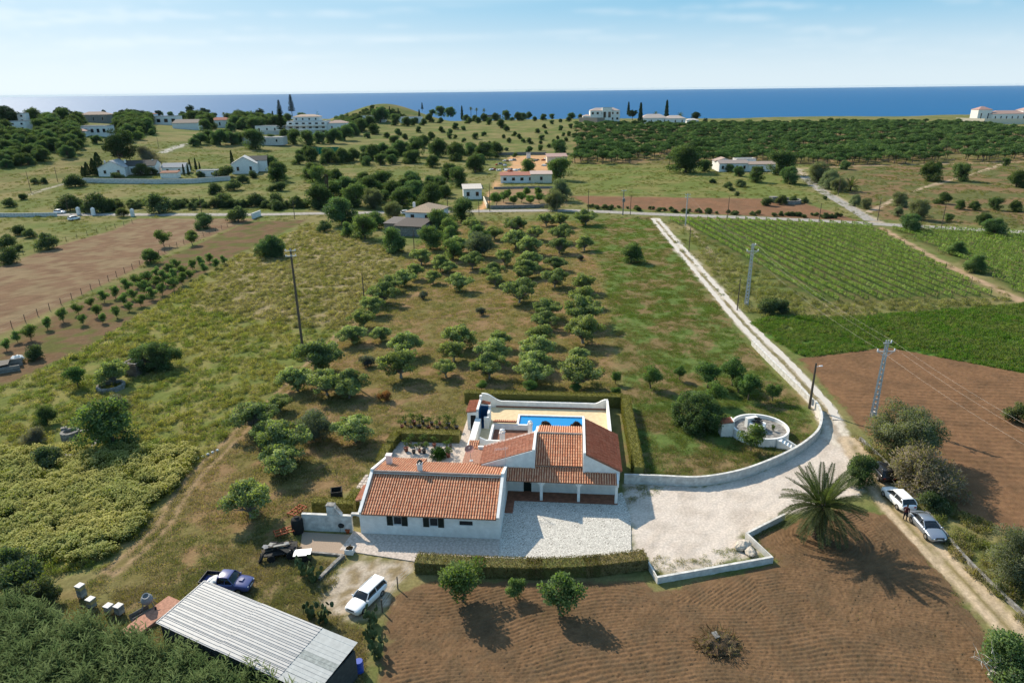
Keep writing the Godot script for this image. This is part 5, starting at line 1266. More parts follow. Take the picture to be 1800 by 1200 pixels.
# labels: same-looking plants are told apart by the nearest landmark
func label_plants() -> void:
	var marks: Array = [["the pool hedge", Vector2(4.11, -76.22)], ["the garden hedge", Vector2(-11.43, -67.10)], ["the farmhouse roof", Vector2(-9.05, -57.76)], ["the round tank", Vector2(27.81, -68.83)], ["the curved drive wall", Vector2(19.12, -57.16)], ["the tall wooden pole", Vector2(-30.60, -93.30)], ["the roadside house", Vector2(-23.51, -190.33)], ["the concrete pole", Vector2(40.87, -113.39)], ["the lane junction", Vector2(42.95, -204.27)], ["the white gatehouse", Vector2(-13.08, -235.83)], ["the long white cottage", Vector2(6.55, -283.90)], ["the metal shed", Vector2(-18.05, -38.51)], ["the brick tank", Vector2(-51.96, -86.87)], ["the old well", Vector2(-49.98, -68.69)], ["the white wall end", Vector2(-78.08, -209.94)], ["the walled village", Vector2(-149.07, -291.42)], ["the villa with balconies", Vector2(-154.54, -568.99)], ["the white farmstead", Vector2(107.79, -324.26)], ["the coastal bungalow", Vector2(151.98, -731.06)], ["the coastal mansion", Vector2(112.25, -849.29)], ["the road fork", Vector2(101.89, -191.19)], ["the hilltop tower house", Vector2(-281.03, -412.94)], ["the flat-roofed hill villa", Vector2(-243.95, -421.63)], ["the grey hut", Vector2(23.40, -367.49)], ["the bare slope top", Vector2(-17.96, -886.67)], ["the second vineyard", Vector2(107.93, -154.71)], ["the stone ruin", Vector2(92.06, -228.13)], ["the scrub path", Vector2(168.65, -273.13)]]
	var solo := {}
	for e in plants: solo[e[1]] = int(solo.get(e[1], 0)) + 1
	var groups := {}
	for e in plants:
		var o: Node3D = e[0]
		var p := Vector2(o.position.x, o.position.z)
		var best := 0
		var bd := 1e9
		for i in marks.size():
			var d: float = p.distance_to(marks[i][1])
			if d < bd:
				bd = d; best = i
		var df: Vector2 = p - marks[best][1]
		var where := "behind"
		if absf(df.x) > absf(df.y): where = "right of" if df.x > 0 else "left of"
		elif df.y > 0: where = "before"
		var key := "%s|%s %s" % [short_look(e[1]), where, marks[best][0]]
		if not groups.has(key): groups[key] = []
		if solo.get(e[1], 0) == 1: continue
		groups[key].append([bd, o])
	var full := {}
	for e in plants: full[e[1]] = int(full.get(e[1], 0)) + 1
	var looks := {}
	for e in plants: looks[short_look(e[1])] = int(looks.get(short_look(e[1]), 0)) + 1
	for key in groups:
		var look: String = key.get_slice("|", 0)
		if looks[look] == 1: continue
		var list: Array = groups[key]
		list.sort_custom(func(x, y): return x[0] < y[0])
		var short := look
		for i in list.size():
			var o: Node3D = list[i][1]
			if list.size() == 1: o.set_meta("label", "%s, %s" % [short, key.get_slice("|", 1)])
			elif list.size() <= 12 or not short.contains("stone pine"): o.set_meta("label", "%s, %s %s" % [short, "nearest" if i == 0 else ordinal(i + 1), key.get_slice("|", 1)])
			else: o.set_meta("label", "%s, %s" % [look, key.get_slice("|", 1)])

# ---------------------------------------------------------------- uncountable growth
func tuft_mesh(sd: int, blades: int, rad: float, hgt: float, wd: float, lean: float) -> ArrayMesh:
	var r := RandomNumberGenerator.new()
	r.seed = sd
	var mb := MB.new()
	for i in blades:
		var a := r.randf() * TAU
		var p := Vector3(cos(a), 0, sin(a)) * rad * sqrt(r.randf())
		var d := (Vector3(cos(a) * lean, 1, sin(a) * lean) + rand_dir(r) * 0.45).normalized()
		mb.col = Color(1, 1, 1) * r.randf_range(0.6, 1.15)
		mb.leaf(p - Vector3(0, 0.03, 0), d, d.cross(rand_dir(r)).normalized(), hgt * r.randf_range(0.5, 1.1), wd, Vector3.UP)
	return mb.mesh(M.dryleaf)

func bushlet_mesh(sd: int, leaves: int, rad: float, hgt: float, ln: float, top: Color) -> ArrayMesh:
	var r := RandomNumberGenerator.new()
	r.seed = sd
	var mb := MB.new()
	for i in leaves:
		var d := rand_dir(r)
		d.y = absf(d.y)
		var p := Vector3(d.x * rad, d.y * hgt, d.z * rad) * pow(r.randf(), 0.45)
		var dir := (d + rand_dir(r) * 0.7 + Vector3(0, 0.4, 0)).normalized()
		var flower := top.a > 0.0 and r.randf() < top.a and d.y > 0.45
		mb.col = (Color(top.r, top.g, top.b) if flower else Color(1, 1, 1)) * r.randf_range(0.6, 1.2)
		mb.leaf(p, dir if not flower else Vector3(rand_dir(r).x, 0.15, rand_dir(r).z).normalized(), dir.cross(rand_dir(r)).normalized(), ln * r.randf_range(0.6, 1.2), ln * 0.55, (d + Vector3(0, 0.8, 0)).normalized())
	return mb.mesh(M.dryleaf)

# umbel plant: a leafy mound under flat cream flower heads
func umbel_mesh(sd: int, rad: float, hgt: float) -> ArrayMesh:
	var r := RandomNumberGenerator.new()
	r.seed = sd
	var mb := MB.new()
	for i in 90:
		var d := rand_dir(r)
		d.y = absf(d.y)
		var dir := (d + rand_dir(r) * 0.7 + Vector3(0, 0.4, 0)).normalized()
		mb.col = Color(0.215, 0.215, 0.055) * r.randf_range(0.7, 1.25)
		mb.leaf(Vector3(d.x * rad, d.y * hgt * 0.8, d.z * rad) * pow(r.randf(), 0.45), dir, dir.cross(rand_dir(r)).normalized(), 0.2, 0.09, (d + Vector3(0, 0.8, 0)).normalized())
	for i in 34:
		var a := r.randf() * TAU
		var q := sqrt(r.randf())
		var p := Vector3(cos(a) * rad * q, hgt * (1.12 - 0.5 * q * q) * r.randf_range(0.85, 1.1), sin(a) * rad * q)
		mb.col = Color(0.58, 0.53, 0.23).lerp(Color(0.35, 0.335, 0.09), r.randf())
		var f := Vector3(cos(a * 3.0), r.randf_range(-0.3, 0.3), sin(a * 3.0)).normalized()
		mb.leaf(p - f * 0.06, f, f.cross(Vector3(0, 1, 0.2)).normalized(), 0.15, 0.14, Vector3.UP)
	return mb.mesh(M.dryleaf)

func strew(called: String, label: String, category: String, meshes: Array, pts: Array) -> void:
	for k in meshes.size():
		var list: Array = []
		for i in pts.size():
			if i % meshes.size() == k: list.append(pts[i])
		if list.is_empty(): continue
		var mm := MultiMesh.new()
		mm.transform_format = MultiMesh.TRANSFORM_3D
		mm.use_colors = true
		mm.mesh = meshes[k]
		mm.instance_count = list.size()
		for i in list.size():
			var s: Array = list[i]
			var p: Vector2 = s[0]
			var q: float = s[1]
			mm.set_instance_transform(i, Transform3D(Basis(Vector3.UP, fmod(p.x * 37.1 + p.y * 11.3, TAU)).scaled(Vector3(q, q * s[3], q)), g3(p)))
			mm.set_instance_color(i, s[2])
		var o := MultiMeshInstance3D.new()
		o.multimesh = mm
		o.name = numbered(called)
		o.set_meta("kind", "stuff")
		tag(o, label, category)
		add_child(o)

var keep_clear: Array = []

func free_spot(p: Vector2) -> bool:
	for q in keep_clear:
		if (q[1] as Rect2).has_point(p) and inside(p, q[0]): return false
	for i in 3:
		var t: Array = track_lines[i]
		if (t[5] as Rect2).has_point(p):
			var d := line_dist(p, t[0])
			if absf(d - t[1]) < t[2] * 0.85: return false
	return true

func clear_zone(poly: PackedVector2Array) -> void:
	var r := Rect2(poly[0], Vector2.ZERO)
	for p in poly: r = r.expand(p)
	keep_clear.append([poly, r])

func spread(poly: PackedVector2Array, count: int, s0: float, s1: float, cols: Array, keep: float, patch := 0.25) -> Array:
	var r := Rect2(poly[0], Vector2.ZERO)
	for p in poly: r = r.expand(p)
	var out: Array = []
	var tries := 0
	while out.size() < count and tries < count * 6:
		tries += 1
		var p := r.position + Vector2(rng.randf(), rng.randf()) * r.size
		if p.y > -27.0: continue
		if not inside(p, poly): continue
		# fewer far away where they show less
		var dist := p.length()
		if rng.randf() > clampf(pow(62.0 / dist, 1.5), 0.1, 1.0): continue
		var m := nz2.get_noise_2d(p.x * patch, p.y * patch)
		if m + rng.randf_range(-0.3, 0.3) < keep: continue
		if not free_spot(p): continue
		var t := clampf(0.5 + nz.get_noise_2d(p.x * 0.09 + 31.0, p.y * 0.09) * 1.3 + rng.randf_range(-0.3, 0.3), 0, 1)
		var c: Color = (cols[0] as Color).lerp(cols[1], t)
		if cols.size() > 2 and rng.randf() < 0.25: c = cols[2]
		out.append([p, rng.randf_range(s0, s1) * (1.0 if dist < 110.0 else 1.35), c * rng.randf_range(0.8, 1.2), rng.randf_range(0.7, 1.25)])
	return out

func make_ground_cover() -> void:
	var weed_cols := [Color(0.36, 0.30, 0.16), Color(0.22, 0.25, 0.09)]
	var sparse := spread(plough_front, 900, 0.4, 0.9, weed_cols, 0.05, 0.15)
	var edge_weeds := spread(PackedVector2Array([Vector2(10.11, -47.22), Vector2(10.97, -43.95), Vector2(20.30, -45.65), Vector2(19.79, -47.88), Vector2(17.29, -47.17), Vector2(14.10, -45.76), Vector2(11.49, -46.53)]), 240, 0.4, 0.9, weed_cols, 0.0, 0.6) + spread(PackedVector2Array([Vector2(10.80, -56.83), Vector2(15.21, -56.94), Vector2(13.24, -55.31), Vector2(10.60, -53.95)]), 90, 0.5, 1.0, weed_cols, -0.3, 0.5) + spread(PackedVector2Array([Vector2(19.18, -48.67), Vector2(24.78, -51.87), Vector2(24.95, -51.01), Vector2(19.89, -47.88)]), 120, 0.5, 1.0, weed_cols, -0.3, 0.5)
	clear_zone(yard)
	clear_zone(plough_front)
	clear_zone(plough_right)
	clear_zone(shed_box)
	clear_zone(house_box)
	clear_zone(house_box2)
	clear_zone(court_box)
	var tufts := [tuft_mesh(1, 16, 0.22, 0.24, 0.035, 0.8), tuft_mesh(2, 20, 0.3, 0.2, 0.04, 1.0)]
	var weeds := [bushlet_mesh(3, 70, 0.42, 0.42, 0.16, Color(0, 0, 0, 0)), bushlet_mesh(4, 80, 0.5, 0.5, 0.17, Color(0, 0, 0, 0)), tuft_mesh(5, 40, 0.4, 0.6, 0.05, 0.6)]
	var umbel := [umbel_mesh(6, 0.55, 0.75), umbel_mesh(7, 0.62, 0.85)]
	strew("straw_grass", "pale dry grass on the upper part of the weedy field", "grass", [tuft_mesh(10, 34, 0.45, 0.4, 0.05, 0.8), weeds[0]], spread(straw_meadow, 7000, 0.5, 1.0, [Color(0.36, 0.30, 0.17), Color(0.22, 0.22, 0.085), Color(0.42, 0.36, 0.23)], -0.25))
	clear_zone(straw_meadow)
	strew("weeds", "tall tangled weeds covering the field left of the orchard", "weeds", weeds, spread(weed_field, 12000, 0.45, 1.0, [Color(0.331, 0.309, 0.112), Color(0.188, 0.238, 0.072), Color(0.394, 0.341, 0.170)], -0.2))
	strew("flowering_weeds", "dense yellow green flowering weeds at the lower left", "weeds", umbel, spread(umbel_field, 2600, 0.65, 1.15, [Color(1.0, 1.0, 1.0), Color(0.75, 0.85, 0.85)], -0.35))
	strew("grass", "dry tufted grass under the orchard trees", "grass", tufts, spread(orchard_floor, 30000, 0.6, 1.3, [Color(0.378, 0.302, 0.163), Color(0.211, 0.230, 0.086), Color(0.499, 0.383, 0.235)], -0.2))
	strew("grass", "green grass on the meadow right of the house", "grass", tufts, spread(right_meadow, 18000, 0.6, 1.3, [Color(0.163, 0.235, 0.056), Color(0.245, 0.214, 0.097), Color(0.133, 0.214, 0.051)], -0.12))
	strew("lush_growth", "lush green crop strip below the vineyard", "crop", [tuft_mesh(8, 30, 0.4, 0.4, 0.05, 0.7), bushlet_mesh(9, 60, 0.4, 0.25, 0.14, Color(0, 0, 0, 0))], spread(lush_strip, 7500, 0.6, 1.2, [Color(0.120, 0.232, 0.044), Color(0.178, 0.250, 0.074), Color(0.211, 0.235, 0.099)], -0.4))
	strew("field_weeds", "sparse weeds scattered over the ploughed field", "weeds", tufts, sparse)
	strew("yard_weeds", "dry weeds at the edges of the gravel yard", "weeds", tufts, edge_weeds)
	strew("grass", "grass and scrub on the ground around the metal shed", "grass", tufts, spread(shed_apron, 7500, 0.6, 1.2, [Color(0.383, 0.302, 0.164), Color(0.236, 0.245, 0.098)], -0.3, 0.4))
	var mid_land := PackedVector2Array([Vector2(-190, -118), Vector2(190, -118), Vector2(330, -330), Vector2(-330, -330)])
	clear_zone(brown_field); clear_zone(strip_field); clear_zone(weed_field); clear_zone(vineyard_a); clear_zone(vineyard_b); clear_zone(red_strip); clear_zone(farm_yard); clear_zone(farm_lot); clear_zone(orchard_floor); clear_zone(right_meadow)
	var far_pts: Array = []
	for i in 60000:
		var p := Vector2(rng.randf_range(-330, 330), rng.randf_range(-420, -118))
		if absf(p.x) > -p.y * 0.8 or nz2.get_noise_2d(p.x * 0.06, p.y * 0.06) + rng.randf_range(-0.35, 0.35) < 0.0 or not free_spot(p): continue
		if line_dist(p, main_road) < 3.2: continue
		far_pts.append([p, rng.randf_range(0.7, 1.6), Color(0.17, 0.20, 0.065).lerp(Color(0.25, 0.235, 0.10), rng.randf()) * rng.randf_range(0.8, 1.15), rng.randf_range(0.3, 0.7)])
	strew("rough_grass", "rough grass on the fields beyond the road", "grass", weeds, far_pts)
	var verge := PackedVector2Array([Vector2(48.10, -190.22), Vector2(48.43, -181.99), Vector2(50.98, -149.06), Vector2(52.79, -125.64), Vector2(54.47, -115.56), Vector2(87.24, -116.35), Vector2(93.15, -114.72), Vector2(56.80, -107.72), Vector2(42.33, -108.25), Vector2(40.15, -111.78), Vector2(41.15, -132.42)])
	strew("verge_weeds", "rank grass along the vineyard bank", "weeds", weeds, spread(verge, 2600, 0.6, 1.2, [Color(0.229, 0.246, 0.104), Color(0.309, 0.288, 0.145)], -0.3))
	var lane_verge := PackedVector2Array([Vector2(37.65, -67.23), Vector2(38.81, -62.19), Vector2(39.20, -54.77), Vector2(41.15, -51.98), Vector2(42.74, -47.08), Vector2(45.47, -40.34), Vector2(39.38, -33.23), Vector2(36.03, -37.15), Vector2(35.45, -42.36), Vector2(35.47, -48.36), Vector2(35.49, -55.82)])
	strew("verge_weeds", "dry weeds along the dirt track", "weeds", weeds + tufts, spread(lane_verge, 2200, 0.5, 1.0, [Color(0.348, 0.280, 0.156), Color(0.208, 0.235, 0.092)], -0.1, 0.4))
	# reeds at the lower left
	var reed_bed := PackedVector2Array([Vector2(-50.28, -41.91), Vector2(-37.03, -40.21), Vector2(-33.33, -39.30), Vector2(-29.94, -38.05), Vector2(-25.56, -36.54), Vector2(-21.82, -35.12), Vector2(-17.91, -33.77), Vector2(-14.68, -32.84), Vector2(-11.14, -31.58), Vector2(-8.80, -28.68), Vector2(-36.49, -26.64)])
	var rm: Array = []
	for k in 4:
		var r := RandomNumberGenerator.new()
		r.seed = 60 + k
		var mb := MB.new()
		for s in 7:
			var b := Vector3(r.randf_range(-0.35, 0.35), -0.1, r.randf_range(-0.35, 0.35))
			var tip := b + Vector3(r.randf_range(-0.5, 0.5), r.randf_range(2.0, 3.1), r.randf_range(-0.5, 0.5))
			mb.col = Color(1.1, 1.1, 0.8)
			mb.tube([b, b.lerp(tip, 0.5), tip], [0.018, 0.014, 0.006], 3, false)
			for q in 17:
				var t := lerpf(0.15, 1.0, q / 16.0)
				var p := b.lerp(tip, t)
				var a := r.randf() * TAU
				var dir := Vector3(cos(a), r.randf_range(0.1, 0.9), sin(a)).normalized()
				mb.col = Color(1, 1, 1) * r.randf_range(0.6, 1.35)
				mb.leaf(p, dir, dir.cross(Vector3.UP).normalized(), r.randf_range(0.4, 0.7), 0.085, (dir * 0.4 + Vector3(0, 0.8, 0)).normalized())
		rm.append(mb.mesh(M.reed))
	var pts: Array = []
	for i in 4200:
		var p := Vector2(rng.randf_range(-46, -8), rng.randf_range(-44, -26))
		if not inside(p, reed_bed) or inside(p, shed_box): continue
		pts.append([p, rng.randf_range(0.55, 0.95), 1.0 * Color(0.06, 0.098, 0.032).lerp(Color(0.125, 0.165, 0.062), rng.randf()), rng.randf_range(0.8, 1.15)])
	strew("reeds", "thick bed of green reeds beside the metal shed", "reeds", rm, pts)

# ---------------------------------------------------------------- farmhouse (local frame: a to the right, b to the back)
const HOUSE_AT := Vector3(-13.23, 0, -49.91)
const HOUSE_TURN := -5.2

func V(a: float, y: float, b: float) -> Vector3:
	return Vector3(a, y, -b)

func hw(a: float, b: float) -> Vector2:
	var p := Basis(Vector3.UP, deg_to_rad(HOUSE_TURN)) * V(a, 0, b) + HOUSE_AT
	return Vector2(p.x, p.z)

func hq(list: Array) -> PackedVector2Array:
	var o := PackedVector2Array()
	for q in list: o.append(hw(q[0], q[1]))
	return o

var house_box := hq([[-5.6, -0.4], [22.6, -0.4], [22.6, 8], [25.6, 8.2], [25.6, 28], [5.5, 28], [5.5, 18.0], [-1.3, 18.0], [-1.8, 11], [-0.2, 10], [-0.2, 0.5], [-5.6, 0.5]])
var house_box2 := hq([[-1.5, -3], [12, -4], [23.5, -3], [23.2, 8], [12, 8]])
var court_box := PackedVector2Array([Vector2(-18.80, -50.18), Vector2(-14.15, -50.50), Vector2(-7.64, -46.15), Vector2(-13.94, -46.26), Vector2(-17.92, -46.33)])

func bx(mb: MB, a0: float, a1: float, y0: float, y1: float, b0: float, b1: float, ch := 0.0) -> void:
	mb.box(V((a0 + a1) * 0.5, (y0 + y1) * 0.5, (b0 + b1) * 0.5), Vector3(a1 - a0, y1 - y0, b1 - b0), Basis.IDENTITY, ch)

# convex outline extruded by off
func slab(mb: MB, p: Array, off: Vector3) -> void:
	var nn: Vector3 = (p[1] - p[0]).cross(p[2] - p[0])
	var q: Array = p.duplicate()
	if nn.dot(off) > 0: q.reverse()
	for i in range(1, q.size() - 1):
		mb.tri(q[0], q[i], q[i + 1])
		mb.tri(q[0] + off, q[i + 1] + off, q[i] + off)
	for i in q.size():
		var j := (i + 1) % q.size()
		mb.quad(q[i], q[i] + off, q[j] + off, q[j])

# wall along a with rectangular openings [a0, a1, y0, y1]
func pierced(mb: MB, a0: float, a1: float, y0: float, y1: float, b0: float, b1: float, holes: Array) -> void:
	var xs: Array = [a0, a1]
	for h in holes: xs.append(h[0]); xs.append(h[1])
	xs.sort()
	for i in xs.size() - 1:
		if xs[i + 1] - xs[i] < 0.001: continue
		var mid: float = (xs[i] + xs[i + 1]) * 0.5
		var hole: Array = []
		for h in holes:
			if mid > h[0] and mid < h[1]: hole = h
		if hole.is_empty(): bx(mb, xs[i], xs[i + 1], y0, y1, b0, b1)
		else:
			if hole[2] > y0: bx(mb, xs[i], xs[i + 1], y0, hole[2], b0, b1)
			if hole[3] < y1: bx(mb, xs[i], xs[i + 1], hole[3], y1, b0, b1)

# half-round clay tiles laid in courses on a slope; o eave corner, u along the eave, s up the slope
func tiles(o: Vector3, u: Vector3, s: Vector3, w: float, l: float, cover_c: Array, pan_c: Array, sd: int, pitch := 0.23, course := 0.38) -> MB:
	var mb := MB.new()
	var r := RandomNumberGenerator.new()
	r.seed = sd
	var nn := u.cross(s).normalized()
	if nn.y < 0: nn = -nn
	var cols := maxi(1, int(round(w / pitch)))
	var rows := maxi(1, int(round(l / course)))
	var pw := w / cols
	var pl := l / rows
	for j in rows:
		for i in cols:
			var e := o + u * (pw * i) + s * (pl * j)
			var r0 := pw * 0.29
			var r1 := pw * 0.26
			var cx := pw * 0.5
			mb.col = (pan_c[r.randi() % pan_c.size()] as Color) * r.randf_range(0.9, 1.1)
			# pans either side, dished
			var low := nn * 0.012
			for k in 2:
				var x0 := 0.0 if k == 0 else cx
				var x1 := cx if k == 0 else pw
				var d0 := 0.02 if k == 0 else 0.06
				var d1 := 0.06 if k == 0 else 0.02
				mb.quad(e + u * x0 + nn * d0 + low, e + u * x1 + nn * d1 + low, e + u * x1 + s * pl + nn * d1, e + u * x0 + s * pl + nn * d0)
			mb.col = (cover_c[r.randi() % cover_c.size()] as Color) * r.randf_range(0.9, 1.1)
			var pa: Array = []
			var pb: Array = []
			var jig := r.randf_range(-0.008, 0.008)
			for k in 5:
				var g := PI * k / 4.0
				pa.append(e + u * (cx + jig - cos(g) * r0) + nn * (0.045 + sin(g) * r0 * 0.95) - s * 0.03)
				pb.append(e + u * (cx + jig - cos(g) * r1) + nn * (0.03 + sin(g) * r1 * 0.8) + s * pl)
			for k in 4: mb.quad(pa[k], pa[k + 1], pb[k + 1], pb[k])
			mb.tri(pa[0], pa[2], pa[4]); mb.tri(pa[0], pa[1], pa[2]); mb.tri(pa[2], pa[3], pa[4])
	return mb

const COVER := [Color(0.78, 0.40, 0.23), Color(0.82, 0.46, 0.28), Color(0.74, 0.34, 0.19), Color(0.79, 0.43, 0.26)]  # weathered covers, paled further so the crowns read as sunlit
const PAN_SHADED := [Color(0.36, 0.11, 0.06), Color(0.42, 0.14, 0.075), Color(0.30, 0.09, 0.05)]  # pans darkened in colour to stand for the shade in the channels
const RED := [Color(0.52, 0.17, 0.09), Color(0.56, 0.20, 0.11), Color(0.47, 0.145, 0.075)]
const ROSE := [Color(0.60, 0.26, 0.16), Color(0.64, 0.30, 0.19), Color(0.55, 0.22, 0.13)]

# a roof plane between eave line a..b and top line: slab plus tiles
func roof_plane(root: Node3D, e0: Vector3, e1: Vector3, t0: Vector3, cov: Array, pan: Array, sd: int, pitch := 0.23) -> void:
	var u := (e1 - e0).normalized()
	var sl := t0 - e0
	var s := (sl - u * sl.dot(u)).normalized()
	var nn := u.cross(s).normalized()
	if nn.y < 0: nn = -nn
	var mb := MB.new()
	mb.col = Color(0.4, 0.2, 0.13)
	slab(mb, [e0, e1, e1 + sl, t0], -nn * 0.10)
	var rf := part("roof", mb, M.vcm, root)
	var t := part("tiles", tiles(e0 + nn * 0.004, u, s, e0.distance_to(e1), sl.length(), cov, pan, sd, pitch), M.tile, rf)
	t.set_meta("kind", "stuff")

func window(root: Node3D, a: float, y: float, b: float, w: float, h: float, shutters: bool) -> void:
	var mb := MB.new()
	var f := 0.05
	for q in [[-w / 2, w / 2, -h / 2, -h / 2 + f], [-w / 2, w / 2, h / 2 - f, h / 2], [-w / 2, -w / 2 + f, -h / 2 + f, h / 2 - f], [w / 2 - f, w / 2, -h / 2 + f, h / 2 - f]]:
		bx(mb, a + q[0], a + q[1], y + q[2], y + q[3], b + 0.08, b + 0.14)
	var wn := part("window", mb, M.frame if shutters else M.shutter, root)
	var g := MB.new()
	bx(g, a - w / 2 + f, a + w / 2 - f, y - h / 2 + f, y + h / 2 - f, b + 0.10, b + 0.12)
	part("pane", g, M.glass, wn)
	if shutters:
		for s in [-1.0, 1.0]:
			var sh := MB.new()
			var c: float = a + s * (w / 2 + 0.27)
			bx(sh, c - 0.26, c + 0.26, y - h / 2 - 0.03, y + h / 2 + 0.03, b - 0.06, b - 0.012, 0.01)
			for k in 8:
				var yy: float = y - h / 2 + 0.06 + k * (h - 0.06) / 8.0
				bx(sh, c - 0.2, c + 0.2, yy, yy + 0.05, b - 0.075, b - 0.055)
			part("shutter", sh, M.shutter, wn)

func chimney(root: Node3D, a: float, b: float, y0: float, y1: float, w: float, m: Material, pot: bool) -> void:
	var mb := MB.new()
	bx(mb, a - w / 2, a + w / 2, y0, y1, b - w / 2, b + w / 2, 0.02)
	bx(mb, a - w / 2 - 0.05, a + w / 2 + 0.05, y1, y1 + 0.07, b - w / 2 - 0.05, b + w / 2 + 0.05, 0.01)
	var c := part("chimney", mb, m, root)
	if pot:
		var p := MB.new()
		for q in [[-1, -1], [1, -1], [-1, 1], [1, 1]]:
			var ca: float = a + q[0] * w * 0.36
			var cb: float = b + q[1] * w * 0.36
			bx(p, ca - 0.04, ca + 0.04, y1 + 0.07, y1 + 0.3, cb - 0.04, cb + 0.04)
		p.lathe(V(a, y1 + 0.3, b), [[w * 0.5, 0.0], [w * 0.5, 0.03], [w * 0.2, 0.12], [0.0, 0.14]], 8)
		part("cowl", p, M.dark if m == M.white else M.white, c)

func make_house() -> void:
	var h := thing("farmhouse", "long white farmhouse with orange clay tile roofs and arched porch", "house", HOUSE_AT, deg_to_rad(HOUSE_TURN))
	# --- front block ---
	var mb := MB.new()
	pierced(mb, 0.02, 11.98, -0.1, 2.13, 0.0, 0.28, [[2.85, 3.6, 1.0, 1.85], [6.0, 6.75, 1.0, 1.85], [8.6, 9.75, 1.25, 1.7]])
	bx(mb, 0.02, 11.98, -0.1, 2.3, 7.3, 7.6)
	# gable walls with a coping that stands proud of the tiles
	for s in [[-0.08, 9.0], [11.8, 7.95]]:
		slab(mb, [V(s[0], -0.1, 0.005), V(s[0], 2.30, 0.005), V(s[0], 2.33, -0.27), V(s[0], 3.80, 4.0), V(s[0], 3.99, 4.05), V(s[0], 2.74 if s[1] < 8.5 else 2.47, s[1]), V(s[0], -0.1, s[1])], Vector3(0.26, 0, 0))
	bx(mb, 0.18, 11.8, 3.3, 3.66, 4.02, 4.14)
	part("wall", mb, M.white, h)
	roof_plane(h, V(0.19, 2.14, -0.28), V(11.79, 2.14, -0.28), V(0.19, 3.52, 4.0), COVER, PAN_SHADED, 1)
	roof_plane(h, V(11.79, 2.58, 7.9), V(4.1, 2.58, 7.9), V(11.79, 3.78, 4.0), COVER, PAN_SHADED, 2)
	roof_plane(h, V(4.05, 2.30, 8.95), V(0.19, 2.30, 8.95), V(4.05, 3.78, 4.0), COVER, PAN_SHADED, 3)
	window(h, 3.22, 1.42, 0.0, 0.75, 0.85, true)
	window(h, 6.38, 1.42, 0.0, 0.75, 0.85, true)
	window(h, 9.18, 1.47, 0.0, 1.15, 0.45, false)
	chimney(h, 0.95, 6.6, 2.6, 4.0, 0.5, M.pinkwhite, false)
	chimney(h, 4.35, 4.6, 3.4, 4.35, 0.42, M.white, true)
	# --- lean-to at the left gable ---
	mb = MB.new()
	bx(mb, -0.75, -0.085, -0.1, 1.85, 2.3, 4.4)
	part("side_porch", mb, M.white, h)
	roof_plane(h, V(-1.05, 1.85, 4.6), V(-1.05, 1.85, 2.1), V(-0.09, 2.15, 4.6), ROSE, ROSE, 4)
	# --- porch wing ---
	mb = MB.new()
	pierced(mb, 12.06, 22.3, -0.1, 2.86, 7.45, 7.72, [[13.55, 14.3, -0.1, 1.95], [15.55, 16.45, 1.45, 1.8], [17.6, 18.5, 1.45, 1.8], [20.1, 21.0, 1.45, 1.8]])
	bx(mb, 22.06, 22.34, -0.1, 2.2, 7.73, 14.0)
	part("wall", mb, M.white, h)
	window(h, 16.0, 1.625, 7.45, 0.9, 0.35, false)
	window(h, 18.05, 1.625, 7.45, 0.9, 0.35, false)
	window(h, 20.55, 1.625, 7.45, 0.9, 0.35, false)
	mb = MB.new()
	bx(mb, 13.55, 14.3, 0.0, 1.95, 7.55, 7.62, 0.01)
	var dr := part("door", mb, M.shutter, h)
	mb = MB.new()
	bx(mb, 14.18, 14.22, 0.95, 1.05, 7.49, 7.55)
	part("handle", mb, M.steel, dr)
	# arches: posts and a pierced beam
	for a in [15.3, 18.75, 22.2]:
		mb = MB.new()
		bx(mb, a - 0.13, a + 0.13, 0.0, 2.02, 6.02, 6.28, 0.015)
		part("column", mb, M.white, h)
	mb = MB.new()
	bx(mb, 12.06, 22.33, 2.02, 2.14, 6.03, 6.27)
	for a in [15.3, 18.75]:
		for s in [-1.0, 1.0]:
			for k in 5:
				var t := k / 5.0
				var x0: float = a + s * (0.13 + 0.45 * t)
				var x1: float = a + s * (0.13 + 0.45 * (t + 0.2))
				var yy: float = 2.02 - 0.42 * pow(1.0 - t - 0.1, 2.0)
				bx(mb, minf(x0, x1), maxf(x0, x1), yy, 2.021, 6.04, 6.26)
	part("porch_beam", mb, M.white, h)
	roof_plane(h, V(12.08, 2.18, 5.82), V(22.2, 2.18, 5.82), V(12.08, 2.92, 7.42), COVER, PAN_SHADED, 5)
	mb = MB.new()
	slab(mb, [V(22.2, 1.9, 5.82), V(22.2, 2.32, 5.80), V(22.2, 3.1, 7.45), V(22.2, 2.6, 7.45)], Vector3(0.18, 0, 0))
	bx(mb, 12.07, 22.2, 2.9, 3.04, 7.35, 7.5)
	part("coping", mb, M.white, h)
	# --- three upper roofs ---
	mb = MB.new()
	slab(mb, [V(9.6, 2.0, 7.12), V(9.6, 2.98, 7.12), V(14.42, 4.66, 7.12), V(14.62, 4.66, 7.12), V(14.62, 2.0, 7.12)], V(0, 0, 0.28))
	slab(mb, [V(9.6, 2.0, 10.6), V(9.6, 3.06, 10.6), V(14.42, 4.74, 10.6), V(14.62, 4.74, 10.6), V(14.62, 2.0, 10.6)], V(0, 0, 0.25))
	slab(mb, [V(14.4, 2.9, 7.1), V(14.4, 4.78, 7.1), V(14.4, 4.78, 10.9), V(14.4, 4.30, 11.2), V(14.4, 3.1, 15.1), V(14.4, 2.0, 15.1), V(14.4, 2.0, 7.1)], Vector3(0.24, 0, 0))
	slab(mb, [V(19.1, 2.0, 6.85), V(19.1, 4.78, 6.85), V(19.1, 4.78, 14.0), V(19.1, 2.0, 14.0)], Vector3(0.22, 0, 0))
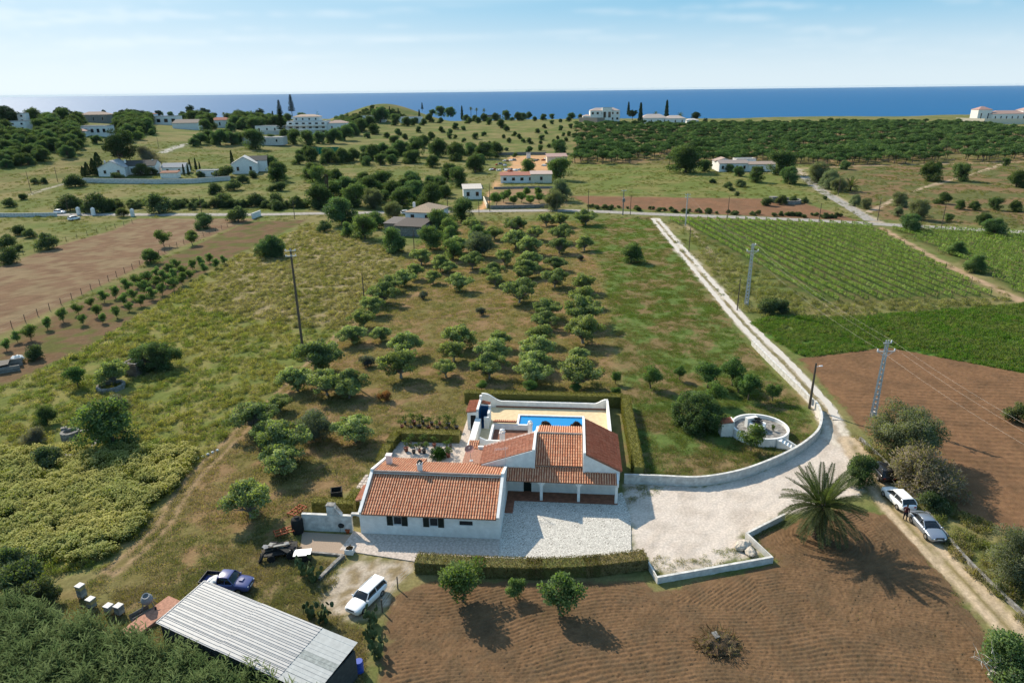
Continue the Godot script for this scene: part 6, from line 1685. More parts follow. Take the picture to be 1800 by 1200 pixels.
	slab(mb, [V(19.3, 2.0, 6.9), V(19.3, 4.62, 6.9), V(22.5, 3.0, 6.9), V(22.5, 2.0, 6.9)], V(0, 0, 0.26))
	slab(mb, [V(19.3, -0.1, 13.8), V(19.3, 4.55, 13.8), V(22.5, 2.92, 13.8), V(22.5, -0.1, 13.8)], V(0, 0, 0.25))
	bx(mb, 14.64, 19.1, -0.1, 3.0, 14.8, 15.05)
	bx(mb, 9.6, 9.85, -0.1, 2.95, 7.4, 10.6)
	part("upper_wall", mb, M.white, h)
	roof_plane(h, V(14.65, 3.08, 7.28), V(19.09, 3.08, 7.28), V(14.65, 4.34, 11.2), COVER, PAN_SHADED, 6)
	roof_plane(h, V(19.09, 3.08, 15.2), V(14.65, 3.08, 15.2), V(19.09, 4.34, 11.2), COVER, PAN_SHADED, 7)
	roof_plane(h, V(9.45, 2.96, 10.82), V(9.45, 2.96, 7.2), V(14.39, 4.67, 10.82), ROSE, ROSE, 8, 0.2)
	roof_plane(h, V(22.66, 2.92, 6.86), V(22.66, 2.92, 14.1), V(19.33, 4.62, 6.86), RED, RED, 9, 0.2)
	# mortared ridge caps
	for q in [[V(14.66, 4.40, 11.2), V(19.08, 4.40, 11.2)], [V(0.2, 3.80, 4.02), V(11.78, 3.80, 4.02)]]:
		var rc := MB.new()
		var u: Vector3 = q[1] - q[0]
		var n := int(u.length() / 0.42)
		for i in n:
			rc.col = Color(0.50, 0.40, 0.34) * (0.9 + 0.2 * fmod(i * 0.618, 1.0))
			rc.tube([q[0] + u * (i / float(n)), q[0] + u * ((i + 1.12) / float(n))], [0.11, 0.095], 8)
		var rp := part("ridge_cap", rc, M.tile, h)
		rp.set_meta("kind", "stuff")
	# --- flat terrace, courtyard walls and little roofs ---
	mb = MB.new()
	bx(mb, 7.55, 9.58, -0.1, 2.42, 8.05, 11.0)
	part("terrace_block", mb, M.white, h)
	mb = MB.new()
	for i in 7:
		for j in 10:
			bx(mb, 7.57 + i * 0.287, 7.57 + i * 0.287 + 0.275, 2.42, 2.45, 8.07 + j * 0.292, 8.07 + j * 0.292 + 0.28)
	var tf := part("terrace_tiles", mb, M.tile_flat, h)
	tf.set_meta("kind", "stuff")
	mb = MB.new()
	slab(mb, [V(8.75, 0, 11.05), V(8.75, 2.7, 11.05), V(10.9, 2.75, 11.05), V(10.9, 0, 11.05)], V(0, 0, 0.24))
	slab(mb, [V(8.75, 0, 12.3), V(8.75, 3.05, 12.3), V(9.4, 2.75, 12.3), V(10.9, 2.75, 12.3), V(10.9, 0, 12.3)], V(0, 0, 0.2))
	bx(mb, 9.5, 9.75, -0.1, 2.3, 12.5, 17.0)
	bx(mb, 9.5, 13.7, -0.1, 2.3, 16.75, 17.0)
	bx(mb, 13.5, 13.74, -0.1, 2.3, 10.9, 16.75)
	part("courtyard_wall", mb, M.white, h)
	mb = MB.new()
	bx(mb, 9.75, 13.5, -0.1, 1.7, 11.3, 16.74)
	part("courtyard_floor", mb, M.terracotta, h)
	roof_plane(h, V(12.1, 2.3, 17.7), V(9.6, 2.3, 17.7), V(12.1, 2.55, 16.9), COVER, PAN_SHADED, 10)
	roof_plane(h, V(7.7, 2.36, 11.25), V(8.74, 2.36, 11.25), V(7.7, 2.6, 12.5), COVER, PAN_SHADED, 11)
	chimney(h, 11.1, 12.0, 2.4, 3.85, 0.5, M.pinkwhite, true)
	chimney(h, 13.9, 11.9, 2.4, 4.9, 0.42, M.pinkwhite, true)
	# --- satellite dish and aerial ---
	var d := thing("satellite_dish", "rust red satellite dish on a pole above the roof terrace", "satellite dish", hp(8.4, 2.45, 8.75), deg_to_rad(HOUSE_TURN))
	mb = MB.new()
	mb.tube([Vector3(0, 0, 0), Vector3(-0.12, 1.1, 0)], [0.03, 0.025], 6)
	mb.box(Vector3(0, 0.01, 0), Vector3(0.3, 0.02, 0.3))
	part("mast", mb, M.steel, d)
	mb = MB.new()
	mb.col = Color(0.34, 0.17, 0.14)
	mb.lathe(Vector3(-0.12, 1.15, 0), [[0.0, 0.0], [0.2, 0.03], [0.36, 0.1], [0.45, 0.17], [0.46, 0.19], [0.3, 0.1], [0.0, 0.03]], 16, Basis(Vector3.RIGHT, 0.55))
	part("dish", mb, M.vc, d)
	mb = MB.new()
	mb.tube([Vector3(-0.12, 1.1, 0.1), Vector3(-0.1, 1.55, 0.35)], [0.012, 0.012], 4)
	mb.box(Vector3(-0.1, 1.57, 0.36), Vector3(0.08, 0.1, 0.08))
	part("feed_arm", mb, M.steel, d)
	var an := thing("television_aerial", "thin television aerial on a mast at the gable wall", "aerial", hp(11.9, 2.6, 7.02), deg_to_rad(HOUSE_TURN))
	mb = MB.new()
	mb.tube([Vector3(0, -0.4, 0), Vector3(0, 2.4, 0)], [0.025, 0.02], 6)
	part("mast", mb, M.steel, an)
	mb = MB.new()
	mb.tube([Vector3(-1.0, 2.1, 0), Vector3(0.25, 2.3, 0)], [0.014, 0.014], 4)
	for k in 8:
		var q := Vector3(-0.95 + k * 0.16, 2.11 + k * 0.026, 0)
		mb.tube([q - Vector3(0, 0, 0.3), q + Vector3(0, 0, 0.3)], [0.008, 0.008], 4)
	part("antenna_rods", mb, M.steel, an)
	var ac := thing("air_conditioner", "small air conditioning unit on the porch wall", "air conditioner", hp(12.55, 1.45, 7.42), deg_to_rad(HOUSE_TURN))
	mb = MB.new()
	mb.box(Vector3(0, 0.25, 0.16), Vector3(0.75, 0.5, 0.28), Basis.IDENTITY, 0.02)
	part("casing", mb, M.frame, ac)
	mb = MB.new()
	mb.lathe(Vector3(-0.12, 0.25, 0.305), [[0.0, 0.0], [0.19, 0.0], [0.19, 0.01], [0.0, 0.012]], 14, Basis(Vector3.RIGHT, PI / 2))
	part("fan_grille", mb, M.dark, ac)

func hp(a: float, y: float, b: float) -> Vector3:
	var q := hw(a, b)
	return Vector3(q.x, y, q.y)

func house_thing(called: String, label: String, category: String) -> Node3D:
	return thing(called, label, category, HOUSE_AT, deg_to_rad(HOUSE_TURN))

func flat_struct(called: String, poly: PackedVector2Array, y: float, m: Material) -> void:
	var mb := MB.new()
	mb.prism(poly, y - 0.06, y)
	struct(called, mb.mesh(m))

# clipped hedge along a line: a leafy box
func hedge(called: String, label: String, pl: PackedVector2Array, wd: float, ht: float, cols: Array, dens := 170.0) -> void:
	var root := thing(called, label, "hedge", g3(pl[0]))
	var mb := MB.new()
	var lf := MB.new()
	var r := RandomNumberGenerator.new()
	r.seed = int(pl[0].x * 100) + 5000
	var o := g3(pl[0])
	for i in pl.size() - 1:
		var a := g3(pl[i]) - o
		var b := g3(pl[i + 1]) - o
		var t := (b - a).normalized()
		var s := Vector3(-t.z, 0, t.x)
		var ln := a.distance_to(b)
		mb.col = tint(cols, r, 0.05)
		mb.box((a + b) * 0.5 + Vector3(0, ht * 0.5 - 0.08, 0), Vector3(ln + wd * 0.94, ht - 0.1, wd - 0.12), Basis(t, Vector3.UP, s))
		var n := int((ln + wd) * (wd + 2.0 * ht) * dens)
		for k in n:
			var x := r.randf_range(-wd * 0.5, ln + wd * 0.5)
			var q := r.randf_range(0, wd + 2.0 * ht)
			var p: Vector3
			var nn: Vector3
			if q < wd:
				p = Vector3(0, ht - 0.03, 0) + s * (q - wd * 0.5); nn = Vector3.UP
			else:
				var sg := 1.0 if q < wd + ht else -1.0
				var yy := (q - wd) if q < wd + ht else (q - wd - ht)
				p = Vector3(0, yy, 0) + s * sg * (wd * 0.5 - 0.03); nn = s * sg
			p += a + t * x + nn * (0.05 * nz3.get_noise_2d(x * 1.3 + pl[i].x, q * 1.5) + r.randf_range(-0.03, 0.02))
			var dir := (nn * 0.5 + rand_dir(r)).normalized()
			lf.col = tint(cols, r, 0.25)
			lf.leaf(p, dir, dir.cross(rand_dir(r)).normalized(), 0.12, 0.075, nn)
	part("branches", mb, M.vc, root)
	var l := part("leaves", lf, M.leaf, root)
	l.set_meta("kind", "stuff")

# free-standing plastered wall along a line, heights per point
func wall_run(root: Node3D, called: String, pl: PackedVector2Array, hs: Array, th: float, m: Material, cap: Material = null) -> void:
	var mb := MB.new()
	var cb := MB.new()
	var o := root.position
	for i in pl.size() - 1:
		var q: Array = []
		var tq: Array = []
		for k in 2:
			var j := i + k
			var t := (pl[mini(j + 1, pl.size() - 1)] - pl[maxi(j - 1, 0)]).normalized()
			var s := Vector2(-t.y, t.x) * th * 0.5
			var hh: float = hs[j] if hs.size() > 1 else hs[0]
			q.append([g3(pl[j] + s, -0.2) - o, g3(pl[j] + s, hh) - o, g3(pl[j] - s, hh) - o, g3(pl[j] - s, -0.2) - o])
		mb.quad(q[0][0], q[0][1], q[1][1], q[1][0])
		mb.quad(q[0][1], q[0][2], q[1][2], q[1][1])
		mb.quad(q[0][2], q[0][3], q[1][3], q[1][2])
		if i == 0: mb.quad(q[0][3], q[0][2], q[0][1], q[0][0])
		if i == pl.size() - 2: mb.quad(q[1][0], q[1][1], q[1][2], q[1][3])
	part(called, mb, m, root)

func lone_wall(called: String, label: String, pl: PackedVector2Array, hs: Array, th: float, m: Material) -> Node3D:
	var root := thing(called, label, "wall", g3(pl[0]))
	wall_run(root, "masonry", pl, hs, th, m)
	return root

func make_yard() -> void:
	# paving
	flat_struct("courtyard_paving", hq([[12.06, 5.9], [12.8, 5.9], [12.8, 5.86], [22.35, 5.86], [22.35, 7.7], [22.9, 8.0], [23.4, 4.0], [23.0, -2.3], [20.0, -3.1], [14.4, -3.35], [12.2, -3.2], [12.06, 0.0]]), 0.035, M.cobble)
	flat_struct("front_terrace", hq([[-0.8, 0.25], [0.0, -0.01], [12.05, -0.01], [12.19, -3.2], [6.0, -3.5], [3.4, -3.1], [-1.2, -2.4]]), 0.03, M.paving)
	flat_struct("porch_floor", hq([[12.0, 7.5], [22.35, 7.5], [22.35, 5.9], [12.82, 5.9], [12.82, 3.85], [12.0, 3.85]]), 0.075, M.terracotta)
	flat_struct("garden_paving", hq([[-1.0, 13.0], [-0.7, 16.4], [5.9, 16.4], [5.9, 22.2], [6.5, 22.2], [7.2, 13.0], [7.5, 8.0], [4.1, 9.1], [0.1, 9.2]]), 0.03, M.paving)
	flat_struct("gravel_patch", PackedVector2Array([Vector2(-18.50, -50.18), Vector2(-14.22, -49.69), Vector2(-14.15, -46.99), Vector2(-17.95, -47.58)]), 0.02, M.gravel)
	# pool terrace
	flat_struct("pool_terrace", hq([[7.9, 12.6], [9.5, 12.6], [9.5, 17.9], [11.75, 17.9], [11.75, 23.75], [19.55, 23.75], [19.55, 15.2], [22.1, 15.2], [22.1, 25.6], [8.9, 25.6], [7.9, 25.0]]), 0.10, M.deck)
	flat_struct("pool_terrace", hq([[11.76, 17.0], [19.54, 15.3], [19.54, 19.2], [11.76, 19.2]]), 0.098, M.deck)
	var p := house_thing("swimming_pool", "rectangular blue swimming pool with white edge behind the house", "pool")
	var mb := MB.new()
	bx(mb, 12.0, 19.3, -1.5, -1.4, 19.5, 23.5)
	for q in [[11.78, 12.0, 19.28, 23.72], [19.3, 19.52, 19.28, 23.72], [12.0, 19.3, 19.28, 19.5], [12.0, 19.3, 23.5, 23.72]]:
		bx(mb, q[0], q[1], -1.5, 0.0, q[2], q[3])
	part("basin", mb, M.poolblue, p)
	mb = MB.new()
	for q in [[11.77, 12.02, 19.27, 23.73], [19.28, 19.53, 19.27, 23.73], [12.02, 19.28, 19.27, 19.52], [12.02, 19.28, 23.48, 23.73]]:
		bx(mb, q[0], q[1], 0.0, 0.14, q[2], q[3], 0.012)
	part("coping", mb, M.white, p)
	mb = MB.new()
	bx(mb, 12.0, 19.3, -1.39, -0.02, 19.5, 23.5)
	part("water", mb, M.water, p)
	# walls round the terrace
	var w := house_thing("pool_wall", "low white wall with curled ends round the pool terrace", "wall")
	mb = MB.new()
	var seg: Array = []
	for i in 41:
		var t := i / 40.0
		var a := lerpf(7.2, 22.3, t)
		var hgt := 0.85 + 0.95 * smoothstep(9.6, 7.6, a) + 0.55 * smoothstep(20.8, 22.0, a)
		seg.append([a, hgt])
	for i in 40:
		slab(mb, [V(seg[i][0], -0.1, 25.6), V(seg[i][0], seg[i][1], 25.6), V(seg[i + 1][0], seg[i + 1][1], 25.6), V(seg[i + 1][0], -0.1, 25.6)], V(0, 0, 0.25))
	bx(mb, 22.1, 22.34, -0.1, 1.35, 14.1, 25.58)
	part("wall", mb, M.white, w)
	mb = MB.new()
	bx(mb, 8.95, 22.08, 0.1, 0.26, 25.5, 25.598)
	part("skirting", mb, M.terracotta, w)
	w = house_thing("alley_wall", "long narrow white wall running from terrace to pool house", "wall")
	mb = MB.new()
	bx(mb, 7.25, 7.9, -0.1, 1.45, 12.6, 19.7)
	part("wall", mb, M.white, w)
	var ph := house_thing("pool_house", "small white pool house with flat terracotta roof", "pool house")
	mb = MB.new()
	pierced(mb, 6.35, 7.6, -0.1, 2.2, 19.75, 20.0, [[6.7, 7.3, 0.03, 1.8]])
	bx(mb, 6.35, 6.6, -0.1, 2.2, 20.0, 22.7)
	bx(mb, 7.35, 7.6, -0.1, 2.45, 20.0, 22.7)
	bx(mb, 6.6, 7.35, -0.1, 2.2, 22.45, 22.7)
	bx(mb, 7.38, 7.66, 2.45, 2.9, 22.5, 22.9, 0.02)
	part("wall", mb, M.white, ph)
	roof_plane(ph, V(6.25, 2.2, 22.7), V(6.25, 2.2, 19.7), V(7.34, 2.34, 22.7), RED, RED, 21, 0.2)
	roof_plane(ph, V(8.6, 1.95, 22.2), V(8.6, 1.95, 22.9), V(7.66, 2.2, 22.2), RED, RED, 22, 0.2)
	mb = MB.new()
	bx(mb, 6.7, 7.3, 0.03, 1.8, 19.9, 19.95)
	part("door", mb, M.dark, ph)
	var sh := house_thing("outdoor_shower", "outdoor shower niche with deep blue walls beside the pool house", "shower")
	mb = MB.new()
	bx(mb, 7.62, 8.75, 0.0, 2.0, 21.95, 22.15)
	bx(mb, 8.5, 8.75, 0.0, 1.7, 20.6, 21.94)
	bx(mb, 8.2, 8.74, 0.0, 1.5, 19.9, 20.15)
	part("wall", mb, M.white, sh)
	mb = MB.new()
	bx(mb, 7.64, 8.48, 0.1, 1.97, 21.92, 21.945)
	bx(mb, 7.61, 7.635, 0.1, 2.2, 20.0, 21.9)
	bx(mb, 8.47, 8.495, 0.1, 1.66, 20.6, 21.9)
	bx(mb, 7.64, 8.46, 0.105, 0.12, 19.95, 21.9)
	part("blue_tiles", mb, M.showerblue, sh)
	# hedges
	var hc := [Color(0.18, 0.165, 0.045), Color(0.22, 0.195, 0.065), Color(0.145, 0.145, 0.04)]
	hedge("hedge", "clipped hedge behind the pool terrace", hq([[5.4, 26.9], [23.6, 26.9]]), 0.95, 1.55, hc)
	hedge("hedge", "long clipped hedge along the right side of the house", hq([[24.4, 26.6], [24.6, 10.9]]), 1.05, 1.55, hc)
	hedge("hedge", "clipped hedge between the two rows of potted plants", hq([[-0.6, 17.0], [5.4, 17.0]]), 1.0, 1.1, hc)
	hedge("hedge", "short clipped hedge at the corner of the plant terrace", hq([[-1.2, 15.2], [-1.0, 16.6]]), 0.9, 1.1, hc)
	hedge("hedge", "short clipped hedge beside the square chimney", hq([[-1.3, 11.3], [-1.35, 13.8]]), 0.9, 1.0, hc)
	hedge("hedge", "square clipped hedge behind the barbecue wall", hq([[-4.9, 2.75], [-1.8, 2.7]]), 0.85, 1.45, hc)
	hedge("hedge", "short hedge leg beside the left gable", hq([[-1.9, 3.3], [-1.85, 4.6]]), 0.8, 1.4, hc)
	var fh := [Color(0.19, 0.155, 0.07), Color(0.25, 0.19, 0.11), Color(0.13, 0.14, 0.045)]
	hedge("hedge", "long brownish hedge in front of the paved courtyard", PackedVector2Array([Vector2(-7.28, -45.09), Vector2(-2.93, -44.60), Vector2(1.59, -44.31), Vector2(6.11, -44.51), Vector2(9.93, -45.13)]), 1.25, 1.15, fh, 190.0)
	# barbecue wall with arched gateway
	var bw := house_thing("barbecue_wall", "white garden wall with barbecue chimney and arched gateway", "wall")
	mb = MB.new()
	bx(mb, -5.3, -0.85, -0.1, 1.62, 0.1, 0.38)
	bx(mb, -0.85, -0.085, 1.72, 1.86, 0.1, 0.38)
	for k in 8:
		var g0 := PI * k / 8.0
		var g1 := PI * (k + 1) / 8.0
		var x0 := -0.4675 - cos(g0) * 0.3825
		var x1 := -0.4675 - cos(g1) * 0.3825
		slab(mb, [V(x0, 1.40 + sin(g0) * 0.31, 0.101), V(x1, 1.40 + sin(g1) * 0.31, 0.101), V(x1, 1.725, 0.101), V(x0, 1.725, 0.101)], V(0, 0, 0.278))
	slab(mb, [V(-3.0, 1.6, 0.12), V(-3.0, 2.5, 0.12), V(-2.35, 2.5, 0.12), V(-2.3, 2.0, 0.12), V(-1.75, 1.6, 0.12)], V(0, 0, 0.5))
	part("wall", mb, M.oldwhite, bw)
	mb = MB.new()
	bx(mb, -3.05, -2.3, 2.5, 2.58, 0.07, 0.68, 0.01)
	part("chimney_cap", mb, M.concrete, bw)
	lone_wall("kerb_wall", "low concrete kerb beside the gravel patch", PackedVector2Array([Vector2(-14.10, -46.77), Vector2(-14.55, -45.91), Vector2(-15.07, -44.67), Vector2(-15.41, -43.87)]), [0.22], 0.3, M.concrete)
	lone_wall("kerb_wall", "concrete edging along the near side of the gravel patch", PackedVector2Array([Vector2(-17.91, -47.43), Vector2(-16.04, -47.18), Vector2(-14.12, -46.85)]), [0.12], 0.2, M.concrete)
	# curved drive wall, lane wall and the angular wall at the yard
	var cw := smooth_line(PackedVector2Array([Vector2(10.75, -57.55), Vector2(14.18, -57.27), Vector2(17.97, -56.98), Vector2(22.18, -58.13), Vector2(26.36, -60.41), Vector2(29.98, -62.99), Vector2(33.05, -66.03), Vector2(34.79, -68.94), Vector2(35.69, -71.50), Vector2(36.05, -73.61)]), 0.6)
	lone_wall("drive_wall", "long white wall curving round the drive below the round tank", cw, [0.95], 0.24, M.oldwhite)
	lone_wall("lane_wall", "straight white wall along the two track lane", PackedVector2Array([Vector2(36.04, -74.24), Vector2(35.96, -78.89), Vector2(35.76, -86.27), Vector2(35.69, -94.93)]), [0.8], 0.22, M.oldwhite)
	lone_wall("yard_wall", "low zigzag white wall between gravel yard and furrows", PackedVector2Array([Vector2(10.52, -45.83), Vector2(11.04, -43.16), Vector2(20.77, -45.43), Vector2(19.73, -48.58), Vector2(23.94, -51.28)]), [0.55], 0.22, M.oldwhite)
	lone_wall("field_kerb", "low pale kerb along the far side of the dirt track", smooth_line(PackedVector2Array([Vector2(37.65, -65.66), Vector2(37.75, -60.16), Vector2(37.11, -52.96), Vector2(36.46, -46.08), Vector2(36.54, -41.40), Vector2(36.81, -37.66)]), 1.5), [0.28], 0.25, M.concrete)

func late_materials() -> void:
	pass

# ---------------------------------------------------------------- things in the yard
var shed_a := Vector2(-22.65, -40.60)
var shed_b := Vector2(-10.23, -34.44)
var shed_d := Vector2(-24.35, -37.10)
var shed_box := PackedVector2Array([shed_a, shed_b, shed_b + (shed_d - shed_a), shed_d])

func blob(o: Vector3, rad: Vector3, sd: int, rough := 0.35, seg := 10) -> MB:
	var mb := MB.new()
	var f := FastNoiseLite.new()
	f.seed = sd; f.frequency = 0.9
	var p: Array = []
	for j in seg + 1:
		var row: Array = []
		for i in seg * 2:
			var th := PI * j / seg
			var ph := TAU * i / (seg * 2)
			var d := Vector3(sin(th) * cos(ph), cos(th), sin(th) * sin(ph))
			row.append(o + d * rad * (1.0 + rough * f.get_noise_3dv(d * 1.6 + Vector3(sd, 0, 0))))
		p.append(row)
	for j in seg:
		for i in seg * 2:
			var k := (i + 1) % (seg * 2)
			mb.quad(p[j + 1][i], p[j + 1][k], p[j][k], p[j][i]) if false else mb.quad(p[j][i], p[j][k], p[j + 1][k], p[j + 1][i])
	return mb

# lofted skin with averaged normals
func skin(rings: Array, m: Material, cap := true) -> ArrayMesh:
	var v := PackedVector3Array()
	var c := PackedColorArray()
	var ix := PackedInt32Array()
	var k: int = rings[0].size()
	for r in rings:
		for p in r:
			v.push_back(p); c.push_back(Color(1, 1, 1))
	for j in rings.size() - 1:
		for i in k:
			var a := j * k + i
			var b := j * k + (i + 1) % k
			ix.append_array([a, b, a + k, b, b + k, a + k])
	if cap:
		for e in [0, rings.size() - 1]:
			var mid := Vector3.ZERO
			for p in rings[e]: mid += p
			mid /= k
			var mi := v.size()
			v.push_back(mid); c.push_back(Color(1, 1, 1))
			for i in k:
				if e == 0: ix.append_array([mi, e * k + (i + 1) % k, e * k + i])
				else: ix.append_array([mi, e * k + i, e * k + (i + 1) % k])
	var n := PackedVector3Array()
	n.resize(v.size())
	for i in range(0, ix.size(), 3):
		var q := (v[ix[i + 2]] - v[ix[i]]).cross(v[ix[i + 1]] - v[ix[i]])
		n[ix[i]] += q; n[ix[i + 1]] += q; n[ix[i + 2]] += q
	# make the normals point outwards
	var cen := Vector3.ZERO
	for p in v: cen += p
	cen /= v.size()
	var s := 0.0
	for i in v.size(): s += n[i].normalized().dot((v[i] - cen).normalized())
	for i in n.size(): n[i] = n[i].normalized() * (1.0 if s > 0 else -1.0)
	return grid_mesh(v, n, c, ix, m)

# x forward; body = [x, low, belt, half width], cabin = [base front x, roof front x, roof rear x, base rear x]
func car(called: String, label: String, category: String, at: Vector3, turn: float, o: Dictionary) -> Node3D:
	var root := thing(called, label, category, at, turn)
	root.scale = Vector3.ONE * o.get("size", 0.84)
	var paint: Material = o.paint
	var rings: Array = []
	for s in o.body:
		var x: float = s[0]
		var lo: float = s[1]
		var be: float = s[2]
		var w: float = s[3]
		var r: Array = []
		for q in [[-0.82, 0.0], [-0.98, 0.14], [-1.0, 0.45], [-0.985, 0.75], [-0.90, 0.95], [-0.55, 1.03], [0.0, 1.055], [0.55, 1.03], [0.90, 0.95], [0.985, 0.75], [1.0, 0.45], [0.98, 0.14], [0.82, 0.0]]:
			r.append(Vector3(x, lo + (be - lo) * q[1], w * q[0]))
		rings.append(r)
	piece("body", skin(rings, paint), root)
	var cb: Array = o.cabin
	var bw: float = o.belt_w
	var rw: float = o.roof_w
	var by: float = o.belt
	var ry: float = o.top
	var gl: Array = []
	for t in [[cb[0], by - 0.04, bw], [lerpf(cb[0], cb[1], 0.5), lerpf(by, ry, 0.55), lerpf(bw, rw, 0.5)], [cb[1], ry - 0.04, rw], [lerpf(cb[1], cb[2], 0.5), ry, rw], [cb[2], ry - 0.03, rw], [lerpf(cb[2], cb[3], 0.5), lerpf(by, ry, 0.55), lerpf(bw, rw, 0.5)], [cb[3], by - 0.04, bw]]:
		var y: float = t[1]
		var w: float = t[2]
		gl.append([Vector3(t[0], by - 0.1, -bw), Vector3(t[0], lerpf(by - 0.1, y, 0.6), -lerpf(bw, w, 0.75)), Vector3(t[0], y, -w * 0.96), Vector3(t[0], y + 0.03, 0), Vector3(t[0], y, w * 0.96), Vector3(t[0], lerpf(by - 0.1, y, 0.6), lerpf(bw, w, 0.75)), Vector3(t[0], by - 0.1, bw)])
	piece("window_glass", skin(gl, M.glass), root)
	var rf := MB.new()
	var x0: float = cb[1] + 0.06
	var x1: float = cb[2] - 0.06
	var rr: Array = []
	for i in 6:
		var x := lerpf(x0, x1, i / 5.0)
		var up := 0.045 * sin(PI * i / 5.0)
		rr.append([Vector3(x, ry - 0.06, -rw), Vector3(x, ry + 0.02 + up, -rw * 0.9), Vector3(x, ry + 0.05 + up, 0), Vector3(x, ry + 0.02 + up, rw * 0.9), Vector3(x, ry - 0.06, rw)])
	piece("roof", skin(rr, paint), root)
	for s in [-1.0, 1.0]:
		for e in [[cb[0], cb[1]], [cb[3], cb[2]]]:
			rf = MB.new()
			rf.tube([Vector3(e[0], by, s * (bw + 0.005)), Vector3(lerpf(e[0], e[1], 0.5), lerpf(by, ry, 0.55), s * (lerpf(bw, rw, 0.5) + 0.03)), Vector3(e[1], ry - 0.02, s * rw)], [0.05, 0.04, 0.045], 5)
			part("pillar", rf, paint, root)
		var mx: float = lerpf(cb[0], cb[2], 0.55)
		rf = MB.new()
		rf.tube([Vector3(mx, by, s * (bw + 0.005)), Vector3(mx - 0.02, ry - 0.04, s * (rw + 0.01))], [0.04, 0.03], 5)
		part("pillar", rf, paint, root)
	for s in [-1.0, 1.0]:
		var mr := MB.new()
		mr.box(Vector3(cb[0] - 0.12, by + 0.08, s * (bw + 0.13)), Vector3(0.12, 0.13, 0.2), Basis.IDENTITY, 0.03)
		part("mirror", mr, paint, root)
	for x in o.wheels:
		for s in [-1.0, 1.0]:
			var z: float = s * (o.half_w - 0.09)
			var bs := Basis(Vector3.RIGHT, PI / 2)
			var ty := MB.new()
			ty.lathe(Vector3(x, o.wheel_r, z), [[o.wheel_r * 0.6, -0.115], [o.wheel_r * 0.94, -0.115], [o.wheel_r, -0.07], [o.wheel_r, 0.07], [o.wheel_r * 0.94, 0.115], [o.wheel_r * 0.6, 0.115]], 18, bs)
			var wl := part("wheel", ty, M.rubber, root)
			var rm := MB.new()
			rm.lathe(Vector3(x, o.wheel_r, z), [[0.0, -0.1], [o.wheel_r * 0.3, -0.105], [o.wheel_r * 0.62, -0.1], [o.wheel_r * 0.62, 0.1], [o.wheel_r * 0.3, 0.105], [0.0, 0.1]], 12, bs)
			part("rim", rm, M.rim, wl)
	var bf: Array = o.body[0]
	var br: Array = o.body[o.body.size() - 1]
	for s in [-1.0, 1.0]:
		var hl := MB.new()
		hl.box(Vector3(bf[0] - 0.1, bf[2] - 0.05, s * bf[3] * 0.78), Vector3(0.2, 0.13, 0.32), Basis(Vector3.UP, s * 0.3), 0.03)
		part("headlight", hl, M.lamp, root)
		var tl := MB.new()
		tl.box(Vector3(br[0] + 0.05, br[2] - 0.1, s * br[3] * 0.8), Vector3(0.14, 0.18, 0.26), Basis.IDENTITY, 0.02)
		part("tail_light", tl, M.redlamp, root)
	var pl := MB.new()
	pl.box(Vector3(bf[0] + 0.012, bf[1] + 0.2, 0), Vector3(0.02, 0.11, 0.5))
	part("number_plate", pl, M.white, root)
	var gr := MB.new()
	gr.box(Vector3(bf[0] + 0.008, bf[1] + 0.36, 0), Vector3(0.02, 0.14, 0.8))
	part("grille", gr, M.dark, root)
	return root

func heading(rear: Vector2, front: Vector2) -> float:
	return atan2(-(front.y - rear.y), front.x - rear.x)

func make_things() -> void:
	M.lamp = mat(lc(0.7, 0.72, 0.75), 0.15, {"spec": 0.6})
	M.redlamp = mat(lc(0.35, 0.02, 0.02), 0.2, {"spec": 0.6})
	M.carwhite = mat(lc(0.80, 0.80, 0.80), 0.22, {"spec": 0.5})
	M.carsilver = mat(lc(0.26, 0.29, 0.34), 0.28, {"spec": 0.6, "metal": 0.55})
	M.carblue = mat(lc(0.06, 0.075, 0.20), 0.3, {"spec": 0.5})
	M.carblack = mat(lc(0.015, 0.016, 0.02), 0.2, {"spec": 0.5})
	shed()
	cars()
	tank()
	pots()
	farm_clutter()
	field_relics()
	person()

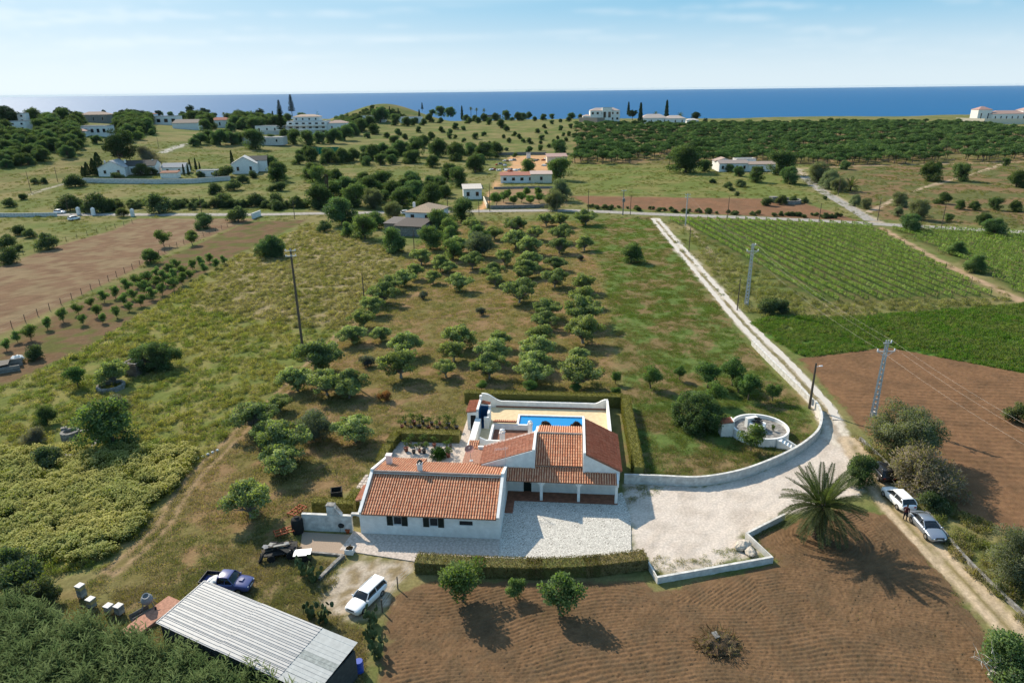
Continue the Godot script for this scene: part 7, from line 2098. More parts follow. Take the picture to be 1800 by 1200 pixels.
func shed() -> void:
	var u2 := (shed_b - shed_a).normalized()
	var ln := shed_a.distance_to(shed_b)
	var wd := absf((shed_d - shed_a).dot(Vector2(-u2.y, u2.x)))
	var root := thing("metal_shed", "long low shed with pale corrugated metal roof beside the reeds", "shed", Vector3(shed_a.x, 0, shed_a.y), atan2(-u2.y, u2.x))
	# local: x along, z to the front
	var f := shed_a.distance_to(Vector2(-17.47, -38.12))
	var g := shed_a.distance_to(Vector2(-12.78, -35.82))
	var yb := 2.68
	var yf := 2.28
	var mb := MB.new()
	mb.col = Color(0.10, 0.10, 0.095)
	mb.box(Vector3(0.12, 1.1, wd * 0.5), Vector3(0.1, 2.2, wd - 0.2))
	mb.box(Vector3(ln - 0.12, 1.1, wd * 0.5), Vector3(0.1, 2.2, wd - 0.2))
	mb.box(Vector3(ln * 0.5, 1.1, wd - 0.12), Vector3(ln - 0.4, 2.2, 0.1))
	mb.box(Vector3(ln * 0.5, 1.25, 0.12), Vector3(ln - 0.4, 2.5, 0.1))
	part("wall", mb, M.vcm, root)
	var sec := [[0.0, f, 0.0], [f - 0.12, g, 0.05], [g - 0.02, ln, 0.03]]
	for si in 3:
		var x0: float = sec[si][0]
		var x1: float = sec[si][1]
		var up: float = sec[si][2]
		var n := 7
		for k in n:
			var z0 := wd * k / n - (0.15 if k == 0 else 0.0)
			var z1 := wd * (k + 1) / n + (0.15 if k == n - 1 else 0.03)
			var sm := MB.new()
			var ribs := 3 if si < 2 else 1
			var prof: Array = [[0.0, 0.0]]
			for q in ribs:
				var c := (q + 0.5) / ribs
				var hw2 := 0.028
				prof.append_array([[c - hw2 * 1.6, 0.0], [c - hw2, 0.035 if si < 2 else 0.012], [c + hw2, 0.035 if si < 2 else 0.012], [c + hw2 * 1.6, 0.0]])
			prof.append([1.0, 0.004 + 0.004 * k])
			for i in prof.size() - 1:
				var za := lerpf(z0, z1, prof[i][0])
				var zb := lerpf(z0, z1, prof[i + 1][0])
				var ya: float = lerpf(yb, yf, za / wd) + up + prof[i][1] + 0.002 * (k % 2)
				var yc: float = lerpf(yb, yf, zb / wd) + up + prof[i + 1][1] + 0.002 * (k % 2)
				sm.quad(Vector3(x0, ya, za), Vector3(x0, yc, zb), Vector3(x1, yc, zb), Vector3(x1, ya, za))
				sm.quad(Vector3(x1, ya - 0.012, za), Vector3(x1, yc - 0.012, zb), Vector3(x0, yc - 0.012, zb), Vector3(x0, ya - 0.012, za))
			part("roof_sheet", sm, M.galv if si < 2 else (M.fibre if k != 3 else M.fibre_old), root)
	mb = MB.new()
	mb.box(Vector3(0.0, yf + 0.19, wd * 0.5), Vector3(0.07, 0.1, wd + 0.2), Basis(Vector3.RIGHT, atan2(yb - yf, wd)))
	mb.box(Vector3(f * 0.5, yb - 0.03, -0.12), Vector3(f, 0.12, 0.06))
	part("fascia", mb, M.galv, root)
	# slab at the left end, mixer, tank
	var sl := thing("brick_slab", "low terracotta coloured slab at the end of the metal shed", "slab", g3(Vector2(-26.41, -40.04)), atan2(-u2.y, u2.x))
	mb = MB.new()
	mb.box(Vector3(0, 0.15, 0.2), Vector3(1.5, 0.35, 4.0), Basis.IDENTITY, 0.03)
	part("slab", mb, M.tile_flat, sl)
	var mx := thing("cement_mixer", "old cement mixer with round drum beside the terracotta slab", "cement mixer", g3(Vector2(-27.21, -40.81)), 0.4)
	mb = MB.new()
	mb.lathe(Vector3(0, 1.0, 0), [[0.0, -0.42], [0.26, -0.4], [0.42, -0.1], [0.40, 0.12], [0.24, 0.42], [0.26, 0.45], [0.21, 0.44], [0.2, 0.2], [0.0, 0.1]], 14, Basis(Vector3.RIGHT, 0.35))
	part("drum", mb, M.galv, mx)
	mb = MB.new()
	for q in [[-0.5, -0.4], [0.5, -0.4], [-0.5, 0.4], [0.5, 0.4]]:
		mb.tube([Vector3(q[0], 0, q[1]), Vector3(q[0] * 0.5, 0.9, q[1] * 0.2)], [0.035, 0.03], 5)
	mb.tube([Vector3(-0.6, 0.9, 0), Vector3(0.6, 0.9, 0)], [0.035, 0.035], 6)
	part("frame", mb, M.concrete, mx)
	for s in [-1.0, 1.0]:
		mb = MB.new()
		mb.lathe(Vector3(0.5 * s, 0.22, 0.45), [[0.0, -0.05], [0.2, -0.05], [0.22, 0.0], [0.2, 0.05], [0.0, 0.05]], 12, Basis(Vector3.BACK, PI / 2))
		part("wheel", mb, M.rubber, mx)
	var tr := thing("steel_trough", "grey steel trough leaning beside the cement mixer", "trough", g3(Vector2(-27.51, -40.23)), 0.9)
	mb = MB.new()
	for q in [[0.0, 0.02, 1.4, 0.04, 0.6, 0.0], [0.0, 0.2, 1.4, 0.4, 0.03, 0.3], [0.0, 0.2, 1.4, 0.4, 0.03, -0.3]]:
		mb.box(Vector3(q[0], q[1], q[5]), Vector3(q[2], q[3], q[4]))
	part("pan", mb, M.concrete, tr)
	var bd := thing("blue_drum", "blue plastic drum at the right end of the metal shed", "drum", g3(Vector2(-10.34, -34.86)))
	mb = MB.new()
	mb.col = Color(0.02, 0.06, 0.35)
	mb.lathe(Vector3.ZERO, [[0.0, 0.0], [0.27, 0.0], [0.29, 0.05], [0.29, 0.28], [0.305, 0.3], [0.29, 0.32], [0.29, 0.58], [0.305, 0.6], [0.29, 0.62], [0.28, 0.88], [0.26, 0.9], [0.0, 0.9]], 16)
	part("barrel", mb, M.gloss, bd)

func cars() -> void:
	var hatch := [[2.02, 0.32, 0.70, 0.62], [1.9, 0.22, 0.80, 0.80], [1.5, 0.20, 0.90, 0.87], [0.9, 0.19, 0.97, 0.88], [0.0, 0.19, 0.99, 0.89], [-1.2, 0.19, 1.02, 0.89], [-1.75, 0.22, 1.02, 0.86], [-2.05, 0.30, 0.95, 0.80], [-2.12, 0.38, 0.85, 0.70]]
	var a := Vector2(35.18, -55.63)
	var b := Vector2(35.41, -51.66)
	car("parked_car", "white hatchback parked on the dirt track, middle of three", "car", g3((a + b) * 0.5), heading(b, a), {"paint": M.carwhite, "body": hatch, "cabin": [0.95, 0.25, -1.55, -2.0], "belt_w": 0.80, "roof_w": 0.62, "belt": 0.98, "top": 1.46, "wheels": [1.3, -1.25], "wheel_r": 0.32, "half_w": 0.89})
	var coupe := [[2.3, 0.34, 0.62, 0.60], [2.2, 0.22, 0.70, 0.80], [1.8, 0.19, 0.80, 0.89], [1.0, 0.18, 0.90, 0.92], [0.0, 0.18, 0.93, 0.92], [-1.2, 0.18, 0.95, 0.92], [-1.8, 0.20, 0.95, 0.90], [-2.2, 0.28, 0.90, 0.84], [-2.32, 0.38, 0.80, 0.74]]
	a = Vector2(35.46, -47.36)
	b = Vector2(35.57, -51.40)
	car("parked_car", "silver grey coupe parked nearest on the dirt track", "car", g3((a + b) * 0.5), heading(b, a), {"paint": M.carsilver, "body": coupe, "cabin": [1.0, 0.2, -1.0, -2.0], "belt_w": 0.80, "roof_w": 0.60, "belt": 0.91, "top": 1.34, "wheels": [1.42, -1.35], "wheel_r": 0.34, "half_w": 0.92})
	a = Vector2(36.33, -60.19)
	b = Vector2(36.06, -56.60)
	car("parked_car", "black car parked in the shade of the dark tree", "car", g3((a + b) * 0.5), heading(b, a), {"paint": M.carblack, "body": hatch, "cabin": [0.95, 0.25, -1.55, -2.0], "belt_w": 0.80, "roof_w": 0.62, "belt": 0.98, "top": 1.46, "wheels": [1.3, -1.25], "wheel_r": 0.32, "half_w": 0.89})
	var estate := [[2.2, 0.32, 0.70, 0.62], [2.1, 0.22, 0.78, 0.80], [1.7, 0.20, 0.86, 0.87], [0.9, 0.19, 0.94, 0.88], [0.0, 0.19, 0.96, 0.89], [-1.4, 0.19, 0.98, 0.89], [-2.0, 0.22, 0.98, 0.87], [-2.25, 0.30, 0.95, 0.82], [-2.3, 0.38, 0.85, 0.74]]
	a = Vector2(-12.00, -39.93)
	b = Vector2(-10.37, -42.94)
	var ec := car("parked_car", "white estate car parked on the drive near the metal shed", "car", g3((a + b) * 0.5), heading(b, a), {"paint": M.carwhite, "body": estate, "size": 0.78, "cabin": [0.9, 0.25, -2.0, -2.22], "belt_w": 0.81, "roof_w": 0.64, "belt": 0.95, "top": 1.42, "wheels": [1.35, -1.35], "wheel_r": 0.32, "half_w": 0.89})
	var rk := MB.new()
	for s in [-0.6, 0.6]: rk.tube([Vector3(0.1, 1.52, s), Vector3(-1.8, 1.52, s)], [0.02, 0.02], 5)
	rk.box(Vector3(-2.08, 1.44, 0), Vector3(0.3, 0.04, 1.2), Basis.IDENTITY, 0.01)
	part("roof_rails", rk, M.carwhite, ec)
	# pick-up
	var pick := [[2.45, 0.42, 0.84, 0.66], [2.35, 0.34, 0.92, 0.82], [1.9, 0.32, 1.02, 0.87], [1.1, 0.32, 1.08, 0.88], [0.3, 0.32, 1.08, 0.88], [-0.55, 0.32, 1.08, 0.88], [-0.6, 0.36, 0.74, 0.86], [-2.4, 0.36, 0.74, 0.86], [-2.45, 0.40, 0.72, 0.8]]
	a = Vector2(-20.39, -42.91)
	b = Vector2(-24.09, -43.36)
	var pt := car("pickup_truck", "blue pickup truck with open bed parked behind the metal shed", "pickup truck", g3((a + b) * 0.5), heading(b, a), {"paint": M.carblue, "body": pick, "size": 0.8, "cabin": [1.1, 0.55, -0.5, -0.6], "belt_w": 0.80, "roof_w": 0.66, "belt": 1.05, "top": 1.66, "wheels": [1.55, -1.45], "wheel_r": 0.37, "half_w": 0.92})
	var bd := MB.new()
	for q in [[-1.52, 0.85, 1.8, 0.06], [-1.52, -0.85, 1.8, 0.06]]:
		bd.box(Vector3(q[0], 0.95, q[1]), Vector3(q[2], 0.45, q[3]), Basis.IDENTITY, 0.01)
	bd.box(Vector3(-2.42, 0.95, 0), Vector3(0.06, 0.45, 1.64), Basis.IDENTITY, 0.01)
	part("bed_sides", bd, M.carblack, pt)
	var sc := MB.new()
	sc.box(Vector3(1.55, 1.14, 0), Vector3(0.4, 0.09, 0.5), Basis.IDENTITY, 0.03)
	part("bonnet_scoop", sc, M.carblue, pt)
	var sk := MB.new()
	for s in [-1.0, 1.0]: sk.box(Vector3(0.1, 0.47, s * 0.885), Vector3(2.0, 0.2, 0.03), Basis.IDENTITY, 0.01)
	part("lower_trim", sk, M.galv, pt)
	var cg := thing("white_sack", "white sack lying in the pickup bed", "sack", pt.position + Basis(Vector3.UP, pt.rotation.y) * Vector3(-0.95, 0.6, 0.1), pt.rotation.y)
	part("bag", blob(Vector3(0, 0.15, 0), Vector3(0.45, 0.2, 0.5), 3), M.white, cg)
	# far cars
	var far: Array = [[Vector2(-145.96, -220.37), Vector2(-143.15, -220.26), "white van on the road at the far left", M.carwhite, "hatchback"], [Vector2(-133.57, -207.09), Vector2(-132.46, -209.87), "white car turning in at the white gateposts", M.carwhite, ""], [Vector2(-16.20, -229.91), Vector2(-14.52, -237.19), "dark car beside the white gatehouse", M.carblack, ""], [Vector2(-12.46, -266.83), Vector2(-11.01, -274.87), "blue car behind the white gatehouse", M.carblue, ""], [Vector2(-33.58, -212.26), Vector2(-31.05, -213.12), "white van parked beside the roadside house", M.carwhite, ""]]
	for f in far:
		car("far_car", f[2], "car", g3((f[0] + f[1]) * 0.5), heading(f[0], f[1]), {"paint": f[3], "body": hatch, "cabin": [0.95, 0.25, -1.55, -2.0], "belt_w": 0.80, "roof_w": 0.62, "belt": 0.98, "top": 1.5, "wheels": [1.3, -1.25], "wheel_r": 0.32, "half_w": 0.89})

func tank() -> void:
	var c := Vector2(27.24, -67.22)
	var r := 3.05
	var o := thing("water_tank", "round white irrigation tank with steps and concrete top", "water tank", g3(c))
	var mb := MB.new()
	mb.lathe(Vector3.ZERO, [[r + 0.06, -0.2], [r, 0.1], [r, 0.95], [r - 0.22, 0.95], [r - 0.22, 0.55]], 48)
	part("wall", mb, M.white, o)
	mb = MB.new()
	mb.lathe(Vector3.ZERO, [[r - 0.2, 0.55], [0.0, 0.57]], 40)
	part("platform", mb, M.concrete, o)
	mb = MB.new()
	mb.lathe(Vector3(-0.25, 0, -0.1), [[0.95, 0.5], [0.92, 1.25], [0.62, 1.25], [0.6, 0.6]], 6)
	mb.box(Vector3(-0.75, 1.1, -0.75), Vector3(1.3, 1.15, 0.5), Basis(Vector3.UP, 0.3))
	part("well_head", mb, M.white, o)
	mb = MB.new()
	mb.tube([Vector3(-0.9, 1.4, -0.3), Vector3(0.3, 1.45, -0.1)], [0.07, 0.07], 6)
	for k in 9:
		var g := TAU * k / 9.0
		mb.box(Vector3(-0.3, 1.45, -0.2) + Vector3(0.12 * (k % 2), cos(g) * 0.36, sin(g) * 0.36), Vector3(0.5, 0.1, 0.16), Basis(Vector3.RIGHT, g))
	part("water_wheel", mb, M.dark, o)
	mb = MB.new()
	for k in 5:
		mb.box(Vector3(1.15 + 0.30 * k, 0.42 - 0.085 * k, 3.0 + 0.14 * k), Vector3(0.34, 0.84 - 0.17 * k, 0.8), Basis(Vector3.UP, -0.5))
	part("steps", mb, M.white, o)
	mb = MB.new()
	slab(mb, [Vector3(1.45, -0.1, 2.55), Vector3(1.45, 0.95, 2.55), Vector3(2.85, 0.25, 3.3), Vector3(2.85, -0.1, 3.3)], Vector3(0.08, 0, -0.14))
	slab(mb, [Vector3(0.8, -0.1, 3.0), Vector3(0.8, 0.95, 3.0), Vector3(2.3, 0.2, 3.95), Vector3(2.3, -0.1, 3.95)], Vector3(-0.06, 0, 0.12))
	part("balustrade", mb, M.white, o)
	var hu := thing("pump_hut", "tiny white hut with red tile roof joined to the round tank", "hut", g3(c + Vector2(-3.75, 0.05)), 0.0)
	mb = MB.new()
	mb.box(Vector3(0, 0.75, 0), Vector3(1.3, 1.7, 1.1), Basis.IDENTITY, 0.02)
	mb.box(Vector3(0.62, 1.3, 0), Vector3(0.14, 1.1, 1.16), Basis.IDENTITY, 0.02)
	part("wall", mb, M.white, hu)
	roof_plane(hu, Vector3(-0.72, 1.62, -0.6), Vector3(-0.72, 1.62, 0.6), Vector3(0.54, 1.8, -0.6), RED, RED, 71, 0.2)
	mb = MB.new()
	for k in 7:
		var g := k * 0.9
		mb.tube([Vector3(1.3, 0.57, 0.4), Vector3(1.3 + cos(g) * 0.12, 1.0 + 0.05 * k, 0.4 + sin(g) * 0.12)], [0.02, 0.012], 4)
		for q in 12:
			var t := q / 12.0
			mb.col = Color(0.1, 0.14, 0.04)
			mb.leaf(Vector3(1.3 + cos(g) * 0.12 * t, 0.6 + 0.6 * t, 0.4 + sin(g) * 0.12 * t), Vector3(cos(q * 2.1), 0.5, sin(q * 2.1)).normalized(), Vector3(0, 1, 0), 0.2, 0.1)
	var wp := whole("small_weed_plant", mb, M.leaf, "thin weed growing on the concrete top of the round tank", "plant")
	wp.position = g3(c)

func pots() -> void:
	# one pot and four plant shapes, copied
	var potm: Array = []
	for k in 3:
		var mb := MB.new()
		mb.col = [Color(0.035, 0.03, 0.03), Color(0.16, 0.05, 0.03), Color(0.05, 0.045, 0.045)][k]
		mb.lathe(Vector3.ZERO, [[0.0, 0.0], [0.16, 0.0], [0.22, 0.34], [0.24, 0.36], [0.24, 0.4], [0.2, 0.4], [0.19, 0.35], [0.0, 0.35]], 12)
		potm.append(mb.mesh(M.gloss))
	var pl: Array = []
	for k in 4:
		var r := RandomNumberGenerator.new()
		r.seed = 70 + k
		var mb := MB.new()
		for s in 3:
			var tip := Vector3(r.randf_range(-0.35, 0.35), r.randf_range(0.8, 1.25), r.randf_range(-0.35, 0.35))
			mb.col = Color(0.14, 0.12, 0.08)
			mb.tube([Vector3(0, 0.33, 0), tip * 0.6 + Vector3(0, 0.1, 0), tip], [0.025, 0.02, 0.015], 5, false)
			clump(mb, r, tip, Vector3(0.17, 0.16, 0.17), 18, 0.2, 0.06, [Color(0.07, 0.11, 0.035), Color(0.10, 0.14, 0.05)], 0.4)
		pl.append(mb.mesh(M.leaf))
	var spots := [[-1.06, 20.57], [-0.03, 20.54], [1.0, 20.7], [2.04, 20.58], [2.96, 20.64], [4.02, 20.34], [5.1, 19.67], [-1.16, 19.53], [-0.1, 19.5], [0.85, 19.57], [1.9, 19.54], [2.91, 19.52], [3.95, 19.5], [0.54, 14.34], [0.69, 15.51], [1.46, 13.92], [2.01, 14.2], [2.1, 15.52], [2.53, 14.07], [3.34, 15.52], [5.11, 15.55], [4.93, 14.48], [5.25, 13.38]]
	var rowname := ["in the back row beyond the hedge", "in the second row beyond the hedge", "on the paved garden terrace"]
	var cnt := [0, 0, 0]
	for i in spots.size():
		var row := 0 if i < 7 else (1 if i < 13 else 2)
		cnt[row] += 1
		var o := thing("potted_plant", "potted frangipani plant %s, %s from the left" % [rowname[row], ordinal(cnt[row])], "potted plant", hp(spots[i][0], 0.03 if row == 2 else 0.0, spots[i][1]), i * 1.3, "potted plants behind the house")
		piece("pot", potm[(i * 7) % 3], o)
		piece("plant", pl[(i * 5) % 4], o)
		o.scale = Vector3.ONE * (1.0 + 0.12 * ((i * 3) % 4 - 1.5))
	var r := RandomNumberGenerator.new()
	r.seed = 5
	for q in [[4.14, 13.2, 0.95, "large round leafy shrub on the paved garden terrace", Color(0.035, 0.075, 0.02)], [15.1, 19.35, 0.62, "dark round shrub at the near pool edge, left of two", Color(0.05, 0.03, 0.03)], [18.5, 19.4, 0.65, "dark round shrub at the near pool edge, right of two", Color(0.05, 0.03, 0.03)]]:
		var o := thing("garden_shrub", q[3], "shrub", hp(q[0], 0.03, q[1]))
		var mb := MB.new()
		var tb := MB.new()
		var up := 0.0 if q[0] < 10 else 0.55
		tb.tube([Vector3(0, -0.05, 0), Vector3(0, 0.5 + up, 0)], [0.05, 0.03], 6)
		for k in 16:
			var d := rand_dir(r)
			d.y = absf(d.y)
			clump(mb, r, d * q[2] * 0.62 + Vector3(0, 0.25 + up, 0), Vector3(0.35, 0.32, 0.35) * q[2], 60, 0.2, 0.07, [q[4], q[4] * 1.6], 0.5)
		part("stem", tb, M.bark, o)
		part("leaves", mb, M.leaf, o)
	# prickly pears
	for q in [[Vector2(-16.72, -44.56), "tall prickly pear cactus beside the concrete kerb", 1.0], [Vector2(-15.73, -43.74), "smaller prickly pear cactus near the concrete kerb", 0.75], [Vector2(-13.92, -39.44), "prickly pear cactus at the back of the metal shed", 1.0], [Vector2(-14.98, -39.86), "low prickly pear against the metal shed", 0.7], [Vector2(-10.29, -39.22), "row of cactus beside the white estate car", 0.9], [Vector2(-10.10, -37.59), "cactus at the edge of the furrows", 0.8], [Vector2(-9.50, -36.05), "nearest cactus at the edge of the furrows", 0.85]]:
		var o := thing("prickly_pear", q[1], "cactus", g3(q[0]), rng.randf() * TAU)
		var mb := MB.new()
		for k in 34:
			var lv := r.randi() % 4
			var a := r.randf() * TAU
			var p: Vector3 = Vector3(cos(a) * 0.18 * lv + r.randf_range(-0.3, 0.3), 0.25 + lv * 0.36, sin(a) * 0.18 * lv + r.randf_range(-0.3, 0.3)) * q[2]
			mb.col = Color(0.05, 0.075, 0.03).lerp(Color(0.09, 0.12, 0.05), r.randf())
			mb.lathe(p, [[0.0, -0.23], [0.1, -0.2], [0.16, 0.0], [0.12, 0.17], [0.0, 0.22]], 7, Basis(Vector3.UP, r.randf() * TAU) * Basis(Vector3.RIGHT, r.randf_range(-0.5, 0.5)) * Basis.from_scale(Vector3(1, 1, 0.22)))
		part("pads", mb, M.vc, o)

func farm_clutter() -> void:
	# beehives
	var hive: Array = [[Vector2(-33.00, -42.24), 3, "tall pale beehive stack, first from the left"], [Vector2(-31.62, -41.12), 2, "pale beehive second from the left beside the reeds"], [Vector2(-29.89, -40.39), 2, "white beehive third from the left beside the reeds"], [Vector2(-29.13, -40.37), 2, "white beehive nearest the terracotta slab"]]
	for i in hive.size():
		var q: Array = hive[i]
		var o := thing("beehive", q[2], "beehive", g3(q[0]), -0.35, "beehives beside the reeds")
		for k in q[1]:
			var mb := MB.new()
			mb.col = [Color(0.45, 0.44, 0.40), Color(0.30, 0.32, 0.30), Color(0.5, 0.42, 0.2)][(k + i) % 3]
			mb.box(Vector3(0.015 * (k % 2), 0.30 + k * 0.31, 0), Vector3(0.5, 0.3, 0.48), Basis.IDENTITY, 0.012)
			part("hive_box", mb, M.vcm, o)
		var lid := MB.new()
		lid.box(Vector3(0, 0.2 + q[1] * 0.31, 0), Vector3(0.56, 0.09, 0.54), Basis.IDENTITY, 0.015)
		part("lid", lid, M.galv, o)
		var st := MB.new()
		for e in [[-0.2, -0.18], [0.2, -0.18], [-0.2, 0.18], [0.2, 0.18]]: st.box(Vector3(e[0], 0.075, e[1]), Vector3(0.06, 0.15, 0.06))
		part("stand", st, M.wood, o)
	# heap of dark implements and planks
	var r := RandomNumberGenerator.new()
	r.seed = 41
	var c := Vector2(-19.32, -47.09)
	var hp2 := thing("scrap_trailer", "old farm trailer heaped with planks and dark scrap", "trailer", g3(c), 0.25)
	var mb := MB.new()
	mb.box(Vector3(0, 0.55, 0), Vector3(2.6, 0.12, 1.5), Basis.IDENTITY, 0.02)
	mb.box(Vector3(0, 0.4, 0), Vector3(3.3, 0.1, 0.12))
	part("bed", mb, M.dark, hp2)
	for q in [[-0.75, 0.82], [-0.75, -0.82], [0.75, 0.82], [0.75, -0.82]]:
		mb = MB.new()
		mb.lathe(Vector3(q[0], 0.33, q[1]), [[0.0, -0.08], [0.3, -0.09], [0.33, -0.04], [0.33, 0.04], [0.3, 0.09], [0.0, 0.08]], 14, Basis(Vector3.RIGHT, PI / 2))
		part("wheel", mb, M.rubber, hp2)
	for k in 20:
		var b := thing("plank", "loose weathered board heaped on the scrap trailer", "board", hp2.position + Vector3(r.randf_range(-1.2, 1.2), 0.66 + 0.022 * k, r.randf_range(-0.55, 0.55)), r.randf_range(-0.6, 0.9), "boards on the scrap trailer")
		mb = MB.new()
		mb.col = [Color(0.05, 0.048, 0.045), Color(0.30, 0.30, 0.31), Color(0.10, 0.08, 0.06), Color(0.42, 0.40, 0.36), Color(0.03, 0.03, 0.035)][k % 5]
		mb.box(Vector3.ZERO, Vector3(r.randf_range(0.6, 1.5), 0.04, r.randf_range(0.12, 0.42)), Basis(Vector3.BACK, r.randf_range(-0.08, 0.08)), 0.006)
		part("board", mb, M.vcm, b)
	mb = MB.new()
	mb.lathe(Vector3(-1.55, 0.32, 0.5), [[0.2, -0.1], [0.34, -0.11], [0.4, -0.05], [0.4, 0.05], [0.34, 0.11], [0.2, 0.1], [0.18, 0.0], [0.2, -0.1]], 18, Basis(Vector3.BACK, 1.1))
	part("spare_tyre", mb, M.rubber, hp2)
	var bxh := thing("steel_chest", "grey flat topped steel chest beside the scrap trailer", "chest", g3(Vector2(-17.35, -46.47)), 0.12)
	mb = MB.new()
	mb.box(Vector3(0, 0.32, 0), Vector3(1.3, 0.64, 0.8), Basis.IDENTITY, 0.02)
	part("box", mb, M.dark, bxh)
	mb = MB.new()
	mb.box(Vector3(0, 0.67, 0), Vector3(1.4, 0.05, 0.9), Basis.IDENTITY, 0.01)
	part("lid", mb, M.steel, bxh)
	# harrow
	for q in [[Vector2(-19.87, -49.64), 0.5, "orange red harrow frame in front of the barbecue wall"], [Vector2(-19.64, -52.74), 1.1, "orange red plough frame behind the barbecue wall end"]]:
		var o := thing("harrow", q[2], "harrow", g3(q[0]), q[1])
		mb = MB.new()
		for k in 3: mb.box(Vector3(0, 0.5, -0.4 + 0.4 * k), Vector3(1.7, 0.09, 0.09), Basis.IDENTITY, 0.01)
		for k in 4: mb.box(Vector3(-0.75 + 0.5 * k, 0.56, 0), Vector3(0.08, 0.07, 0.95), Basis.IDENTITY, 0.01)
		mb.tube([Vector3(-0.3, 0.55, 0.3), Vector3(0, 1.05, 0.1), Vector3(0.3, 0.55, 0.3)], [0.04, 0.04, 0.04], 5)
		part("frame", mb, M.rust, o)
		for k in 9:
			mb = MB.new()
			var p := Vector3(-0.8 + 0.2 * k, 0.5, -0.4 + 0.4 * (k % 3))
			mb.tube([p, p + Vector3(0, -0.25, 0.1), p + Vector3(0, -0.5, -0.02)], [0.025, 0.022, 0.012], 5)
			part("tine", mb, M.dark, o)
	var bt := thing("black_tank", "black upright plastic tank against the barbecue wall end", "tank", g3(Vector2(-18.85, -50.18)))
	mb = MB.new()
	mb.lathe(Vector3.ZERO, [[0.0, 0.0], [0.48, 0.0], [0.5, 0.1], [0.5, 1.2], [0.42, 1.4], [0.18, 1.5], [0.18, 1.58], [0.0, 1.58]], 18)
	part("shell", mb, M.rubber, bt)
	var gb := thing("gas_barbecue", "small black barbecue standing against the white garden wall", "barbecue", g3(Vector2(-15.03, -50.19)))
	mb = MB.new()
	mb.lathe(Vector3(0, 0.6, 0), [[0.0, -0.18], [0.22, -0.1], [0.28, 0.04], [0.26, 0.14], [0.12, 0.25], [0.0, 0.27]], 14)
	part("kettle", mb, M.dark, gb)
	for k in 3:
		mb = MB.new()
		var g := TAU * k / 3.0
		mb.tube([Vector3(cos(g) * 0.12, 0.5, sin(g) * 0.12), Vector3(cos(g) * 0.28, 0, sin(g) * 0.28)], [0.015, 0.015], 5)
		part("leg", mb, M.dark, gb)
	var rp := thing("red_pot", "reddish clay pot beside the black barbecue", "pot", g3(Vector2(-14.49, -50.02)))
	mb = MB.new()
	mb.lathe(Vector3.ZERO, [[0.0, 0.0], [0.14, 0.0], [0.2, 0.28], [0.22, 0.3], [0.18, 0.3], [0.0, 0.26]], 12)
	part("pot", mb, M.rust, rp)
	var wb := thing("white_planter", "white block planter at the corner of the front terrace", "planter", hp(-0.2, 0.03, -2.75), deg_to_rad(HOUSE_TURN))
	mb = MB.new()
	for q in [[0, 0.27, 0.7, 0.06], [0, -0.27, 0.7, 0.06], [0.32, 0, 0.06, 0.48], [-0.32, 0, 0.06, 0.48]]:
		mb.box(Vector3(q[0], 0.24, q[1]), Vector3(q[2], 0.48, q[3]), Basis.IDENTITY, 0.01)
	part("box", mb, M.white, wb)
	mb = MB.new()
	clump(mb, r, Vector3(0, 0.45, 0), Vector3(0.26, 0.16, 0.2), 60, 0.14, 0.07, [Color(0.09, 0.06, 0.04), Color(0.05, 0.07, 0.03)])
	part("plants", mb, M.dryleaf, wb)
	# square well behind the small hedge, stepping slabs, pipe
	var wl := thing("black_hatch", "black open hatch box on the hedge corner", "hatch", hp(-3.6, 0.0, 4.3), 0.2)
	mb = MB.new()
	for q in [[0, 0.45, 1.0, 0.06], [0, -0.45, 1.0, 0.06], [0.47, 0, 0.06, 0.84], [-0.47, 0, 0.06, 0.84]]:
		mb.box(Vector3(q[0], 0.75, q[1]), Vector3(q[2], 1.5, q[3]))
	mb.box(Vector3(0, 0.3, 0), Vector3(0.86, 0.5, 0.82))
	part("box", mb, M.dark, wl)
	var st := struct("stepping_slabs", MB.new().mesh(M.concrete) if false else slab_grid())
	st.position = hp(-2.6, 0.0, 6.2)
	st.rotation.y = deg_to_rad(HOUSE_TURN)
	# white rubble, debris heap
	var rk := thing("limestone_boulder", "pale limestone boulder beside the zigzag yard wall", "boulder", g3(Vector2(19.05, -47.36)), 0.5)
	part("rock", blob(Vector3(0, 0.22, 0), Vector3(0.8, 0.4, 0.5), 8, 0.3, 14), M.limestone, rk)
	rk = thing("limestone_boulder", "lower pale boulder leaning on the larger limestone boulder", "boulder", g3(Vector2(19.37, -46.61)), 1.5)
	part("rock", blob(Vector3(0, 0.15, 0), Vector3(0.6, 0.3, 0.4), 18, 0.3, 12), M.limestone, rk)
	var hb := thing("debris_heap", "heap of dead brown palm leaves in the ploughed field", "heap", g3(Vector2(13.91, -36.71)))
	part("mound", blob(Vector3(0, 0.1, 0), Vector3(1.3, 0.5, 1.1), 5, 0.5, 12), M.deadbrown, hb)
	mb = MB.new()
	for k in 520:
		var d := rand_dir(r)
		d.y = absf(d.y)
		var p := Vector3(d.x * 1.55, d.y * 0.65 + 0.1, d.z * 1.35) * pow(r.randf(), 0.3)
		mb.col = [Color(0.20, 0.14, 0.08), Color(0.09, 0.06, 0.04), Color(0.28, 0.22, 0.13)][k % 3] * r.randf_range(0.6, 1.3)
		var dir := (Vector3(d.x, r.randf_range(-0.2, 0.5), d.z) + rand_dir(r) * 0.8).normalized()
		mb.leaf(p, dir, dir.cross(rand_dir(r)).normalized(), r.randf_range(0.3, 0.8), 0.05)
	part("dead_leaves", mb, M.dryleaf, hb)
	var bo := thing("plank", "broken board lying on the heap of palm leaves", "board", hb.position + Vector3(-0.15, 0.78, -0.2), 0.4)
	mb = MB.new()
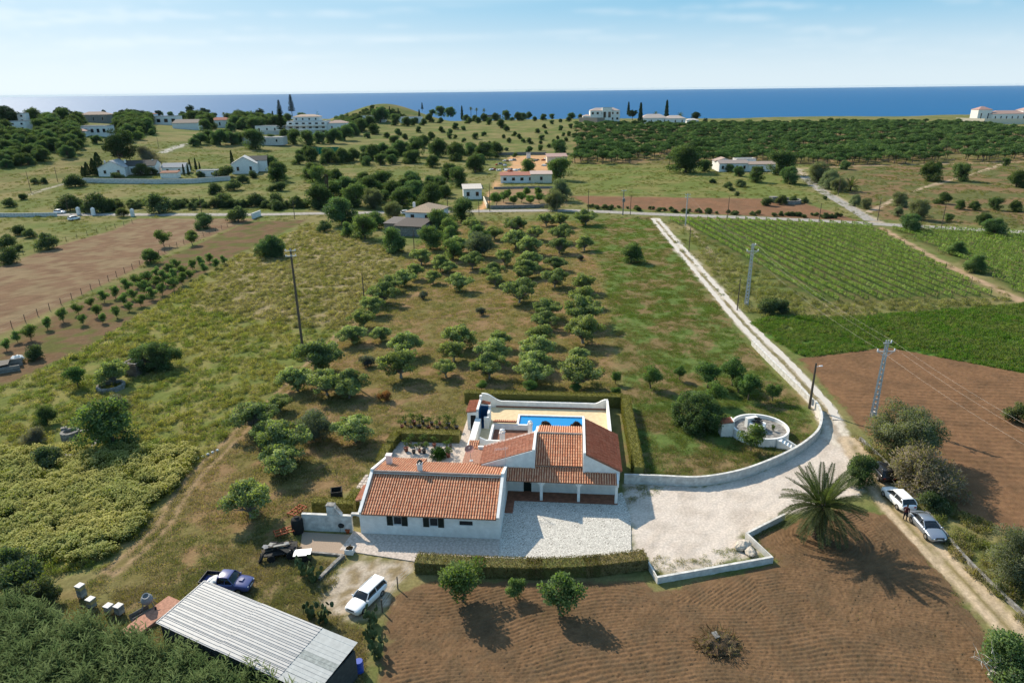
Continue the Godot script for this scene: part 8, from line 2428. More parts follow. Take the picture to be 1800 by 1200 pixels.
	mb.box(Vector3.ZERO, Vector3(0.4, 0.05, 0.5), Basis(Vector3.RIGHT, 0.2), 0.01)
	part("board", mb, M.concrete, bo)
	# bleached branches by the track
	var db := thing("dead_branches", "bleached bare branches at the lower right corner", "branches", g3(Vector2(30.79, -33.71)))
	mb = MB.new()
	for k in 7:
		var a0 := Vector3(r.randf_range(-0.3, 0.3), -0.1, r.randf_range(-0.3, 0.3))
		var b0 := Vector3(r.randf_range(-1.4, 1.8), r.randf_range(1.0, 2.3), r.randf_range(-0.9, 0.9))
		limb(mb, r, a0, b0, 0.06, 0.012, 0.2)
		for q in 4:
			var m0 := a0.lerp(b0, r.randf_range(0.4, 0.9))
			limb(mb, r, m0, m0 + rand_dir(r) * 0.7 + Vector3(0, 0.3, 0), 0.025, 0.006, 0.2)
	part("wood", mb, M.bleached, db)
	# soakaway patch and small markers on the path
	for i in 5:
		var q := Vector2(-31.75, -64.78) + Vector2(-0.35, 0.42) * i
		var o := thing("white_stone", "white marker stone on the orchard path, %s in the line" % ordinal(i + 1), "stone", g3(q), 0.3 * i, "white marker stones")
		part("stone", blob(Vector3(0, 0.06, 0), Vector3(0.17, 0.12, 0.14), 30 + i, 0.4, 6), M.white, o)

func slab_grid() -> ArrayMesh:
	var mb := MB.new()
	for i in 6:
		for j in 7:
			if (i * 3 + j * 5) % 11 == 0: continue
			mb.box(Vector3(i * 0.36 + 0.1 * (j * 0.5), 0.03, -j * 0.5), Vector3(0.32, 0.06, 0.44), Basis.IDENTITY, 0.01)
	return mb.mesh(M.paving)

func brick_box(root: Node3D, s: Vector3, th: float, sd: int) -> void:
	# four walls laid in large grey-brown blocks
	var r := RandomNumberGenerator.new()
	r.seed = sd
	var bl := 0.45
	var bh := 0.2
	var rows := int(s.y / bh)
	for j in rows:
		for w in 4:
			var ln: float = s.x if w < 2 else s.z - th * 2.0
			var n := maxi(2, int(ln / bl))
			for i in n:
				var t := (i + 0.5) / n - 0.5
				var p := Vector3(t * ln, (j + 0.5) * bh, (s.z - th) * (0.5 if w == 0 else -0.5)) if w < 2 else Vector3((s.x - th) * (0.5 if w == 2 else -0.5), (j + 0.5) * bh, t * ln)
				var sz := Vector3(ln / n - 0.012, bh - 0.012, th - r.randf() * 0.02) if w < 2 else Vector3(th - r.randf() * 0.02, bh - 0.012, ln / n - 0.012)
				var mb := MB.new()
				mb.col = Color(0.20, 0.165, 0.14) * r.randf_range(0.75, 1.3)
				mb.box(p, sz, Basis.IDENTITY, 0.01)
				part("block", mb, M.brick, root)

func field_relics() -> void:
	var b := thing("block_tank", "square open tank of grey brown blocks in the weedy field", "water tank", g3(Vector2(-51.67, -86.46)), -0.25)
	brick_box(b, Vector3(2.1, 1.8, 1.7), 0.22, 1)
	var rim := MB.new()
	for q in [[0, 0.76, 2.16, 0.26], [0, -0.76, 2.16, 0.26], [0.96, 0, 0.26, 1.24], [-0.96, 0, 0.26, 1.24]]:
		rim.box(Vector3(q[0], 1.83, q[1]), Vector3(q[2], 0.06, q[3]))
	part("rim", rim, M.concrete, b)
	var ba := thing("stone_basin", "low round stone basin in the weedy field", "basin", g3(Vector2(-52.43, -81.73)))
	var mb := MB.new()
	mb.lathe(Vector3.ZERO, [[1.75, -0.2], [1.7, 0.55], [1.45, 0.55], [1.42, 0.1]], 10)
	part("wall", mb, M.concrete, ba)
	var wl := thing("old_well", "old stone well with broken rim under the spreading tree", "well", g3(Vector2(-49.60, -68.28)))
	mb = MB.new()
	mb.lathe(Vector3.ZERO, [[1.0, -0.2], [0.95, 0.75], [0.62, 0.78], [0.6, 0.2]], 14)
	mb.box(Vector3(-0.9, 0.5, -0.5), Vector3(0.6, 0.9, 0.5), Basis(Vector3.UP, 0.4))
	mb.box(Vector3(1.2, 0.45, -0.6), Vector3(1.4, 0.16, 0.4), Basis(Vector3.UP, 0.2))
	part("wall", mb, M.concrete, wl)
	mb = MB.new()
	mb.tube([Vector3(-0.7, 0.7, -0.4), Vector3(-0.6, 1.25, -0.3)], [0.05, 0.04], 5)
	part("stump", mb, M.dark, wl)
	lone_wall("stone_wall", "curved low stone wall below the spreading tree", smooth_line(PackedVector2Array([Vector2(-48.90, -64.20), Vector2(-46.62, -63.43), Vector2(-45.53, -64.13), Vector2(-45.46, -65.60), Vector2(-45.90, -67.14)]), 0.6), [0.45], 0.35, M.concrete)
	var ru := thing("ruined_shed", "low ruined walls at the left edge of the field", "ruin", g3(Vector2(-70.99, -88.45)), 0.5)
	mb = MB.new()
	mb.box(Vector3(0.2, 0.5, -1.1), Vector3(3.6, 1.1, 0.25))
	mb.box(Vector3(0.2, 0.35, 1.1), Vector3(3.4, 0.8, 0.25))
	mb.box(Vector3(-1.6, 0.6, 0), Vector3(0.25, 1.3, 2.0))
	part("wall", mb, M.concrete, ru)
	mb = MB.new()
	mb.box(Vector3(-0.4, 1.0, 0), Vector3(2.2, 0.06, 2.2), Basis(Vector3.BACK, 0.08))
	part("sheet", mb, M.dark, ru)
	var tp := thing("white_tarpaulin", "white tarpaulin bundle on the ruined walls", "tarpaulin", g3(Vector2(-71.09, -91.43)))
	part("bundle", blob(Vector3(0, 0.6, 0), Vector3(0.8, 0.45, 0.6), 44, 0.6), M.white, tp)
	# wire fence along the brown field
	fence("wire_fence", "wire fence on wooden posts along the bare brown field", PackedVector2Array([Vector2(-82.60, -100.33), Vector2(-82.54, -110.99), Vector2(-82.46, -123.86), Vector2(-82.88, -140.66), Vector2(-82.91, -152.85), Vector2(-83.78, -165.89), Vector2(-82.32, -182.50), Vector2(-79.86, -204.29)]), 3.2, 1.25)
	fence("wire_fence", "wire fence along the hedge line left of the brown field", PackedVector2Array([Vector2(-118.00, -162.60), Vector2(-116.94, -174.18), Vector2(-114.79, -185.75), Vector2(-112.19, -202.35)]), 3.6, 1.2)
	fence("wire_fence", "thin fence beside the drive and cactus", PackedVector2Array([Vector2(-7.74, -45.09), Vector2(-8.51, -44.09), Vector2(-9.32, -42.16), Vector2(-9.79, -40.36)]), 2.2, 1.1)

func fence(called: String, label: String, pl: PackedVector2Array, gap: float, hh: float) -> void:
	var root := thing(called, label, "fence", g3(pl[0]))
	var c := Curve2D.new()
	for p in pl: c.add_point(p)
	var n := int(c.get_baked_length() / gap)
	var post := MB.new()
	post.box(Vector3(0, hh * 0.5 - 0.1, 0), Vector3(0.08, hh + 0.2, 0.08))
	var pm := post.mesh(M.wood)
	var prev := Vector3.ZERO
	var wires := MB.new()
	for i in n + 1:
		var q := g3(c.sample_baked(c.get_baked_length() * i / n)) - root.position
		var o := piece("post", pm, root)
		o.position = q
		if i > 0:
			for k in 3:
				var y := hh * (0.35 + 0.28 * k)
				wires.tube([prev + Vector3(0, y, 0), q + Vector3(0, y, 0)], [0.006, 0.006], 3, false)
		prev = q
	part("wires", wires, M.steel, root)

# one standing figure: capsules joined by a smooth minimum, meshed as surface nets
func person() -> void:
	var at := g3(Vector2(34.49, -50.91))
	var o := thing("person", "person in dark red top and dark trousers standing between the cars", "person", at, 2.2)
	o.scale = Vector3.ONE * 0.9
	var bones: Array = [
		[Vector3(0, 1.62, 0.02), Vector3(0, 1.70, 0.02), 0.085, 0.085], [Vector3(0, 1.46, 0), Vector3(0, 1.58, 0.01), 0.055, 0.05],
		[Vector3(-0.12, 1.38, 0), Vector3(0.12, 1.38, 0), 0.10, 0.10], [Vector3(0, 1.36, 0), Vector3(0, 1.08, 0), 0.14, 0.12], [Vector3(0, 1.08, 0), Vector3(0, 0.95, 0), 0.12, 0.14], [Vector3(-0.07, 0.93, 0), Vector3(0.07, 0.93, 0), 0.12, 0.12],
		[Vector3(-0.10, 0.9, 0), Vector3(-0.12, 0.48, 0.02), 0.095, 0.065], [Vector3(-0.12, 0.48, 0.02), Vector3(-0.13, 0.09, -0.02), 0.062, 0.045], [Vector3(-0.13, 0.05, -0.03), Vector3(-0.15, 0.035, 0.15), 0.045, 0.035],
		[Vector3(0.10, 0.9, 0), Vector3(0.13, 0.48, 0.0), 0.095, 0.065], [Vector3(0.13, 0.48, 0.0), Vector3(0.14, 0.09, -0.04), 0.062, 0.045], [Vector3(0.14, 0.05, -0.05), Vector3(0.17, 0.035, 0.12), 0.045, 0.035],
		[Vector3(-0.19, 1.37, 0), Vector3(-0.25, 1.10, 0.0), 0.058, 0.045], [Vector3(-0.25, 1.10, 0.0), Vector3(-0.2, 0.93, 0.18), 0.044, 0.034], [Vector3(-0.2, 0.93, 0.18), Vector3(-0.18, 0.9, 0.27), 0.036, 0.022],
		[Vector3(0.19, 1.37, 0), Vector3(0.26, 1.10, -0.02), 0.058, 0.045], [Vector3(0.26, 1.10, -0.02), Vector3(0.22, 0.90, 0.14), 0.044, 0.034], [Vector3(0.22, 0.90, 0.14), Vector3(0.2, 0.87, 0.23), 0.036, 0.022]]
	var cs := 0.028
	var lo := Vector3(-0.40, -0.04, -0.22)
	var nx := 29
	var ny := 67
	var nzz := 21
	var f := PackedFloat32Array()
	f.resize(nx * ny * nzz)
	for k in nzz:
		for j in ny:
			for i in nx:
				var p := lo + Vector3(i, j, k) * cs
				var d := 1.0
				for b in bones:
					var a: Vector3 = b[0]
					var e: Vector3 = b[1] - a
					var t := clampf((p - a).dot(e) / e.length_squared(), 0, 1)
					var q := p.distance_to(a + e * t) - lerpf(b[2], b[3], t)
					if q < 0.4:
						var h := clampf(0.5 + 0.5 * (d - q) / 0.035, 0, 1)
						d = lerpf(d, q, h) - 0.035 * h * (1.0 - h)
				f[(k * ny + j) * nx + i] = d
	var id := PackedInt32Array()
	id.resize(nx * ny * nzz); id.fill(-1)
	var v := PackedVector3Array()
	var c := PackedColorArray()
	var ix := PackedInt32Array()
	for k in nzz - 1:
		for j in ny - 1:
			for i in nx - 1:
				var s := Vector3.ZERO
				var cnt := 0
				for e in [[0, 1], [2, 3], [4, 5], [6, 7], [0, 2], [1, 3], [4, 6], [5, 7], [0, 4], [1, 5], [2, 6], [3, 7]]:
					var pa := Vector3i(e[0] & 1, (e[0] >> 1) & 1, (e[0] >> 2) & 1)
					var pb := Vector3i(e[1] & 1, (e[1] >> 1) & 1, (e[1] >> 2) & 1)
					var da := f[((k + pa.z) * ny + j + pa.y) * nx + i + pa.x]
					var db := f[((k + pb.z) * ny + j + pb.y) * nx + i + pb.x]
					if (da < 0) != (db < 0):
						s += Vector3(pa).lerp(Vector3(pb), da / (da - db)); cnt += 1
				if cnt > 0:
					var p := lo + (Vector3(i, j, k) + s / cnt) * cs
					id[(k * ny + j) * nx + i] = v.size()
					v.push_back(p)
					var col := Color(0.012, 0.013, 0.02)
					if p.y > 0.96: col = Color(0.055, 0.012, 0.014)
					if p.y > 1.53 or (p.z > 0.2 and p.y > 0.7): col = Color(0.38, 0.22, 0.15)
					if p.y > 1.72 or (p.y > 1.6 and p.z < 0.0): col = Color(0.02, 0.014, 0.01)
					if p.y < 0.08: col = Color(0.02, 0.02, 0.02)
					c.push_back(col)
	for k in range(1, nzz - 1):
		for j in range(1, ny - 1):
			for i in range(1, nx - 1):
				var b := (k * ny + j) * nx + i
				for ax in 3:
					var st: int = [1, nx, nx * ny][ax]
					if (f[b] < 0) == (f[b + st] < 0): continue
					var s1: int = [nx, nx * ny, 1][ax]
					var s2: int = [nx * ny, 1, nx][ax]
					var q := [id[b], id[b - s1], id[b - s1 - s2], id[b - s2]]
					if q[0] < 0 or q[1] < 0 or q[2] < 0 or q[3] < 0: continue
					if f[b] < 0: ix.append_array([q[0], q[2], q[1], q[0], q[3], q[2]])
					else: ix.append_array([q[0], q[1], q[2], q[0], q[2], q[3]])
	var n := PackedVector3Array()
	n.resize(v.size())
	for i in range(0, ix.size(), 3):
		var w := (v[ix[i + 2]] - v[ix[i]]).cross(v[ix[i + 1]] - v[ix[i]])
		n[ix[i]] += w; n[ix[i + 1]] += w; n[ix[i + 2]] += w
	for i in n.size(): n[i] = n[i].normalized()
	piece("body", grid_mesh(v, n, c, ix, M.vc), o)

# ---------------------------------------------------------------- poles and wires
func concrete_pole(label: String, p: Vector2, hh: float, turn: float) -> Node3D:
	var o := thing("power_pole", label, "power pole", g3(p), turn)
	var mb := MB.new()
	# two flanges with rungs between, tapering
	for s in [-1.0, 1.0]:
		mb.tube([Vector3(s * 0.26, -0.3, 0), Vector3(s * 0.13, hh, 0)], [0.15, 0.10], 4)
	var y := 0.4
	while y < hh:
		var t := y / hh
		mb.box(Vector3(0, y, 0), Vector3(lerpf(0.40, 0.2, t), 0.24, 0.10))
		y += 0.62
	mb.box(Vector3(0, 0.3, 0), Vector3(0.6, 0.8, 0.34))
	part("shaft", mb, M.paleconcrete, o)
	mb = MB.new()
	mb.box(Vector3(0, hh - 1.3, 0.1), Vector3(2.0, 0.1, 0.1))
	mb.box(Vector3(0, hh - 0.3, 0.1), Vector3(0.9, 0.1, 0.1))
	mb.tube([Vector3(-0.9, hh - 1.3, 0.1), Vector3(0, hh - 2.0, 0.1)], [0.03, 0.03], 4)
	mb.tube([Vector3(0.9, hh - 1.3, 0.1), Vector3(0, hh - 2.0, 0.1)], [0.03, 0.03], 4)
	part("crossarm", mb, M.steel, o)
	for q in [[-0.95, hh - 1.25], [0.95, hh - 1.25], [0.4, hh - 0.25]]:
		mb = MB.new()
		mb.lathe(Vector3(q[0], q[1], 0.1), [[0.04, 0.0], [0.09, 0.04], [0.05, 0.1], [0.09, 0.14], [0.05, 0.2], [0.08, 0.24], [0.0, 0.32]], 8)
		part("insulator", mb, M.lamp, o)
	return o

func wood_pole(called: String, label: String, p: Vector2, hh: float, r0: float, arms: int, m: Material) -> Node3D:
	var o := thing(called, label, "pole", g3(p), 0.15)
	var mb := MB.new()
	mb.tube([Vector3(0, -0.3, 0), Vector3(0, hh * 0.5, 0), Vector3(0.0, hh, 0)], [r0, r0 * 0.85, r0 * 0.65], 8)
	part("shaft", mb, m, o)
	for k in arms:
		mb = MB.new()
		mb.box(Vector3(0, hh - 0.35 - 0.75 * k, 0.1), Vector3(1.5, 0.1, 0.1))
		part("crossarm", mb, M.steel, o)
		for s in [-0.65, 0.0, 0.65]:
			mb = MB.new()
			mb.lathe(Vector3(s, hh - 0.3 - 0.75 * k, 0.1), [[0.03, 0.0], [0.07, 0.05], [0.04, 0.1], [0.07, 0.16], [0.0, 0.24]], 8)
			part("insulator", mb, M.lamp, o)
	return o

func wire(label: String, a: Vector3, b: Vector3, sag: float) -> void:
	var mb := MB.new()
	var pts: Array = []
	var rad: Array = []
	for i in 17:
		var t := i / 16.0
		pts.append(a.lerp(b, t) - Vector3(0, sag * 4.0 * t * (1.0 - t), 0))
		rad.append(0.006)
	mb.tube(pts, rad, 4, false)
	whole("power_line", mb, M.wire, label, "power line", "overhead power lines")

func make_poles() -> void:
	M.paleconcrete = mat(lc(0.66, 0.64, 0.60), 0.9, {"tex": M.mid, "scale": 0.5})
	M.wire = mat(lc(0.22, 0.21, 0.20), 0.5, {"metal": 0.3})
	M.bleached = mat(lc(0.5, 0.46, 0.4), 0.9)
	var a := Vector2(41.69, -70.90)
	var b := Vector2(41.08, -114.05)
	var ha := 9.47
	var hb := 11.09
	var turn := atan2((b - a).x, (b - a).y) + PI
	concrete_pole("pale concrete power pole rising beside the big olive tree", a, ha, turn)
	concrete_pole("pale concrete power pole at the corner of the vineyard", b, hb, turn)
	var bs := Basis(Vector3.UP, turn)
	var off := bs * Vector3(0, 0, 0.1)
	var beyond := Vector2(47.38, -35.45)
	var far := Vector2(48.68, -189.33)
	var names := ["left", "right", "top"]
	var offs := [[-0.95, -0.95], [0.95, -0.95], [0.4, 0.05]]
	for k in 3:
		var d: Vector3 = bs * Vector3(offs[k][0], 0, 0.1)
		var pa := g3(a, ha + offs[k][1]) + d
		var pb := g3(b, hb + offs[k][1]) + d
		wire("%s power line between the two concrete poles" % names[k], pa, pb, 0.9)
		wire("%s power line running out over the red ploughed field" % names[k], pa, g3(beyond, ha - 1.0 + offs[k][1]) + d, 1.0)
		wire("%s power line from the vineyard pole towards the road" % names[k], pb, g3(far, 8.76 - 0.5) + d * 0.6, 1.2)
	wood_pole("power_pole", "tall grey pole at the junction of lane and road", far, 8.76, 0.2, 2, M.paleconcrete)
	wood_pole("wooden_pole", "tall wooden power pole standing in the weedy field", Vector2(-30.60, -93.30), 15.73, 0.2, 2, M.wood)
	var lp := wood_pole("lamp_pole", "wooden pole with street lamp at the bend of the lane", Vector2(35.38, -73.47), 5.78, 0.16, 0, M.wood)
	var hh := 5.78
	var mb := MB.new()
	mb.tube([Vector3(0, hh - 0.5, 0), Vector3(0.5, hh - 0.35, 0.1)], [0.03, 0.025], 5)
	mb.box(Vector3(0.6, hh - 0.36, 0.12), Vector3(0.4, 0.1, 0.18), Basis.IDENTITY, 0.03)
	part("lamp", mb, M.lamp, lp)
	wood_pole("power_pole", "road pole with transformer at the lane junction", Vector2(33.99, -206.83), 7.63, 0.2, 1, M.concrete)
	var tf := thing("transformer", "grey transformer box mounted on the road pole", "transformer", g3(Vector2(33.99, -206.83), 7.63 - 3.6) + Vector3(0, 0, 0.45))
	mb = MB.new()
	mb.box(Vector3(0, 0.5, 0), Vector3(0.8, 1.0, 0.5), Basis.IDENTITY, 0.05)
	part("case", mb, M.concrete, tf)
	mb = MB.new()
	for k in 3: mb.lathe(Vector3(-0.25 + 0.25 * k, 1.0, 0), [[0.03, 0.0], [0.06, 0.06], [0.03, 0.1], [0.06, 0.16], [0.0, 0.22]], 8)
	part("bushings", mb, M.lamp, tf)
	# thin posts: base pixel column, foot, top
	var thin: Array = [
		[Vector2(-27.04, -120.19), 5.15, "thin dark post at the edge of the orchard"],
		[Vector2(38.80, -111.84), 5.55, "thin post beside the vineyard pole"],
		[Vector2(41.49, -156.37), 5.73, "thin post beside the lane at the vineyard"],
		[Vector2(-23.25, -161.53), 5.08, "thin post in front of the roadside house"],
		[Vector2(24.24, -213.64), 6.64, "thin roadside post before the red soil strip"],
		[Vector2(36.21, -206.68), 5.95, "thin post right of the transformer pole"],
		[Vector2(63.34, -199.11), 6.24, "thin roadside post above the vineyard"],
		[Vector2(87.10, -192.13), 5.26, "thin roadside post right of the vineyard top"],
		[Vector2(104.44, -193.70), 6.24, "pale post at the road fork"],
		[Vector2(114.66, -180.39), 6.31, "thin post beyond the road fork"],
		[Vector2(115.70, -243.23), 6.28, "post among the palms of the branch road"],
		[Vector2(-96.79, -214.99), 6.34, "roadside post near the white wall end"],
		[Vector2(-142.49, -221.27), 5.25, "roadside post near the white gateposts"],
		[Vector2(-182.38, -263.94), 8.02, "leaning post in the sloping field"],
		[Vector2(-187.05, -288.18), 6.18, "thin post in the sloping field"],
		[Vector2(-193.67, -390.84), 6.63, "post beside the pale access lane"],
		[Vector2(-6.51, -215.71), 8.79, "post at the corner of the walled plot"],
		[Vector2(14.52, -214.30), 4.57, "post at the right end of the walled plot"],
		[Vector2(-9.66, -209.70), 4.49, "post at the entrance of the orange yard"],
		[Vector2(-19.83, -216.59), 4.80, "post behind the roadside house"],
		[Vector2(-65.14, -206.27), 5.95, "post where road and ploughed strip meet"],
		[Vector2(175.98, -371.72), 4.94, "pale post among the grove edge pines"],
		[Vector2(219.75, -354.32), 9.40, "second pale post among the grove edge pines"]]
	for t in thin: wood_pole("utility_post", t[2], t[0], t[1], 0.11, 0, M.wood)
	# line along the road
	for w in [[0, 0]]:
		wire("overhead line along the road right of the junction", g3(Vector2(33.99, -206.83), 7.63), g3(far, 8.76), 0.8)

# ---------------------------------------------------------------- far buildings
# walls, roof, windows with panes; local x along the front, z towards the viewer
func villa(called: String, label: String, at: Vector2, turn: float, w: float, d: float, h: float, roof: String, o := {}) -> Node3D:
	var root := thing(called, label, o.get("cat", "house"), g3(at), turn)
	var base := ground(at.x, at.y)
	var wm: Material = o.get("wall", M.white)
	var mb := MB.new()
	mb.box(Vector3(0, h * 0.5 - 0.5, 0), Vector3(w, h + 1.0, d))
	part("wall", mb, wm, root)
	villa_roof(root, Vector3(0, h, 0), w, d, roof, o)
	var n: int = o.get("win", 3)
	var floors: int = o.get("floors", 1)
	for f in floors:
		var y0 := h / floors * f
		for i in n:
			var x := w * ((i + 0.5) / n - 0.5)
			villa_window(root, Vector3(x, y0 + h / floors * 0.52, d * 0.5), o.get("ww", 1.1), h / floors * 0.42)
	built_spots.append([at, maxf(w, d) * 0.62])
	built_spots.append([at + at.normalized() * -maxf(w, d) * 0.8, maxf(w, d) * 0.55])
	return root

func villa_window(root: Node3D, p: Vector3, w: float, h: float) -> void:
	var mb := MB.new()
	for q in [[0, h * 0.5, w + 0.12, 0.07], [0, -h * 0.5, w + 0.2, 0.09], [-w * 0.5, 0, 0.07, h], [w * 0.5, 0, 0.07, h]]:
		mb.box(p + Vector3(q[0], q[1], 0.03), Vector3(q[2], q[3], 0.1))
	var wn := part("window", mb, M.frame, root)
	var g := MB.new()
	g.box(p + Vector3(0, 0, 0.012), Vector3(w - 0.06, h - 0.06, 0.02))
	part("pane", g, M.glass, wn)

func villa_roof(root: Node3D, o: Vector3, w: float, d: float, kind: String, opt := {}) -> void:
	var mb := MB.new()
	mb.col = opt.get("rc", Color(0.42, 0.22, 0.14))
	var e := 0.3
	var rh: float = opt.get("rh", d * 0.2)
	var x := w * 0.5 + e
	var z := d * 0.5 + e
	var y := o.y
	var t := Vector3(0, 0.12, 0)
	if kind == "gable_x":      # ridge along x
		for s in [-1.0, 1.0]:
			slab(mb, [Vector3(-x, y - 0.05, s * z), Vector3(x, y - 0.05, s * z), Vector3(x, y + rh, 0), Vector3(-x, y + rh, 0)], t)
		var gb := MB.new()
		for s in [-1.0, 1.0]: slab(gb, [Vector3(s * w * 0.5, y, -d * 0.5), Vector3(s * w * 0.5, y, d * 0.5), Vector3(s * w * 0.5, y + rh - 0.05, 0)], Vector3(-s * 0.2, 0, 0))
		part("gable", gb, opt.get("wall", M.white), root)
	elif kind == "gable_z":
		for s in [-1.0, 1.0]:
			slab(mb, [Vector3(s * x, y - 0.05, -z), Vector3(s * x, y - 0.05, z), Vector3(0, y + rh, z), Vector3(0, y + rh, -z)], t)
		var gb := MB.new()
		for s in [-1.0, 1.0]: slab(gb, [Vector3(-w * 0.5, y, s * d * 0.5), Vector3(w * 0.5, y, s * d * 0.5), Vector3(0, y + rh - 0.05, s * d * 0.5)], Vector3(0, 0, -s * 0.2))
		part("gable", gb, opt.get("wall", M.white), root)
	elif kind == "hip":
		var k := minf(x, z)
		var a := Vector3(-x + k * 0.98, y + rh, 0) if x >= z else Vector3(0, y + rh, -z + k * 0.98)
		var b := Vector3(x - k * 0.98, y + rh, 0) if x >= z else Vector3(0, y + rh, z - k * 0.98)
		var c := [Vector3(-x, y, -z), Vector3(x, y, -z), Vector3(x, y, z), Vector3(-x, y, z)]
		if x >= z:
			mb.quad(c[3], c[2], b, a); mb.quad(c[1], c[0], a, b); mb.tri(c[2], c[1], b); mb.tri(c[0], c[3], a)
		else:
			mb.quad(c[0], c[3], b, a); mb.quad(c[2], c[1], a, b); mb.tri(c[1], c[0], a); mb.tri(c[3], c[2], b)
		mb.box(Vector3(0, y - 0.06, 0), Vector3(x * 2, 0.12, z * 2))
	elif kind == "mono":
		slab(mb, [Vector3(-x, y - 0.02, z), Vector3(x, y - 0.02, z), Vector3(x, y + rh, -z), Vector3(-x, y + rh, -z)], t)
	else:
		mb.col = opt.get("rc", Color(0.55, 0.53, 0.5))
		mb.box(Vector3(0, y + 0.04, 0), Vector3(w - 0.3, 0.1, d - 0.3))
		for q in [[0, d * 0.5 - 0.07, w + 0.04, 0.2], [0, -d * 0.5 + 0.07, w + 0.04, 0.2]]:
			mb.box(Vector3(q[0], y + 0.15, q[1]), Vector3(q[2], 0.4, q[3]))
		for s in [-1.0, 1.0]: mb.box(Vector3(s * (w * 0.5 - 0.07), y + 0.15, 0), Vector3(0.2, 0.395, d - 0.3))
	var rf := part("roof", mb, M.vcm, root)
	for q in opt.get("chim", []):
		var cb := MB.new()
		cb.box(Vector3(q[0], y + rh * 0.5 + 0.6, q[1]), Vector3(0.6, 1.4, 0.6), Basis.IDENTITY, 0.03)
		part("chimney", cb, M.white, rf)

func add_block(root: Node3D, o: Vector3, w: float, d: float, h: float, roof: String, opt := {}) -> void:
	var mb := MB.new()
	mb.box(o + Vector3(0, h * 0.5, 0), Vector3(w, h, d))
	part("wall", mb, opt.get("wall", M.white), root)
	var sub := Node3D.new()
	var before := root.get_child_count()
	villa_roof(root, Vector3(0, h, 0), w, d, roof, opt)
	for i in range(before, root.get_child_count()):
		(root.get_child(i) as Node3D).position += o
	sub.free()
	var n: int = opt.get("win", 0)
	for i in n:
		villa_window(root, o + Vector3(w * ((i + 0.5) / n - 0.5), h * 0.5, d * 0.5), opt.get("ww", 1.1), h * 0.42)

func plain_wall(label: String, pl: PackedVector2Array, h: float, m: Material) -> void:
	lone_wall("garden_wall", label, pl, [h], 0.3, m)

